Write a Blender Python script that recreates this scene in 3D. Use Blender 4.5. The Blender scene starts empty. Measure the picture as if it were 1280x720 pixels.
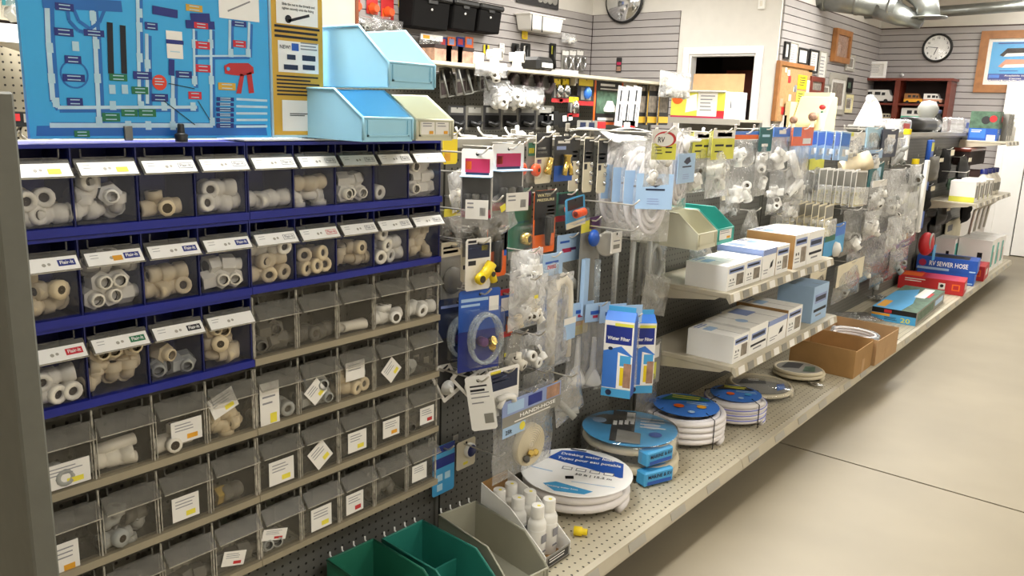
import bpy, bmesh, math, random
from mathutils import Matrix, Vector, noise
random.seed(11)
S = bpy.context.scene
COL = S.collection

# ---------------------------------------------------------------- camera
cam_data = bpy.data.cameras.new('camera')
cam_data.sensor_width = 36.0
cam_data.lens = 28.41
cam_data.clip_start = 0.05
cam = bpy.data.objects.new('camera', cam_data)
COL.objects.link(cam)
cam.matrix_world = Matrix(((0.773746, -0.162514, 0.612296, 1.69),
                           (0.632575, 0.146095, -0.760596, 0.0),
                           (0.034154, 0.975831, 0.215842, 1.515),
                           (0, 0, 0, 1)))
S.camera = cam

# ---------------------------------------------------------------- world, exposure
W = bpy.data.worlds.new('world')
W.use_nodes = True
W.node_tree.nodes['Background'].inputs['Color'].default_value = (1.0, 0.98, 0.95, 1)
W.node_tree.nodes['Background'].inputs['Strength'].default_value = 0.10
S.world = W
S.view_settings.view_transform = 'Standard'
S.view_settings.look = 'None'
S.view_settings.gamma = 1.0
S.view_settings.use_curve_mapping = False
S.view_settings.exposure = 0.38

# ceiling lamps: rows of fluorescent troffers plus one added for the clock wall (x, y, watts); the fixtures themselves are built with the ceiling
LAMPS = [(-0.10, 1.05, 76), (-0.25, 3.5, 88), (-0.25, 6.0, 70), (-0.25, 8.5, 62),
         (-2.6, 1.6, 26), (-2.6, 4.1, 26), (-2.6, 6.6, 24),
         (2.9, 0.4, 26), (3.1, 3.2, 22), (3.1, 5.9, 20), (3.1, 8.6, 24), (0.5, 10.3, 26)]  # last entry is an unseen lamp added to brighten the clock wall
CEIL = 3.05
for i, (lx, ly, lw) in enumerate(LAMPS):
    ld = bpy.data.lights.new('troffer_light', 'AREA')
    ld.shape = 'RECTANGLE'; ld.size = 0.5; ld.size_y = 1.15
    ld.energy = lw; ld.color = (1.0, 0.985, 0.945)
    lo = bpy.data.objects.new('troffer_light', ld)
    lo.location = (lx, ly, CEIL - 0.10)
    COL.objects.link(lo)

# ---------------------------------------------------------------- materials (all procedural)
def lin(c):
    if isinstance(c, str):
        c = tuple(int(c[i:i + 2], 16) / 255 for i in (0, 2, 4))
    return tuple(((v + 0.055) / 1.055) ** 2.4 if v > 0.04045 else v / 12.92 for v in c)

M = {}
def pm(name, col, rough=0.5, metal=0.0, var=0.10, scale=9.0, bump=0.0, spec=0.5, coat=0.0):
    m = bpy.data.materials.new(name); m.use_nodes = True
    nt = m.node_tree; b = nt.nodes['Principled BSDF']
    c = lin(col)
    b.inputs['Roughness'].default_value = rough
    b.inputs['Metallic'].default_value = metal
    b.inputs['Specular IOR Level'].default_value = spec
    b.inputs['Coat Weight'].default_value = coat
    tc = nt.nodes.new('ShaderNodeTexCoord')
    nz = nt.nodes.new('ShaderNodeTexNoise'); nz.inputs['Scale'].default_value = scale
    nz.inputs['Detail'].default_value = 3.0
    nt.links.new(tc.outputs['Object'], nz.inputs['Vector'])
    r = nt.nodes.new('ShaderNodeValToRGB')
    r.color_ramp.elements[0].position = 0.25; r.color_ramp.elements[1].position = 0.75
    r.color_ramp.elements[0].color = tuple(v * (1 - var) for v in c) + (1,)
    r.color_ramp.elements[1].color = tuple(min(1, v * (1 + var)) for v in c) + (1,)
    nt.links.new(nz.outputs['Fac'], r.inputs['Fac'])
    nt.links.new(r.outputs['Color'], b.inputs['Base Color'])
    if bump:
        bp = nt.nodes.new('ShaderNodeBump'); bp.inputs['Strength'].default_value = bump
        bp.inputs['Distance'].default_value = 0.004
        nt.links.new(nz.outputs['Fac'], bp.inputs['Height'])
        nt.links.new(bp.outputs['Normal'], b.inputs['Normal'])
    M[name] = m
    return m

def clearmat(name, col, opacity, rough=0.12, gloss=1.0, crinkle=0.0, scale=30.0):
    """thin clear plastic: transparent film with some body colour and a surface reflection"""
    m = bpy.data.materials.new(name); m.use_nodes = True
    nt = m.node_tree; nt.nodes.clear()
    out = nt.nodes.new('ShaderNodeOutputMaterial')
    tr = nt.nodes.new('ShaderNodeBsdfTransparent'); tr.inputs['Color'].default_value = tuple(0.93 + 0.07 * v for v in lin(col)) + (1,)
    df = nt.nodes.new('ShaderNodeBsdfDiffuse'); df.inputs['Color'].default_value = lin(col) + (1,)
    gl = nt.nodes.new('ShaderNodeBsdfGlossy'); gl.inputs['Roughness'].default_value = rough
    fr = nt.nodes.new('ShaderNodeLayerWeight'); fr.inputs['Blend'].default_value = 0.5
    pw = nt.nodes.new('ShaderNodeMath'); pw.operation = 'POWER'; pw.inputs[1].default_value = 4.5
    ma = nt.nodes.new('ShaderNodeMath'); ma.operation = 'MULTIPLY_ADD'; ma.inputs[1].default_value = 0.7; ma.inputs[2].default_value = 0.035
    nt.links.new(fr.outputs['Facing'], pw.inputs[0]); nt.links.new(pw.outputs[0], ma.inputs[0])
    mx = nt.nodes.new('ShaderNodeMixShader'); mx2 = nt.nodes.new('ShaderNodeMixShader')
    tc = nt.nodes.new('ShaderNodeTexCoord')
    nz = nt.nodes.new('ShaderNodeTexNoise'); nz.inputs['Scale'].default_value = scale; nz.inputs['Detail'].default_value = 4
    nz.inputs['Distortion'].default_value = 1.2
    nt.links.new(tc.outputs['Object'], nz.inputs['Vector'])
    mr = nt.nodes.new('ShaderNodeMapRange')
    mr.inputs['From Min'].default_value = 0.3; mr.inputs['From Max'].default_value = 0.7
    mr.inputs['To Min'].default_value = opacity * 0.5; mr.inputs['To Max'].default_value = min(1, opacity * 1.5)
    nt.links.new(nz.outputs['Fac'], mr.inputs['Value'])
    nt.links.new(mr.outputs['Result'], mx.inputs['Fac'])
    nt.links.new(tr.outputs[0], mx.inputs[1]); nt.links.new(df.outputs[0], mx.inputs[2])
    if crinkle:
        bp = nt.nodes.new('ShaderNodeBump'); bp.inputs['Strength'].default_value = crinkle; bp.inputs['Distance'].default_value = 0.01
        nt.links.new(nz.outputs['Fac'], bp.inputs['Height'])
        for n in (gl, fr, df): nt.links.new(bp.outputs['Normal'], n.inputs['Normal'])
    mm = nt.nodes.new('ShaderNodeMath'); mm.operation = 'MULTIPLY'; mm.inputs[1].default_value = gloss
    nt.links.new(ma.outputs[0], mm.inputs[0]); nt.links.new(mm.outputs[0], mx2.inputs['Fac'])
    nt.links.new(mx.outputs[0], mx2.inputs[1]); nt.links.new(gl.outputs[0], mx2.inputs[2])
    nt.links.new(mx2.outputs[0], out.inputs['Surface'])
    M[name] = m
    return m

def pegmat(name, col, hole, pitch=0.0254, rad=0.16, axes='YZ', rough=0.5, var=0.12):
    """painted steel or hardboard punched with a regular grid of holes"""
    m = pm(name, col, rough, 0, var, 3.0)
    nt = m.node_tree; b = nt.nodes['Principled BSDF']; ramp = [n for n in nt.nodes if n.type == 'VALTORGB'][0]
    g = nt.nodes.new('ShaderNodeNewGeometry'); sp = nt.nodes.new('ShaderNodeSeparateXYZ')
    nt.links.new(g.outputs['Position'], sp.inputs[0])
    sq = []
    for a in axes:
        d = nt.nodes.new('ShaderNodeMath'); d.operation = 'DIVIDE'; d.inputs[1].default_value = pitch
        fr = nt.nodes.new('ShaderNodeMath'); fr.operation = 'FRACT'
        sb = nt.nodes.new('ShaderNodeMath'); sb.operation = 'SUBTRACT'; sb.inputs[1].default_value = 0.5
        mu = nt.nodes.new('ShaderNodeMath'); mu.operation = 'MULTIPLY'
        nt.links.new(sp.outputs[a], d.inputs[0]); nt.links.new(d.outputs[0], fr.inputs[0]); nt.links.new(fr.outputs[0], sb.inputs[0])
        nt.links.new(sb.outputs[0], mu.inputs[0]); nt.links.new(sb.outputs[0], mu.inputs[1]); sq.append(mu)
    ad = nt.nodes.new('ShaderNodeMath'); nt.links.new(sq[0].outputs[0], ad.inputs[0]); nt.links.new(sq[1].outputs[0], ad.inputs[1])
    lt = nt.nodes.new('ShaderNodeMath'); lt.operation = 'LESS_THAN'; lt.inputs[1].default_value = rad * rad
    nt.links.new(ad.outputs[0], lt.inputs[0])
    mx = nt.nodes.new('ShaderNodeMix'); mx.data_type = 'RGBA'
    nt.links.new(lt.outputs[0], mx.inputs[0]); nt.links.new(ramp.outputs['Color'], mx.inputs[6])
    mx.inputs[7].default_value = lin(hole) + (1,)
    nt.links.new(mx.outputs[2], b.inputs['Base Color'])
    return m

def emit(name, col, strength):
    m = bpy.data.materials.new(name); m.use_nodes = True
    b = m.node_tree.nodes['Principled BSDF']
    b.inputs['Base Color'].default_value = (1, 1, 1, 1)
    b.inputs['Emission Color'].default_value = lin(col) + (1,)
    b.inputs['Emission Strength'].default_value = strength
    M[name] = m

pm('floor_concrete', '877d69', 0.5, var=0.13, scale=1.7, bump=0.05)
pm('joint_dark', '3a3630', 0.9)
pm('wall_white', 'dedad2', 0.8, var=0.03)
pm('wall_cream', 'd8cbbb', 0.8, var=0.03)
pm('ceiling_white', 'ece9e2', 0.9, var=0.02)
pm('slat_grey', 'a8a3a1', 0.65, var=0.05, scale=5)
pm('groove', '43302d', 0.8)
pegmat('peg_grey', '6c6b65', '15140f', rad=0.15)
pegmat('peg_beige', 'b3aa94', '2a2620', rad=0.15)
pegmat('deck_perf', 'bdb49d', '3a352a', pitch=0.03, rad=0.13, axes='XY', var=0.06)
pm('steel_beige', 'beb5a0', 0.45, var=0.06)
pm('steel_grey', '6b6a63', 0.5, var=0.08)
pm('panel_olive', '66665d', 0.6, var=0.06, scale=30, bump=0.05)
pm('rail_grey', 'aeaaa0', 0.4, var=0.05)
pm('dark', '17150f', 0.8)
pm('black', '141414', 0.45)
pm('black_soft', '141313', 0.85, spec=0.2)
pm('blue_plastic', '16238c', 0.35, var=0.15)
pm('blue_dark', '101a5c', 0.4, var=0.15)
pm('cab_beige', '9c927c', 0.45, var=0.08)
pm('white', 'fbfaf7', 0.5, var=0.02)
pm('paper', 'efece6', 0.8, var=0.03, scale=20)
pm('paper_cream', 'e4dbc2', 0.8, var=0.05)
pm('ink', '2c2c33', 0.8)
pm('ink_grey', '8d8d93', 0.8)
pm('white_plastic', 'f0eee8', 0.35, var=0.04)
pm('white_warm', 'e6dfd0', 0.4, var=0.05)
pm('cream_fit', 'd9c8a6', 0.45, var=0.10, scale=20)
pm('ivory_fit', 'e8e2d4', 0.45, var=0.06, scale=20)
pm('grey_fit', 'a3a49f', 0.45, var=0.10)
pm('dkgrey_fit', '5d5a52', 0.5, var=0.12)
pm('bore', '4a4236', 0.9)
pm('yellow', 'f0d21c', 0.4, var=0.05)
pm('sticker', 'efe04a', 0.6, var=0.05)
pm('sticker_orange', 'e7a62c', 0.6)
pm('poster_blue', '3bb2f4', 0.35, var=0.06, scale=4)
pm('poster_deep', '1f6fc4', 0.4)
pm('poster_pipe', 'bfe0f7', 0.4, var=0.12, scale=25)
pm('poster_navy', '1d2f86', 0.5)
pm('poster_green', '1f7a52', 0.5)
pm('poster_red', 'd42a3c', 0.5)
pm('poster_orange', 'e8452f', 0.5)
pm('mustard', 'dcae3c', 0.5, var=0.05)
pm('pale_blue', 'b7ddf2', 0.4, var=0.04)
pm('bin_blue', 'a2d9f2', 0.4, var=0.04)
pm('bin_cream', 'd3d0b8', 0.45, var=0.04)
pm('bin_green', '2d7a62', 0.4, var=0.08)
pm('bin_green2', '2f8577', 0.4, var=0.08)
pm('bin_grey', 'a8a695', 0.45, var=0.05)
pm('bin_teal', '4fb5aa', 0.4, var=0.05)
pm('red', 'c22a2e', 0.45)
pm('orange', 'ee6a1e', 0.45)
pm('fluor', 'fb5a24', 0.4)
pm('magenta', 'b3274f', 0.5)
pm('green_card', '35705a', 0.5, var=0.2)
pm('navy', '1c2746', 0.45)
pm('blue', '2457b4', 0.4)
pm('blue_mid', '3d7bd6', 0.4, var=0.06)
pm('sky', '4aa6dd', 0.4, var=0.08)
pm('ltblue', 'a9c8ea', 0.45, var=0.06)
pm('lavender', '8fa0d0', 0.5)
pm('teal', '1f6468', 0.5)
pm('lime', 'dedb52', 0.5)
pm('purple', '5a2a6a', 0.5)
pm('card_grey', '8f8d86', 0.6)
pm('card_dark', '2b2a2b', 0.5)
pm('brown_board', 'a6804f', 0.8, var=0.08, scale=14)
pm('brown_board_lt', 'b8946a', 0.8, var=0.08, scale=14)
pm('wood_red', '6e2c1d', 0.35, var=0.2, scale=12)
pm('wood_oak', 'a06a38', 0.4, var=0.2, scale=14)
pm('cork', 'b08b5e', 0.9, var=0.15, scale=40)
pm('hose_white', 'ece7e6', 0.35, var=0.03)
pm('hose_cream', 'd8cdb2', 0.4, var=0.05)
pm('hose_lilac', '7f86d8', 0.4)
pm('brass', 'e6c66e', 0.22, metal=0.8, var=0.08)
pm('chrome', 'd8dadc', 0.12, metal=1.0, var=0.02)
pm('galv', '7f817d', 0.36, metal=0.8, var=0.12, scale=14)
pm('wire', 'cfcac0', 0.3, metal=0.5)
pm('copper', '8a5138', 0.35, metal=0.6)
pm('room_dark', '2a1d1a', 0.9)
pm('photo_tone', '8d8377', 0.6, var=0.5, scale=30)
pm('photo_warm', 'a5806a', 0.6, var=0.5, scale=30)
pm('photo_green', '4d6a55', 0.5, var=0.5, scale=25)
pm('skin_tone', 'd79a7c', 0.6)
pm('mint', '62c7a4', 0.4)
pm('pale_yellow', 'e9dfae', 0.6, var=0.06)
clearmat('clear_bin', 'cfc8b8', 0.030, 0.10, 0.8)
clearmat('clear_handle', '8f8d86', 0.26, 0.2, 0.9)
clearmat('clear_edge', 'd6d0c2', 0.6, 0.15, 1.0)
clearmat('clear_blue', '8088a8', 0.025, 0.10, 0.7)
clearmat('film', 'f8f8f8', 0.13, 0.09, 3.0, crinkle=0.9, scale=26)
clearmat('film_white', 'fbfbfb', 0.34, 0.12, 2.5, crinkle=0.9, scale=24)
clearmat('film_grey', 'b9b7ae', 0.24, 0.10, 2.6, crinkle=0.9, scale=28)
clearmat('blister_clear', 'eef2f4', 0.035, 0.06, 1.2)
clearmat('tubing', 'cfdbe2', 0.30, 0.08, 1.2)
clearmat('glass', 'ffffff', 0.03, 0.03, 0.6)
emit('tube_glow', 'fff4e0', 9.0)

# ---------------------------------------------------------------- mesh building helpers
_TXT = {}
def text_mesh(s):
    if s not in _TXT:
        cu = bpy.data.curves.new('lettering', 'FONT'); cu.body = s; cu.resolution_u = 2; cu.offset = 0.018
        o = bpy.data.objects.new('lettering', cu); COL.objects.link(o)
        bpy.context.view_layer.update()
        ev = o.evaluated_get(bpy.context.evaluated_depsgraph_get()); me = ev.to_mesh()
        vs = [tuple(v.co) for v in me.vertices]; fs = [tuple(p.vertices) for p in me.polygons]
        ev.to_mesh_clear(); bpy.data.objects.remove(o); bpy.data.curves.remove(cu)
        w = max([v[0] for v in vs] or [1])
        _TXT[s] = (vs, fs, w)
    return _TXT[s]

class Frame:
    """a flat face in 3D: origin, right and up directions; print is laid out in metres on it"""
    def __init__(s, o, u, v):
        s.o = Vector(o); s.u = Vector(u).normalized(); s.v = Vector(v).normalized(); s.n = s.u.cross(s.v)
    def p(s, a, b, l=0.0): return tuple(s.o + s.u * a + s.v * b + s.n * l)

class MB:
    def __init__(s): s.v = []; s.f = []; s.m = []; s.s = []; s.mats = []
    def mi(s, m):
        if m not in s.mats: s.mats.append(m)
        return s.mats.index(m)
    def add(s, vs, fs, m, T=None, smooth=False):
        k = len(s.v); i = s.mi(m)
        s.v += [tuple(T @ Vector(p)) for p in vs] if T is not None else [tuple(p) for p in vs]
        for f in fs: s.f.append(tuple(k + a for a in f)); s.m.append(i); s.s.append(smooth)
        return s
    def box(s, x0, x1, y0, y1, z0, z1, m, T=None, skip=()):
        vs = [(x0, y0, z0), (x1, y0, z0), (x1, y1, z0), (x0, y1, z0), (x0, y0, z1), (x1, y0, z1), (x1, y1, z1), (x0, y1, z1)]
        fs = {'-z': (0, 3, 2, 1), '+z': (4, 5, 6, 7), '-y': (0, 1, 5, 4), '+x': (1, 2, 6, 5), '+y': (2, 3, 7, 6), '-x': (3, 0, 4, 7)}
        return s.add(vs, [f for k, f in fs.items() if k not in skip], m, T)
    def prism(s, poly, a0, a1, axis, m, T=None):
        """poly: 2D outline; axis x: poly is (y,z); axis y: poly is (x,z); axis z: poly is (x,y)"""
        def pt(p, a): return {'x': (a, p[0], p[1]), 'y': (p[0], a, p[1]), 'z': (p[0], p[1], a)}[axis]
        n = len(poly); vs = [pt(p, a0) for p in poly] + [pt(p, a1) for p in poly]
        ar = sum(poly[i][0] * poly[(i + 1) % n][1] - poly[(i + 1) % n][0] * poly[i][1] for i in range(n))
        fl = (ar < 0) ^ (axis == 'y') ^ (a1 < a0)
        fs = [tuple(range(n))[::-1], tuple(range(n, 2 * n))] + [(i, (i + 1) % n, n + (i + 1) % n, n + i) for i in range(n)]
        if fl: fs = [f[::-1] for f in fs]
        return s.add(vs, fs, m, T)
    def lathe(s, prof, m, n=14, T=None, smooth=True):
        vs = []; fs = []
        for r, z in prof:
            for i in range(n):
                a = 2 * math.pi * i / n; vs.append((r * math.cos(a), r * math.sin(a), z))
        for j in range(len(prof) - 1):
            for i in range(n):
                k = (i + 1) % n; fs.append((j * n + i, j * n + k, (j + 1) * n + k, (j + 1) * n + i))
        s.add(vs, fs, m, T, smooth)
        (ra, za), (rb, zb) = prof[0], prof[1]; (rc, zc), (rd, zd) = prof[-2], prof[-1]
        if ra > 1e-3 and not (zb < za or (zb == za and rb > ra)): s.add([vs[i] for i in range(n)], [tuple(range(n))[::-1]], m, T)
        if rd > 1e-3 and not (zd < zc or (zd == zc and rd < rc)): s.add(vs[-n:], [tuple(range(n))], m, T)
        return s
    def tube(s, pts, r, m, n=8, closed=False, T=None, caps=True):
        pts = [Vector(p) for p in pts]; N = len(pts); rr = r if isinstance(r, (list, tuple)) else [r] * N
        vs = []; fs = []; up = None
        for i, p in enumerate(pts):
            a = pts[(i - 1) % N] if (closed or i > 0) else p
            b = pts[(i + 1) % N] if (closed or i < N - 1) else p
            t = (b - a).normalized()
            if up is None:
                up = Vector((0, 0, 1)) if abs(t.z) < 0.9 else Vector((1, 0, 0))
            up = (up - t * up.dot(t)); up = up.normalized() if up.length > 1e-6 else Vector((1, 0, 0))
            w = t.cross(up)
            for k in range(n):
                q = 2 * math.pi * k / n; vs.append(tuple(p + (up * math.cos(q) + w * math.sin(q)) * rr[i]))
        for i in range(N if closed else N - 1):
            j = (i + 1) % N
            for k in range(n):
                l = (k + 1) % n; fs.append((i * n + k, i * n + l, j * n + l, j * n + k))
        if caps and not closed: fs += [tuple(range(n))[::-1], tuple(range((N - 1) * n, N * n))]
        return s.add(vs, fs, m, T, True)
    def ball(s, c, r, m, n=12, T=None, sq=(1, 1, 1)):
        vs = []; fs = []; h = n // 2
        for j in range(h + 1):
            a = math.pi * j / h - math.pi / 2
            for i in range(n):
                b = 2 * math.pi * i / n
                vs.append((c[0] + r * sq[0] * math.cos(a) * math.cos(b), c[1] + r * sq[1] * math.cos(a) * math.sin(b), c[2] + r * sq[2] * math.sin(a)))
        for j in range(h):
            for i in range(n):
                k = (i + 1) % n; fs.append((j * n + i, j * n + k, (j + 1) * n + k, (j + 1) * n + i))
        return s.add(vs, fs, m, T, True)
    # --- flat print on a Frame
    def rect(s, F, u0, v0, u1, v1, m, l=0.0006):
        return s.add([F.p(u0, v0, l), F.p(u1, v0, l), F.p(u1, v1, l), F.p(u0, v1, l)], [(0, 1, 2, 3)], m)
    def poly(s, F, pts, m, l=0.0008):
        return s.add([F.p(a, b, l) for a, b in pts], [tuple(range(len(pts)))], m)
    def disc(s, F, u, v, r, m, l=0.0008, n=20, ry=None):
        return s.poly(F, [(u + r * math.cos(2 * math.pi * i / n), v + (ry or r) * math.sin(2 * math.pi * i / n)) for i in range(n)], m, l)
    def line(s, F, u0, v0, u1, v1, w, m, l=0.0009):
        d = Vector((u1 - u0, v1 - v0)); d.normalize(); q = Vector((-d.y, d.x)) * w / 2
        return s.poly(F, [(u0 - q.x, v0 - q.y), (u1 - q.x, v1 - q.y), (u1 + q.x, v1 + q.y), (u0 + q.x, v0 + q.y)], m, l)
    def text(s, F, string, u, v, size, m, l=0.0014, width=None, center=False):
        vs, fs, w = text_mesh(string)
        sx = size if width is None else width / w
        off = -w * sx / 2 if center else 0
        return s.add([F.p(u + off + p[0] * sx, v + p[1] * size, l) for p in vs], fs, m)
    def lines(s, F, u0, v0, u1, v1, n, m, fill=0.45, rag=0.3, l=0.0009):
        """rows of fine print too small to read"""
        h = (v1 - v0) / n
        for i in range(n):
            e = u1 - (u1 - u0) * rag * random.random()
            s.rect(F, u0, v1 - h * (i + fill), e, v1 - h * i, m, l)
        return s
    def build(s, name, parent=None, loc=None, rot=None, bevel=0.0, seg=1):
        me = bpy.data.meshes.new(name); me.from_pydata(s.v, [], s.f)
        for m in s.mats: me.materials.append(M[m])
        for p, i, sm in zip(me.polygons, s.m, s.s): p.material_index = i; p.use_smooth = sm
        if bevel:
            bm = bmesh.new(); bm.from_mesh(me)
            bmesh.ops.remove_doubles(bm, verts=bm.verts, dist=1e-5)
            bmesh.ops.bevel(bm, geom=[e for e in bm.edges if len(e.link_faces) == 2 and e.calc_face_angle(0) > 0.5], offset=bevel, segments=seg, affect='EDGES', clamp_overlap=True)
            bm.to_mesh(me); bm.free()
        me.update()
        return mesh_obj(name, me, parent, loc, rot)

def mesh_obj(name, me, parent=None, loc=None, rot=None):
    o = bpy.data.objects.new(name, me); COL.objects.link(o)
    if parent is not None: o.parent = parent
    if loc is not None: o.location = loc
    if rot is not None: o.rotation_euler = rot
    return o
def tag(o, label=None, cat=None, group=None, kind=None):
    if label: o['label'] = label
    if cat: o['category'] = cat
    if group: o['group'] = group
    if kind: o['kind'] = kind
    return o
def thing(name, label, cat, loc=(0, 0, 0), rot=(0, 0, 0), group=None):
    o = bpy.data.objects.new(name, None); COL.objects.link(o)
    o.empty_display_size = 0.05
    o.location = loc; o.rotation_euler = rot
    return tag(o, label, cat, group)
def struct(o): o['kind'] = 'structure'; return o
def TR(x, y, z, rx=0, ry=0, rz=0):
    return Matrix.Translation((x, y, z)) @ Matrix.Rotation(rz, 4, 'Z') @ Matrix.Rotation(ry, 4, 'Y') @ Matrix.Rotation(rx, 4, 'X')
def copy_tree(o, parent=None):
    c = o.copy(); COL.objects.link(c)
    if parent is not None: c.parent = parent
    for ch in [q for q in o.children]: copy_tree(ch, c)
    return c
PI = math.pi
def FX(x, y0, z0): return Frame((x, y0, z0), (0, 1, 0), (0, 0, 1))      # face looking down the aisle side (+x)
def FY(y, x0, z0): return Frame((x0, y, z0), (1, 0, 0), (0, 0, 1))      # face looking to -y
def FZ(z, x1, y0): return Frame((x1, y0, z), (0, 1, 0), (-1, 0, 0))     # top face, read from the aisle

# ================================================================ THE SETTING
YB, YC, XL, XP = 8.0, 11.3, -3.72, -1.52      # back wall, clock wall, left slat wall, parallel wall
fl = MB().box(XL - 0.1, 5.1, -2.6, 12.6, -0.06, -0.012, 'joint_dark').build('floor')
struct(fl)
for y0, y1 in ((-2.6, 3.644), (3.656, 12.6)):
    MB().box(XL - 0.1, 5.1, y0, y1, -0.012, 0.0, 'floor_concrete').build('slab', fl)
struct(MB().box(XL - 0.1, 5.1, -2.6, 12.6, CEIL, CEIL + 0.08, 'ceiling_white').build('ceiling'))
struct(MB().box(5.0, 5.1, -2.6, 12.6, 0, CEIL, 'wall_white').build('wall_right'))
struct(MB().box(XL - 0.1, 5.1, -2.7, -2.6, 0, CEIL, 'wall_white').build('wall_front'))

def slats_x(wall, x, y0, y1, z0, z1, face=1):
    z = z0; me = None
    n = int(round((z1 - z0) / 0.0762))
    for i in range(n):
        if me is None:
            o = MB().box(0, 0.014 * face, y0, y1, 0.0, 0.0685, 'slat_grey').build('slat', wall); me = o.data
        else: o = mesh_obj('slat', me, wall)
        o.location = (x, 0, z0 + i * 0.0762)
def slats_y(wall, y, x0, x1, z0, z1):
    me = None
    for i in range(int(round((z1 - z0) / 0.0762))):
        if me is None:
            o = MB().box(x0, x1, -0.014, 0, 0.0, 0.0685, 'slat_grey').build('slat', wall); me = o.data
        else: o = mesh_obj('slat', me, wall)
        o.location = (0, y, z0 + i * 0.0762)

wl = MB().box(XL - 0.1, XL, -2.6, YB + 0.1, 0, CEIL, 'wall_white').box(XL, XL + 0.006, 2.6, YB, 0.9, 2.585, 'groove').build('wall_left')
struct(wl); slats_x(wl, XL + 0.006, 2.6, YB - 0.02, 0.91, 2.585)
# back wall with the convex mirror and the doorway
wb = MB()
DX0, DX1, DZ = -2.46, -1.73, 2.14
wb.box(XL, DX0, YB, YB + 0.12, 0, CEIL, 'wall_white').box(DX1, XP, YB, YB + 0.12, 0, CEIL, 'wall_white').box(DX0, DX1, YB, YB + 0.12, DZ, CEIL, 'wall_white')
wb.box(XL, -2.60, YB - 0.006, YB, 0.9, 2.585, 'groove')
wb = struct(wb.build('wall_back')); slats_y(wb, YB - 0.006, XL + 0.03, -2.60, 0.91, 2.585)
tr = MB()
for x0, x1, z0, z1 in ((DX0 - 0.07, DX0, 0, DZ + 0.07), (DX1, DX1 + 0.07, 0, DZ + 0.07), (DX0, DX1, DZ, DZ + 0.07)):
    tr.box(x0, x1, YB - 0.022, YB, z0, z1, 'white')
tr.box(DX0, DX0 + 0.02, YB, YB + 0.12, 0, DZ, 'white').box(DX1 - 0.02, DX1, YB, YB + 0.12, 0, DZ, 'white').box(DX0, DX1, YB, YB + 0.12, DZ - 0.02, DZ, 'white')
struct(tr.build('trim_1', bevel=0.003))
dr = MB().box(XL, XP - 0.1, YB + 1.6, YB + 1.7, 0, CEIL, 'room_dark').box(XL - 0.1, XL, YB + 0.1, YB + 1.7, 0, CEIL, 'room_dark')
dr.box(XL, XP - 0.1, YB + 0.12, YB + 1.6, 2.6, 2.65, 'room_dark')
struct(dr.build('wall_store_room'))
# parallel wall with the picture frames, clock wall
wp = MB().box(XP - 0.1, XP, YB + 0.12, YC + 0.1, 0, CEIL, 'wall_white').box(XP, XP + 0.006, YB + 0.04, YC, 0.9, 2.68, 'groove').build('wall_side')
struct(wp); slats_x(wp, XP + 0.006, YB + 0.03, YC - 0.02, 0.995, 2.675)
wc = MB().box(XP - 0.1, 5.0, YC, YC + 0.1, 0, CEIL, 'wall_white').box(XP, 0.9, YC - 0.006, YC, 0.9, 2.68, 'groove').build('wall_clock')
struct(wc); slats_y(wc, YC - 0.006, XP + 0.02, 0.9, 0.995, 2.675)
# white door at the far end of the aisle
d = MB().box(0.0, 0.075, YC - 0.10, YC - 0.014, 0, 2.02, 'white').box(0.075, 0.30, YC - 0.085, YC - 0.03, 0, 2.02, 'white')
d.box(0.312, 1.1, YC - 0.075, YC - 0.03, 0.012, 2.0, 'white').box(0.30, 1.1, YC - 0.03, YC - 0.015, 0, 2.02, 'dark')
d = struct(d.build('door_1', bevel=0.003))
MB().tube([(1.02, YC - 0.075, 1.0), (1.02, YC - 0.13, 1.0)], 0.012, 'chrome').ball((1.02, YC - 0.14, 1.0), 0.03, 'chrome').build('door_handle', d)

# ceiling lamps (fixtures round the area lights set at the top)
lamp0 = None
for lx, ly, lw in LAMPS:
    if lamp0 is None:
        lamp0 = thing('ceiling_lamp', 'fluorescent troffer lamp on the white ceiling', 'lamp', group='fluorescent ceiling lamps')
        MB().box(-0.28, 0.28, -0.6, 0.6, -0.035, 0, 'white').build('housing', lamp0, bevel=0.006)
        for sx in (-0.14, 0.14):
            MB().tube([(sx, -0.56, -0.055), (sx, 0.56, -0.055)], 0.016, 'tube_glow', 10).build('tube', lamp0)
        o = lamp0
    else: o = copy_tree(lamp0)
    o.location = (lx, ly, CEIL)

# ducts under the ceiling
dk = thing('ceiling_duct', 'galvanised round duct with an elbow hanging under the ceiling', 'duct')
a, b = Vector((-1.824, 9, 2.835)), Vector((-0.731, 9, 2.643))
MB().tube([a, b], 0.125, 'galv', 20).build('pipe', dk)
for k in range(3):
    c = a.lerp(b, 0.35 + 0.3 * k); dd = (b - a).normalized() * 0.014
    MB().tube([c - dd, c + dd], 0.131, 'galv', 20).build('seam_band', dk)
e0 = Vector((-0.634, 9, 2.812))
MB().tube([e0, Vector((-0.522, 9, 2.731)), Vector((-0.461, 9, 2.653)), Vector((-0.43, 9, 2.532))], 0.105, 'galv', 18).build('elbow', dk)
fz = Vector((-0.429, 9, 2.524))
MB().lathe([(0.105, 0), (0.165, 0.002), (0.165, 0.014), (0.105, 0.016)], 'galv', 22, TR(*fz)).build('flange', dk)
MB().tube([(-0.901, 9, 2.659), (-0.675, 9, 2.557), (-0.488, 9, 2.474)], [.125, .10, .05], 'galv', 20).build('reducer', dk)
for hx in (0.25, 0.8):
    c = a.lerp(b, hx); MB().tube([(c.x, c.y, c.z + 0.12), (c.x, c.y, CEIL)], 0.006, 'galv', 6).build('hanger', dk)
pk = thing('ceiling_pipe', 'thin grey vent pipe running across the clock wall', 'pipe')
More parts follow.
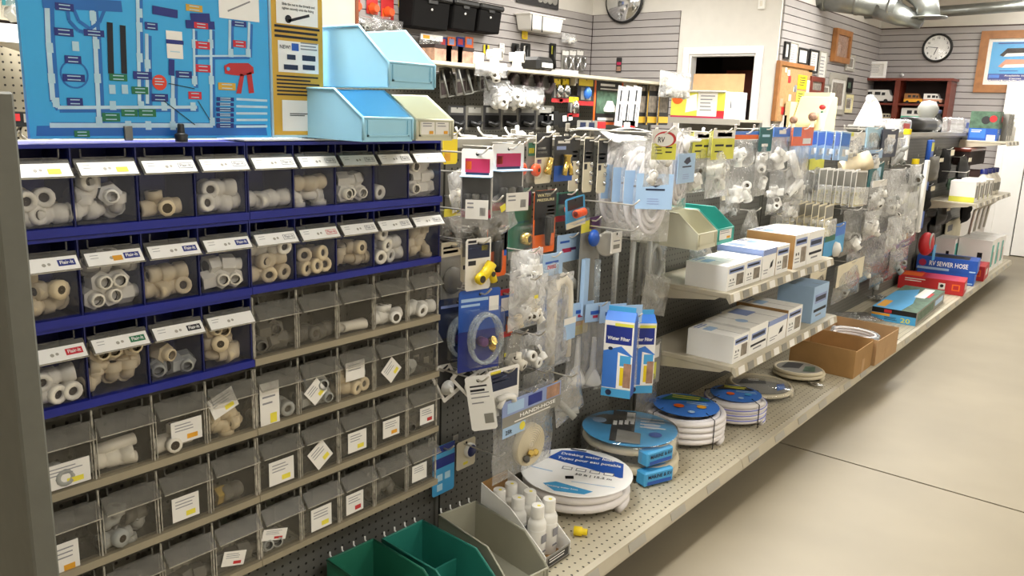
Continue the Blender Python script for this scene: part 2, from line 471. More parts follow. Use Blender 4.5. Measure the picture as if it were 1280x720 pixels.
q0, q1, q2 = Vector((-1.946, 10.6, 2.797)), Vector((-0.739, 10.6, 2.771)), Vector((0.488, 10.6, 2.813))
MB().tube([q0, q1, q2], 0.062, 'galv', 16).build('pipe', pk)
dd = (q1 - q0).normalized() * 0.02
MB().tube([q0 - dd, q0 + dd], 0.075, 'galv', 16).build('end_collar', pk)
MB().tube([(q1.x, q1.y, q1.z), (q1.x, q1.y, CEIL)], 0.006, 'galv', 6).build('hanger', pk)
MB().tube([(q0.x + .2, q0.y, q0.z), (q0.x + .2, q0.y, CEIL)], 0.006, 'galv', 6).build('hanger', pk)

# ================================================================ MAIN GONDOLA
DECK = 0.17
UPR = [0.42, 1.75, 2.97, 4.19, 5.41, 6.63, 7.85, 9.07, 9.68]
GT = 1.425
g = thing('gondola_shelving', 'long grey pegboard gondola with a beige base deck along the aisle', 'shelving')
for i in range(len(UPR) - 1):
    y0, y1 = UPR[i], UPR[i + 1]
    MB().box(-0.02, 0.0, y0 + 0.017, y1 - 0.017, 0.05, GT - 0.03, 'peg_grey').build('back_panel', g)
    MB().box(0.001, 0.500, y0 + 0.002, y1 - 0.002, DECK - 0.028, DECK, 'deck_perf').build('deck_panel', g, bevel=0.003)
    MB().prism([(0.500, DECK - 0.001), (0.520, DECK - 0.004), (0.531, DECK - 0.038), (0.531, DECK - 0.046), (0.522, DECK - 0.05), (0.512, DECK - 0.012), (0.500, DECK - 0.012)], y0 + 0.002, y1 - 0.002, 'y', 'steel_beige').build('price_rail', g)
    MB().box(0.30, 0.32, y0, y1, 0.0, DECK - 0.028, 'dark').build('kick_plate', g)
    MB().box(-0.045, 0.012, y0 + 0.002, y1 - 0.002, GT - 0.03, GT, 'rail_grey').build('top_rail', g, bevel=0.003)
    n = int((y1 - y0) / 0.30)
    for k in range(n):
        yy = y0 + 0.06 + k * (y1 - y0 - 0.1) / max(1, n)
        MB().box(0, 0.0012, 0, 0.105, -0.014, 0.014, 'rail_grey').build('tag_holder', g, (0.5275, yy, DECK - 0.022), (0, math.radians(-17), 0))
for y in UPR:
    u = MB().box(-0.02, 0.008, y - 0.016, y + 0.016, 0.02, GT - 0.03, 'steel_grey')
    u.box(0.0, 0.0085, y - 0.004, y + 0.004, 0.1, GT - 0.06, 'dark')
    u.build('upright', g)
MB().box(-0.02, 0.30, 0.42, 9.68, 0.0, 0.012, 'dark').build('base_plate', g)
MB().box(-0.46, -0.02, 0.42, 9.68, 0.0, 0.16, 'steel_beige').build('rear_base', g)
ep = MB().box(-0.03, 0.565, 0.378, 0.398, 0.0, 1.505, 'panel_olive').build('end_panel', g, bevel=0.003)
ep['label'] = 'dark olive grey steel end panel'
MB().box(0.545, 0.567, 0.372, 0.404, 0.0, 1.515, 'panel_olive').build('edge_trim', ep, bevel=0.003)

def price_shelf(label, y0, y1, depth, ztop, tags):
    t = thing('gondola_shelf', label, 'shelf', (0, 0, 0))
    MB().box(0.012, depth, y0 + 0.004, y1 - 0.004, ztop - 0.022, ztop, 'steel_beige').build('shelf_plate', t, bevel=0.003)
    MB().prism([(depth + 0.0005, ztop - 0.001), (depth + 0.014, ztop - 0.003), (depth + 0.022, ztop - 0.036), (depth + 0.014, ztop - 0.042), (depth + 0.0005, ztop - 0.022)], y0 + 0.004, y1 - 0.004, 'y', 'steel_beige').build('price_rail', t)
    for yy in (y0 + 0.006, y1 - 0.010):
        MB().prism([(0.009, ztop - 0.022), (depth - 0.03, ztop - 0.022), (depth - 0.05, ztop - 0.034), (0.05, ztop - 0.075), (0.009, ztop - 0.075)], yy, yy + 0.004, 'y', 'steel_beige').build('bracket', t)
    for k in range(tags):
        yy = y0 + 0.03 + k * (y1 - y0 - 0.05) / tags
        m = 'paper' if k % 2 == 0 else 'card_grey'
        o = MB().box(0, 0.0014, 0, 0.058, -0.015, 0.015, m).build('price_tag', t, (depth + 0.0185, yy, ztop - 0.0195), (0, math.radians(-13), 0))
    return t
SH1, SH2 = 0.833, 0.540
price_shelf('upper beige price-rail shelf carrying white boxes', 2.96, 4.20, 0.395, SH1, 13)
price_shelf('lower beige price-rail shelf between white boxes and hose coils', 2.96, 4.20, 0.445, SH2, 13)
price_shelf('far end shelf with the big blue box, level with the gondola top', 8.95, 9.66, 0.40, 1.375, 6)
price_shelf('far end shelf with bottles, half way up the gondola', 7.87, 9.66, 0.40, 0.86, 12)

# ================================================================ TIP-OUT BIN CABINETS
CW, CH, RZ0, NR = 0.60, 0.166, 1.428, 6
RP = 0.168
def cab_frame(blue):
    a = 'blue_plastic' if blue else 'cab_beige'
    wall = 'blue_dark' if blue else 'clear_bin'
    mb = MB()
    mb.box(0.118, 0.142, 0, CW, 0.0, 0.016, a)                         # front rail
    mb.box(0.012, 0.118, 0, CW, 0.0, 0.006, 'blue_dark' if blue else 'clear_bin')
    mb.box(0.012, 0.134, 0, CW, CH - 0.007, CH, a if blue else 'clear_bin')
    mb.box(0.012, 0.016, 0, CW, 0.006, CH - 0.007, 'blue_dark' if blue else 'clear_bin')
    for i in range(6):
        y = min(max(i * 0.12 - 0.002, 0), CW - 0.004)
        mb.box(0.016, 0.130, y, y + 0.004, 0.016, CH - 0.007, wall)
        mb.box(0.130, 0.135, y + .0005, y + 0.0035, 0.016, CH - 0.007, 'blue_dark' if blue else 'clear_edge')
    return mb
HD = Vector((0.640, 0, -0.768))                                        # down-slope of a bin handle
def bin_mesh(blue):
    c = 'clear_blue' if blue else 'clear_bin'
    mb = MB(); w = 0.055
    mb.box(0.1325, 0.1345, -w, w, 0.018, 0.136, c)
    if not blue:
        for y in (-w, w - .0016): mb.box(0.1325, 0.1350, y, y + .0016, 0.018, 0.136, 'clear_edge')
    mb.box(0.030, 0.1325, -w, -w + 0.0015, 0.018, 0.100, c).box(0.030, 0.1325, w - 0.0015, w, 0.018, 0.100, c)
    mb.box(0.030, 0.1325, -w, w, 0.018, 0.0195, c)
    h = 'clear_handle'
    for z0, z1, y0, y1 in ((0.1405, 0.1425, -0.04, 0.04), (0.1425, 0.157, -0.042, -0.040), (0.1425, 0.157, 0.040, 0.042)):
        mb.box(0.131, 0.1345, y0, y1, z0, z1, h)
    return mb
def handle_mesh(blue):
    mb = MB(); w = 0.056
    mb.prism([(0.132, 0.138), (0.1336, 0.140), (0.1590, 0.1095), (0.1572, 0.1085)], -w, w, 'y', 'clear_handle')
    for y in (-w, w - 0.0016):
        mb.prism([(0.133, 0.138), (0.157, 0.109), (0.133, 0.118)], y, y + 0.0016, 'y', 'clear_handle')
    mb.box(.1568, .1592, -w, w, .1080, .1098, 'clear_edge')
    return mb
BF = Frame((0.1584, -0.053, 0.1103), (0, 1, 0), (-0.640, 0, 0.768))    # label face on a handle
def label_card_mesh(kind):
    mb = MB()
    mb.add([BF.p(0, 0, .0006), BF.p(.106, 0, .0006), BF.p(.106, .028, .0006), BF.p(0, .028, .0006), BF.p(0, 0, .0018), BF.p(.106, 0, .0018), BF.p(.106, .028, .0018), BF.p(0, .028, .0018)],
           [(0, 3, 2, 1), (4, 5, 6, 7), (0, 1, 5, 4), (1, 2, 6, 5), (2, 3, 7, 6), (3, 0, 4, 7)], 'white')
    mb.lines(BF, 0.008, 0.010, 0.026, 0.022, 2, 'ink_grey', 0.16, l=0.0022)
    mb.disc(BF, 0.046, 0.013, 0.0036, 'rail_grey', 0.0022, 8).disc(BF, 0.055, 0.014, 0.003, 'rail_grey', 0.0022, 8)
    lo = {'blue': ('poster_navy', 'white'), 'red': ('poster_red', 'white'), 'green': ('poster_green', 'white'), 'black': ('ink', 'white'), 'pale': ('ink_grey', 'white'), 'redline': ('poster_red', 'white')}.get(kind)
    if lo:
        mb.rect(BF, 0.070, 0.008, 0.100, 0.021, lo[0], 0.0022)
        if kind in ('pale', 'redline'): mb.rect(BF, 0.0712, 0.0092, 0.0988, 0.0198, 'white', 0.0024)
        mb.text(BF, 'Flair-It', 0.073, 0.0115, 0.010, lo[0] if kind in ('pale', 'redline') else 'white', 0.0028, width=0.024)
    if kind == 'pale_y': mb.rect(BF, 0.066, 0.005, 0.088, 0.016, 'sticker', 0.0025)
    if kind == 'blue': pass
    return mb
_mesh = {}
def cached(key, fn):
    if key not in _mesh:
        o = fn().build(key); _mesh[key] = o.data; bpy.data.objects.remove(o)
    return _mesh[key]
def note_card(parent, y, z, w, h, roll, mark='sticker', x=0.1352):
    mb = MB(); F = Frame((0.0006, -w / 2, -h / 2), (0, 1, 0), (0, 0, 1))
    mb.box(-0.0006, 0.0006, -w / 2, w / 2, -h / 2, h / 2, 'paper')
    mb.lines(F, w * 0.12, h * 0.45, w * 0.85, h * 0.85, 3, 'ink_grey', 0.28, l=0.0004)
    if mark: mb.rect(F, w * 0.5, h * 0.12, w * 0.85, h * 0.33, mark, 0.0004)
    return mb.build('note_card', parent, (x, y, z), (roll, 0, 0))

ORD = ['hidden', 'first', 'second', 'third', 'fourth', 'fifth', 'sixth', 'seventh', 'eighth', 'ninth']
ROWN = ['top', 'second', 'third', 'fourth', 'fifth', 'sixth']
LABELS = {(0, 1): 'pale_y', (0, 2): 'pale_y', (1, 1): 'blue', (1, 2): 'blue', (1, 3): 'blue', (1, 4): 'blue', (2, 1): 'red', (2, 2): 'green', (2, 3): 'black', (2, 4): 'none', (1, 6): 'redline'}
NOTES = {  # clear bins with a note card: (dy, dz, w, h, roll, mark)
    (3, 1): (0.005, 0.045, 0.088, 0.05, 0.0, 'sticker'), (3, 3): (0.012, 0.062, 0.07, 0.05, 0.0, 'sticker_orange'), (3, 4): (-0.02, 0.10, 0.065, 0.05, 0.35, 'sticker'),
    (4, 1): (-0.015, 0.04, 0.06, 0.07, 0.0, 'sticker_orange'), (4, 3): (0.0, 0.055, 0.062, 0.055, 0.0, 'sticker'),
    (3, 5): (-0.022, 0.062, 0.052, 0.115, 0.0, 'sticker'), (3, 6): (-0.01, 0.062, 0.05, 0.05, 0.7, 'sticker'), (3, 7): (-0.005, 0.088, 0.062, 0.05, 0.0, None), (3, 8): (0.0, 0.06, 0.052, 0.052, 0.75, 'sticker'),
    (4, 5): (0.005, 0.055, 0.07, 0.06, 0.0, 'sticker'), (4, 6): (0.0, 0.06, 0.055, 0.06, 0.6, 'sticker'), (4, 7): (0.0, 0.06, 0.062, 0.055, 0.0, 'sticker'), (4, 8): (0.0, 0.062, 0.06, 0.05, 0.0, 'sticker_orange'), (4, 9): (0.018, 0.06, 0.056, 0.05, 0.0, 'red'),
    (5, 4): (-0.01, 0.05, 0.06, 0.035, -0.3, 'red'), (5, 5): (-0.02, 0.065, 0.07, 0.028, -0.3, 'red'), (5, 6): (0.0, 0.055, 0.064, 0.06, 0.0, 'sticker'), (5, 7): (-0.01, 0.055, 0.058, 0.056, 0.0, 'red'), (5, 9): (-0.01, 0.06, 0.058, 0.05, 0.0, None),
}
for col in range(2):
    for r in range(NR):
        blue = r < (3 if col == 0 else 2)
        z = RZ0 - (r + 1) * RP
        y0 = 0.402 + col * 0.6015
        side = 'beside the grey end panel' if col == 0 else 'beside the hanging stock'
        t = thing('bin_cabinet', '%s row cabinet of five %s tip-out bins, stack %s' % (ROWN[r], 'blue' if blue else 'clear', side), 'bin cabinet', (0, y0, z), group='tip-out bin cabinets')
        mesh_obj('frame', cached('cabinet_frame_blue' if blue else 'cabinet_frame_clear', lambda: cab_frame(blue)), t)
        for i in range(5):
            c = col * 5 + i
            b = mesh_obj('bin', cached('bin_blue' if blue else 'bin_clear', lambda: bin_mesh(blue)), t, (0, 0.06 + 0.12 * i, 0))
            mesh_obj('handle', cached('handle', lambda: handle_mesh(blue)), b)
            if blue:
                k = LABELS.get((r, c), 'pale')
                mesh_obj('label_card', cached('label_card_' + k, lambda: label_card_mesh(k)), b)
                if k == 'blue' and c == 2:
                    MB().rect(BF, 0.048, 0.006, 0.066, 0.017, 'sticker_orange', 0.0026).build('sticker', b)
            elif (r, c) in NOTES:
                n = NOTES[(r, c)]; note_card(b, n[0], n[1], n[2], n[3], n[4], n[5])

# ---------------------------------------------------------------- pipe fittings lying in the bins
def fit_coupling(m, L=0.046, R=0.0165):
    mb = MB(); T = TR(0, 0, 0, 0, PI / 2, 0)
    mb.lathe([(R * .45, -L / 2 + .004), (R * .5, -L / 2), (R * .92, -L / 2), (R, -L / 2 + .003), (R, -L * .1), (R * .82, -L * .06), (R * .82, L * .06), (R, L * .1), (R, L / 2 - .003), (R * .92, L / 2), (R * .5, L / 2), (R * .45, L / 2 - .004)], m, 12, T)
    mb.lathe([(R * .45, -L / 2 + .004), (0.0005, -L / 2 + .005)], 'bore', 12, T).lathe([(R * .45, L / 2 - .004), (0.0005, L / 2 - .005)], 'bore', 12, T)
    return mb
def fit_elbow(m, R=0.013, L=0.026):
    mb = MB()
    mb.tube([(-L, 0, 0), (-L * .35, 0, 0), (-L * .08, 0, L * .08), (0, 0, L * .35), (0, 0, L)], R * .85, m, 10)
    mb.lathe([(R * 1.2, 0), (R * 1.25, L * .6), (R * .55, L * .6)], m, 10, TR(0, 0, L * .45)).lathe([(R * 1.2, 0), (R * 1.25, L * .6), (R * .55, L * .6)], m, 10, TR(-L * .45, 0, 0, 0, -PI / 2, 0))
    mb.lathe([(R * .55, L * 1.052), (0.0005, L * 1.051)], 'bore', 10).lathe([(R * .55, L * 1.052), (0.0005, L * 1.051)], 'bore', 10, TR(0, 0, 0, 0, -PI / 2, 0))
    return mb
def fit_tee(m, R=0.0125, L=0.03):
    mb = fit_coupling(m, L * 2, R * 1.15)
    mb.lathe([(R * .9, 0), (R * .9, L * .5), (R * 1.15, L * .5), (R * 1.15, L * .95), (R * .7, L * .95)], m, 10)
    mb.lathe([(R * .7, L * .952), (0.0005, L * .951)], 'bore', 10)
    return mb
def fit_nut(m, R=0.019, L=0.024):
    mb = MB(); T = TR(0, 0, 0, 0, PI / 2, 0)
    mb.lathe([(R * .6, -L / 2), (R, -L / 2), (R, L / 2), (R * .62, L / 2)], m, 6, T, False)
    mb.lathe([(R * .6, -L / 2 - .0004), (0.0005, -L / 2 + .002)], 'bore', 10, T).lathe([(R * .62, L / 2 + .0004), (0.0005, L / 2 - .002)], 'bore', 10, T)
    mb.lathe([(R * .62, L / 2), (R * .62, L * 1.1), (R * .45, L * 1.1)], m, 10, T)
    return mb
def fit_stub(m, L=0.07, R=0.011):
    mb = MB(); T = TR(0, 0, 0, 0, PI / 2, 0)
    mb.lathe([(R * .7, -L / 2 + .01), (R * .7, -L / 2), (R, -L / 2), (R, L / 2), (R * .7, L / 2), (R * .7, L / 2 - .01)], m, 12, T)
    mb.lathe([(R * .7, -L / 2 + .01), (0.0005, -L / 2 + .011)], 'bore', 10, T).lathe([(R * .7, L / 2 - .01), (0.0005, L / 2 - .011)], 'bore', 10, T)
    return mb
FIT = {'coupling': fit_coupling, 'elbow': fit_elbow, 'tee': fit_tee, 'nut': fit_nut, 'stub': fit_stub}
FNAME = {'coupling': 'pipe_coupling', 'elbow': 'pipe_elbow', 'tee': 'pipe_tee', 'nut': 'pipe_nut', 'stub': 'pipe_stub'}
COLN = {'ivory_fit': 'ivory', 'cream_fit': 'cream', 'white_plastic': 'white', 'grey_fit': 'grey', 'dkgrey_fit': 'dark grey'}
# (row, column): [(kind, colour, count)]
STOCK = {
 (0, 1): [('coupling', 'ivory_fit', 6), ('nut', 'cream_fit', 2)], (0, 2): [('elbow', 'ivory_fit', 4), ('nut', 'white_plastic', 3), ('coupling', 'ivory_fit', 2)], (0, 3): [('tee', 'cream_fit', 2)],
 (0, 4): [('coupling', 'ivory_fit', 5), ('nut', 'ivory_fit', 1)], (0, 5): [('coupling', 'ivory_fit', 3)], (0, 6): [('elbow', 'ivory_fit', 3), ('coupling', 'cream_fit', 2)], (0, 7): [('nut', 'ivory_fit', 7)], (0, 8): [('coupling', 'ivory_fit', 1)], (0, 9): [('nut', 'ivory_fit', 10)],
 (1, 1): [('elbow', 'cream_fit', 7), ('coupling', 'cream_fit', 2)], (1, 2): [('nut', 'ivory_fit', 8), ('elbow', 'ivory_fit', 3)], (1, 3): [('coupling', 'cream_fit', 5), ('elbow', 'cream_fit', 2)], (1, 4): [('nut', 'ivory_fit', 5)],
 (1, 5): [('coupling', 'cream_fit', 8), ('coupling', 'ivory_fit', 5)], (1, 6): [('coupling', 'cream_fit', 6)], (1, 7): [('elbow', 'cream_fit', 6)], (1, 8): [('coupling', 'ivory_fit', 9)], (1, 9): [('elbow', 'cream_fit', 5), ('stub', 'cream_fit', 1)],
 (2, 1): [('coupling', 'ivory_fit', 6), ('coupling', 'cream_fit', 2)], (2, 2): [('elbow', 'cream_fit', 6), ('nut', 'cream_fit', 5)], (2, 3): [('nut', 'grey_fit', 3), ('nut', 'cream_fit', 1)], (2, 4): [('elbow', 'cream_fit', 6), ('nut', 'cream_fit', 4)],
 (2, 5): [('nut', 'dkgrey_fit', 5), ('elbow', 'dkgrey_fit', 3)], (2, 6): [('coupling', 'dkgrey_fit', 3)], (2, 7): [('stub', 'ivory_fit', 3)], (2, 8): [('tee', 'white_plastic', 3)], (2, 9): [('coupling', 'white_plastic', 3)],
 (3, 1): [('coupling', 'grey_fit', 3)], (3, 2): [('coupling', 'ivory_fit', 2), ('stub', 'ivory_fit', 2)], (3, 3): [('tee', 'ivory_fit', 2)], (3, 4): [('elbow', 'cream_fit', 5), ('coupling', 'ivory_fit', 2)],
 (3, 5): [('coupling', 'grey_fit', 3)], (3, 6): [('nut', 'grey_fit', 5)], (3, 7): [('coupling', 'cream_fit', 4), ('coupling', 'grey_fit', 2)], (3, 9): [('nut', 'grey_fit', 1)],
 (4, 2): [('elbow', 'grey_fit', 4), ('coupling', 'dkgrey_fit', 2)], (4, 4): [('nut', 'brass', 1), ('coupling', 'dkgrey_fit', 1)], (4, 9): [('nut', 'dkgrey_fit', 3)], (4, 7): [('nut', 'dkgrey_fit', 2)],
 (5, 4): [('nut', 'dkgrey_fit', 3)], (5, 5): [('nut', 'grey_fit', 2)], (5, 8): [('elbow', 'dkgrey_fit', 4)], (5, 3): [('nut', 'dkgrey_fit', 3)],
}
COLN['brass'] = 'brass'
rng = random.Random(5)
for (r, c), lots in STOCK.items():
    blue = r < (3 if c < 5 else 2)
    by = 0.402 + (c // 5) * 0.6015 + 0.06 + 0.12 * (c % 5); bz = RZ0 - (r + 1) * RP + 0.0195
    items = [(k, m) for k, m, n in lots for _ in range(n)]
    slots = []
    for lay in range(4):
        for xx in (0.108, 0.068):
            for yy in ((-0.034, 0.0, 0.034) if lay % 2 == 0 else (-0.019, 0.019)):
                slots.append((xx, yy, lay, 0.5 * lay + (0 if xx > 0.1 else 0.8)))
    slots.sort(key=lambda s: s[3])
    for (k, m), (xx, yy, lay, _) in zip(items, slots):
        me = cached('%s_%s' % (FNAME[k], m), lambda: FIT[k](m))
        rz = rng.choice((0.0, PI / 2)) + rng.uniform(-0.35, 0.35)
        if k == 'stub' or k == 'tee': rz = PI / 2 + rng.uniform(-0.25, 0.25)
        rx = rng.choice((0, PI / 2, PI, -PI / 2)) if k in ('elbow', 'tee') else rng.uniform(0, PI)
        if k == 'tee': rx = rng.choice((0, PI / 2)); dy = yy * 0.45
        elif k == 'stub': dy = rng.uniform(-0.012, 0.012)
        else: dy = yy * .92
        o = mesh_obj(FNAME[k], me)
        o.rotation_euler = (rx, rng.uniform(-0.15, 0.15), rz)
        lift = {'coupling': 0.0168, 'nut': 0.018, 'elbow': 0.0175, 'tee': 0.0155, 'stub': 0.0118}[k]
        o.location = (min(xx + rng.uniform(-.006, .004), 0.110), by + dy + rng.uniform(-.003, .003), bz + lift * 1.16 + lay * 0.030)
        o.scale = (1.16,) * 3
        where = '%s %s %s' % (('bottom', 'second-layer', 'third-layer', 'topmost')[lay], 'front' if xx > .1 else 'back', 'left' if yy < -.01 else 'right' if yy > .01 else 'middle')
        lab = '%s %s %s in %s %s bin from end panel, %s row' % (where, COLN[m], k, ORD[c], 'blue' if blue else 'clear', ROWN[r])
        if m == 'brass': lab = 'single brass nut in the fourth clear bin from the end panel, fifth row'
        tag(o, lab, 'pipe fitting', 'fittings in bin %s of %s row' % (ORD[c], ROWN[r]))

# ================================================================ ON TOP OF THE BIN CABINETS
TOPZ = 1.428
ps = thing('wall_chart', 'bright blue plumbing diagram chart board standing on the blue bins', 'poster', (0, 0, 0))
MB().box(0.088, 0.099, 0.592, 1.092, TOPZ + 0.006, 1.79, 'poster_blue').build('board', ps)
F = Frame((0.099, 0, 0), (0, 1, 0), (0, 0, 1))
def uv(p): return (p[1], p[2])
pr = MB()
_lift = [0.0]
def pline(pts, w, m, l=0.0008):
    for a, b in zip(pts, pts[1:]):
        _lift[0] += 4e-6
        pr.line(F, a[1], a[2], b[1], b[2], w, m, l + _lift[0])
pr.add([F.p(*uv((0.099, 0.602, 1.439)), .0004), F.p(*uv((0.099, 1.082, 1.439)), .0004), F.p(*uv((0.099, 1.078, 1.464)), .0004), F.p(*uv((0.099, 0.604, 1.457)), .0004)], [(0, 1, 2, 3)], 'poster_deep')
for pts, w in (([(0.099, 0.64, 1.691), (0.099, 0.636, 1.607), (0.099, 0.635, 1.503)], .014), ([(0.099, 0.635, 1.503), (0.099, 0.642, 1.49), (0.099, 0.915, 1.497)], .010), ([(0.099, 0.716, 1.684), (0.099, 0.718, 1.614), (0.099, 0.714, 1.46)], .013),
               ([(0.099, 0.626, 1.458), (0.099, 0.949, 1.46)], .014), ([(0.099, 0.804, 1.709), (0.099, 0.794, 1.5)], .011), ([(0.099, 0.817, 1.634), (0.099, 0.81, 1.501)], .011), ([(0.099, 0.866, 1.557), (0.099, 0.86, 1.459)], .012),
               ([(0.099, 0.916, 1.652), (0.099, 0.912, 1.539)], .008), ([(0.099, 0.954, 1.656), (0.099, 0.946, 1.463)], .010), ([(0.099, 0.999, 1.678), (0.099, 0.995, 1.605)], .010), ([(0.099, 0.915, 1.599), (0.099, 1.04, 1.608)], .006), ([(0.099, 1.045, 1.678), (0.099, 1.04, 1.608)], .010)):
    pline([tuple(q) for q in [(p[0], p[1] + .003, p[2] - .003) for p in pts]], w * 1.25, 'poster_deep', 0.0006)
    pline(pts, w * .62, 'poster_pipe')
pline([(0.099, 0.631, 1.671), (0.099, 0.772, 1.679)], .02, 'poster_deep')
pline([(0.099, 0.747, 1.648), (0.099, 0.743, 1.555)], .011, 'ink', .0010); pline([(0.099, 0.771, 1.645), (0.099, 0.768, 1.556)], .011, 'ink', .0010)
for pts in ([(0.099, 0.673, 1.665), (0.099, 0.674, 1.644), (0.099, 0.689, 1.628), (0.099, 0.709, 1.625)], [(0.099, 0.742, 1.676), (0.099, 0.728, 1.646), (0.099, 0.71, 1.633), (0.099, 0.691, 1.645), (0.099, 0.684, 1.664)]): pline(pts, .006, 'poster_deep', .0010)
for k in range(18):
    a0, a1 = 2 * PI * k / 18, 2 * PI * (k + 1) / 18; cx, cz = uv((0.099, 0.676, 1.55)); rr = .024
    pr.line(F, cx + rr * math.cos(a0), cz + rr * math.sin(a0), cx + rr * math.cos(a1), cz + rr * math.sin(a1), .003, 'poster_deep')
for p in ((0.099, 0.637, 1.594), (0.099, 0.636, 1.541), (0.099, 0.64, 1.499), (0.099, 0.719, 1.607), (0.099, 0.717, 1.545), (0.099, 0.714, 1.466), (0.099, 0.717, 1.656), (0.099, 0.805, 1.671), (0.099, 0.803, 1.645), (0.099, 0.8, 1.588), (0.099, 0.815, 1.577), (0.099, 0.743, 1.526), (0.099, 0.767, 1.527), (0.099, 0.742, 1.496), (0.099, 0.797, 1.497), (0.099, 0.769, 1.459), (0.099, 0.809, 1.459), (0.099, 0.863, 1.505), (0.099, 0.86, 1.459), (0.099, 0.916, 1.623), (0.099, 0.952, 1.626), (0.099, 0.912, 1.551), (0.099, 0.95, 1.553), (0.099, 0.948, 1.468), (0.099, 0.998, 1.611), (0.099, 1.04, 1.614), (0.099, 0.682, 1.6), (0.099, 0.844, 1.497), (0.099, 0.906, 1.498)):
    pr.rect(F, p[1] - .006, p[2] - .0085, p[1] + .006, p[2] + .0085, 'pale_blue', .0012)
def plab(a, b, m, n=2):
    (u0, v1), (u1, v0) = uv(a), uv(b)
    pr.rect(F, u0, v0, u1, v1, m, .0015)
    for i in range(n):
        vv = v0 + (v1 - v0) * (0.25 + 0.5 * i / max(1, n - 1)); pr.rect(F, u0 + (u1 - u0) * .2, vv - .0009, u1 - (u1 - u0) * .2, vv + .0009, 'pale_blue', .0018)
for a, b in (((0.099, 0.652, 1.673), (0.099, 0.684, 1.66)), ((0.099, 0.647, 1.63), (0.099, 0.68, 1.616)), ((0.099, 0.698, 1.632), (0.099, 0.735, 1.62)), ((0.099, 0.661, 1.583), (0.099, 0.69, 1.569)), ((0.099, 0.655, 1.55), (0.099, 0.694, 1.537)), ((0.099, 0.659, 1.508), (0.099, 0.687, 1.494)), ((0.099, 0.814, 1.656), (0.099, 0.84, 1.642)), ((0.099, 0.785, 1.562), (0.099, 0.822, 1.547)), ((0.099, 0.872, 1.568), (0.099, 0.907, 1.554)), ((0.099, 0.819, 1.521), (0.099, 0.853, 1.506)), ((0.099, 1.003, 1.678), (0.099, 1.038, 1.666)),
             ((0.099, 0.96, 1.519), (0.099, 1.001, 1.511)), ((0.099, 0.959, 1.508), (0.099, 1, 1.501)), ((0.099, 0.958, 1.498), (0.099, 1, 1.489)), ((0.099, 0.958, 1.486), (0.099, 0.999, 1.479)), ((0.099, 0.957, 1.476), (0.099, 0.999, 1.467)), ((0.099, 0.957, 1.465), (0.099, 0.998, 1.455))): plab(a, b, 'poster_navy')
for a, b in (((0.099, 0.739, 1.555), (0.099, 0.773, 1.542)), ((0.099, 0.78, 1.533), (0.099, 0.813, 1.519)), ((0.099, 0.72, 1.482), (0.099, 0.754, 1.466)), ((0.099, 0.757, 1.49), (0.099, 0.789, 1.476)), ((0.099, 0.791, 1.491), (0.099, 0.826, 1.476)), ((0.099, 0.667, 1.449), (0.099, 0.695, 1.437))): plab(a, b, 'poster_green')
for a, b in (((0.099, 0.917, 1.666), (0.099, 0.948, 1.654)), ((0.099, 0.918, 1.629), (0.099, 0.95, 1.614)), ((0.099, 0.916, 1.583), (0.099, 0.949, 1.568)), ((0.099, 0.897, 1.528), (0.099, 0.926, 1.513)), ((0.099, 1.004, 1.638), (0.099, 1.035, 1.624))): plab(a, b, 'poster_red')
for a, b in (((0.099, 0.901, 1.699), (0.099, 0.937, 1.686)), ((0.099, 0.965, 1.549), (0.099, 1.006, 1.534))): plab(a, b, 'mustard')
pr.disc(F, *uv((0.099, 0.837, 1.543)), .015, 'poster_orange', .0018)
pr.lines(F, *uv((0.099, 0.827, 1.535)), *uv((0.099, 0.847, 1.551)), 3, 'pale_blue', .35, l=.0022)
plab((0.099, 0.856, 1.644), (0.099, 0.89, 1.591), 'white', 1); pr.rect(F, *uv((0.099, 0.855, 1.619)), *uv((0.099, 0.892, 1.627)), 'poster_navy', .002)
pline([(0.099, 0.865, 1.589), (0.099, 0.863, 1.558)], .012, 'poster_navy', .0012)
plab((0.099, 0.974, 1.737), (0.099, 1.07, 1.68), 'white', 0); pr.line(F, *uv((0.099, 0.994, 1.695)), *uv((0.099, 1.048, 1.72)), .003, 'ink_grey', .002)
for a in range(5):
    yy = 124 + 8 * a
for p0, p1 in (((0.099, 1.007, 1.516), (0.099, 1.084, 1.515)), ((0.099, 1.006, 1.501), (0.099, 1.084, 1.501)), ((0.099, 1.005, 1.486), (0.099, 1.083, 1.487)), ((0.099, 1.005, 1.472), (0.099, 1.083, 1.473)), ((0.099, 1.004, 1.458), (0.099, 1.082, 1.459))):
    pline([p0, p1], .005, 'poster_pipe', .0012)
for p0, p1 in (((0.099, 0.831, 1.68), (0.099, 0.883, 1.677)), ((0.099, 0.899, 1.66), (0.099, 0.963, 1.663)), ((0.099, 0.91, 1.674), (0.099, 0.953, 1.678))): pline([p0, p1], .016, 'poster_navy', .0011)
pr.poly(F, [uv(p) for p in ((0.099, 0.981, 1.584), (0.099, 0.993, 1.59), (0.099, 1.039, 1.593), (0.099, 1.051, 1.585), (0.099, 1.052, 1.572), (0.099, 1.022, 1.565), (0.099, 0.999, 1.566), (0.099, 0.982, 1.568))], 'red', .0016)
pr.poly(F, [uv(p) for p in ((0.099, 1.019, 1.57), (0.099, 1.028, 1.567), (0.099, 1.019, 1.528), (0.099, 1.007, 1.528))], 'red', .0016)
pr.poly(F, [uv(p) for p in ((0.099, 1.034, 1.571), (0.099, 1.046, 1.575), (0.099, 1.051, 1.531), (0.099, 1.038, 1.529))], 'red', .0016)
pr.disc(F, *uv((0.099, 0.99, 1.578)), .004, 'poster_blue', .002)
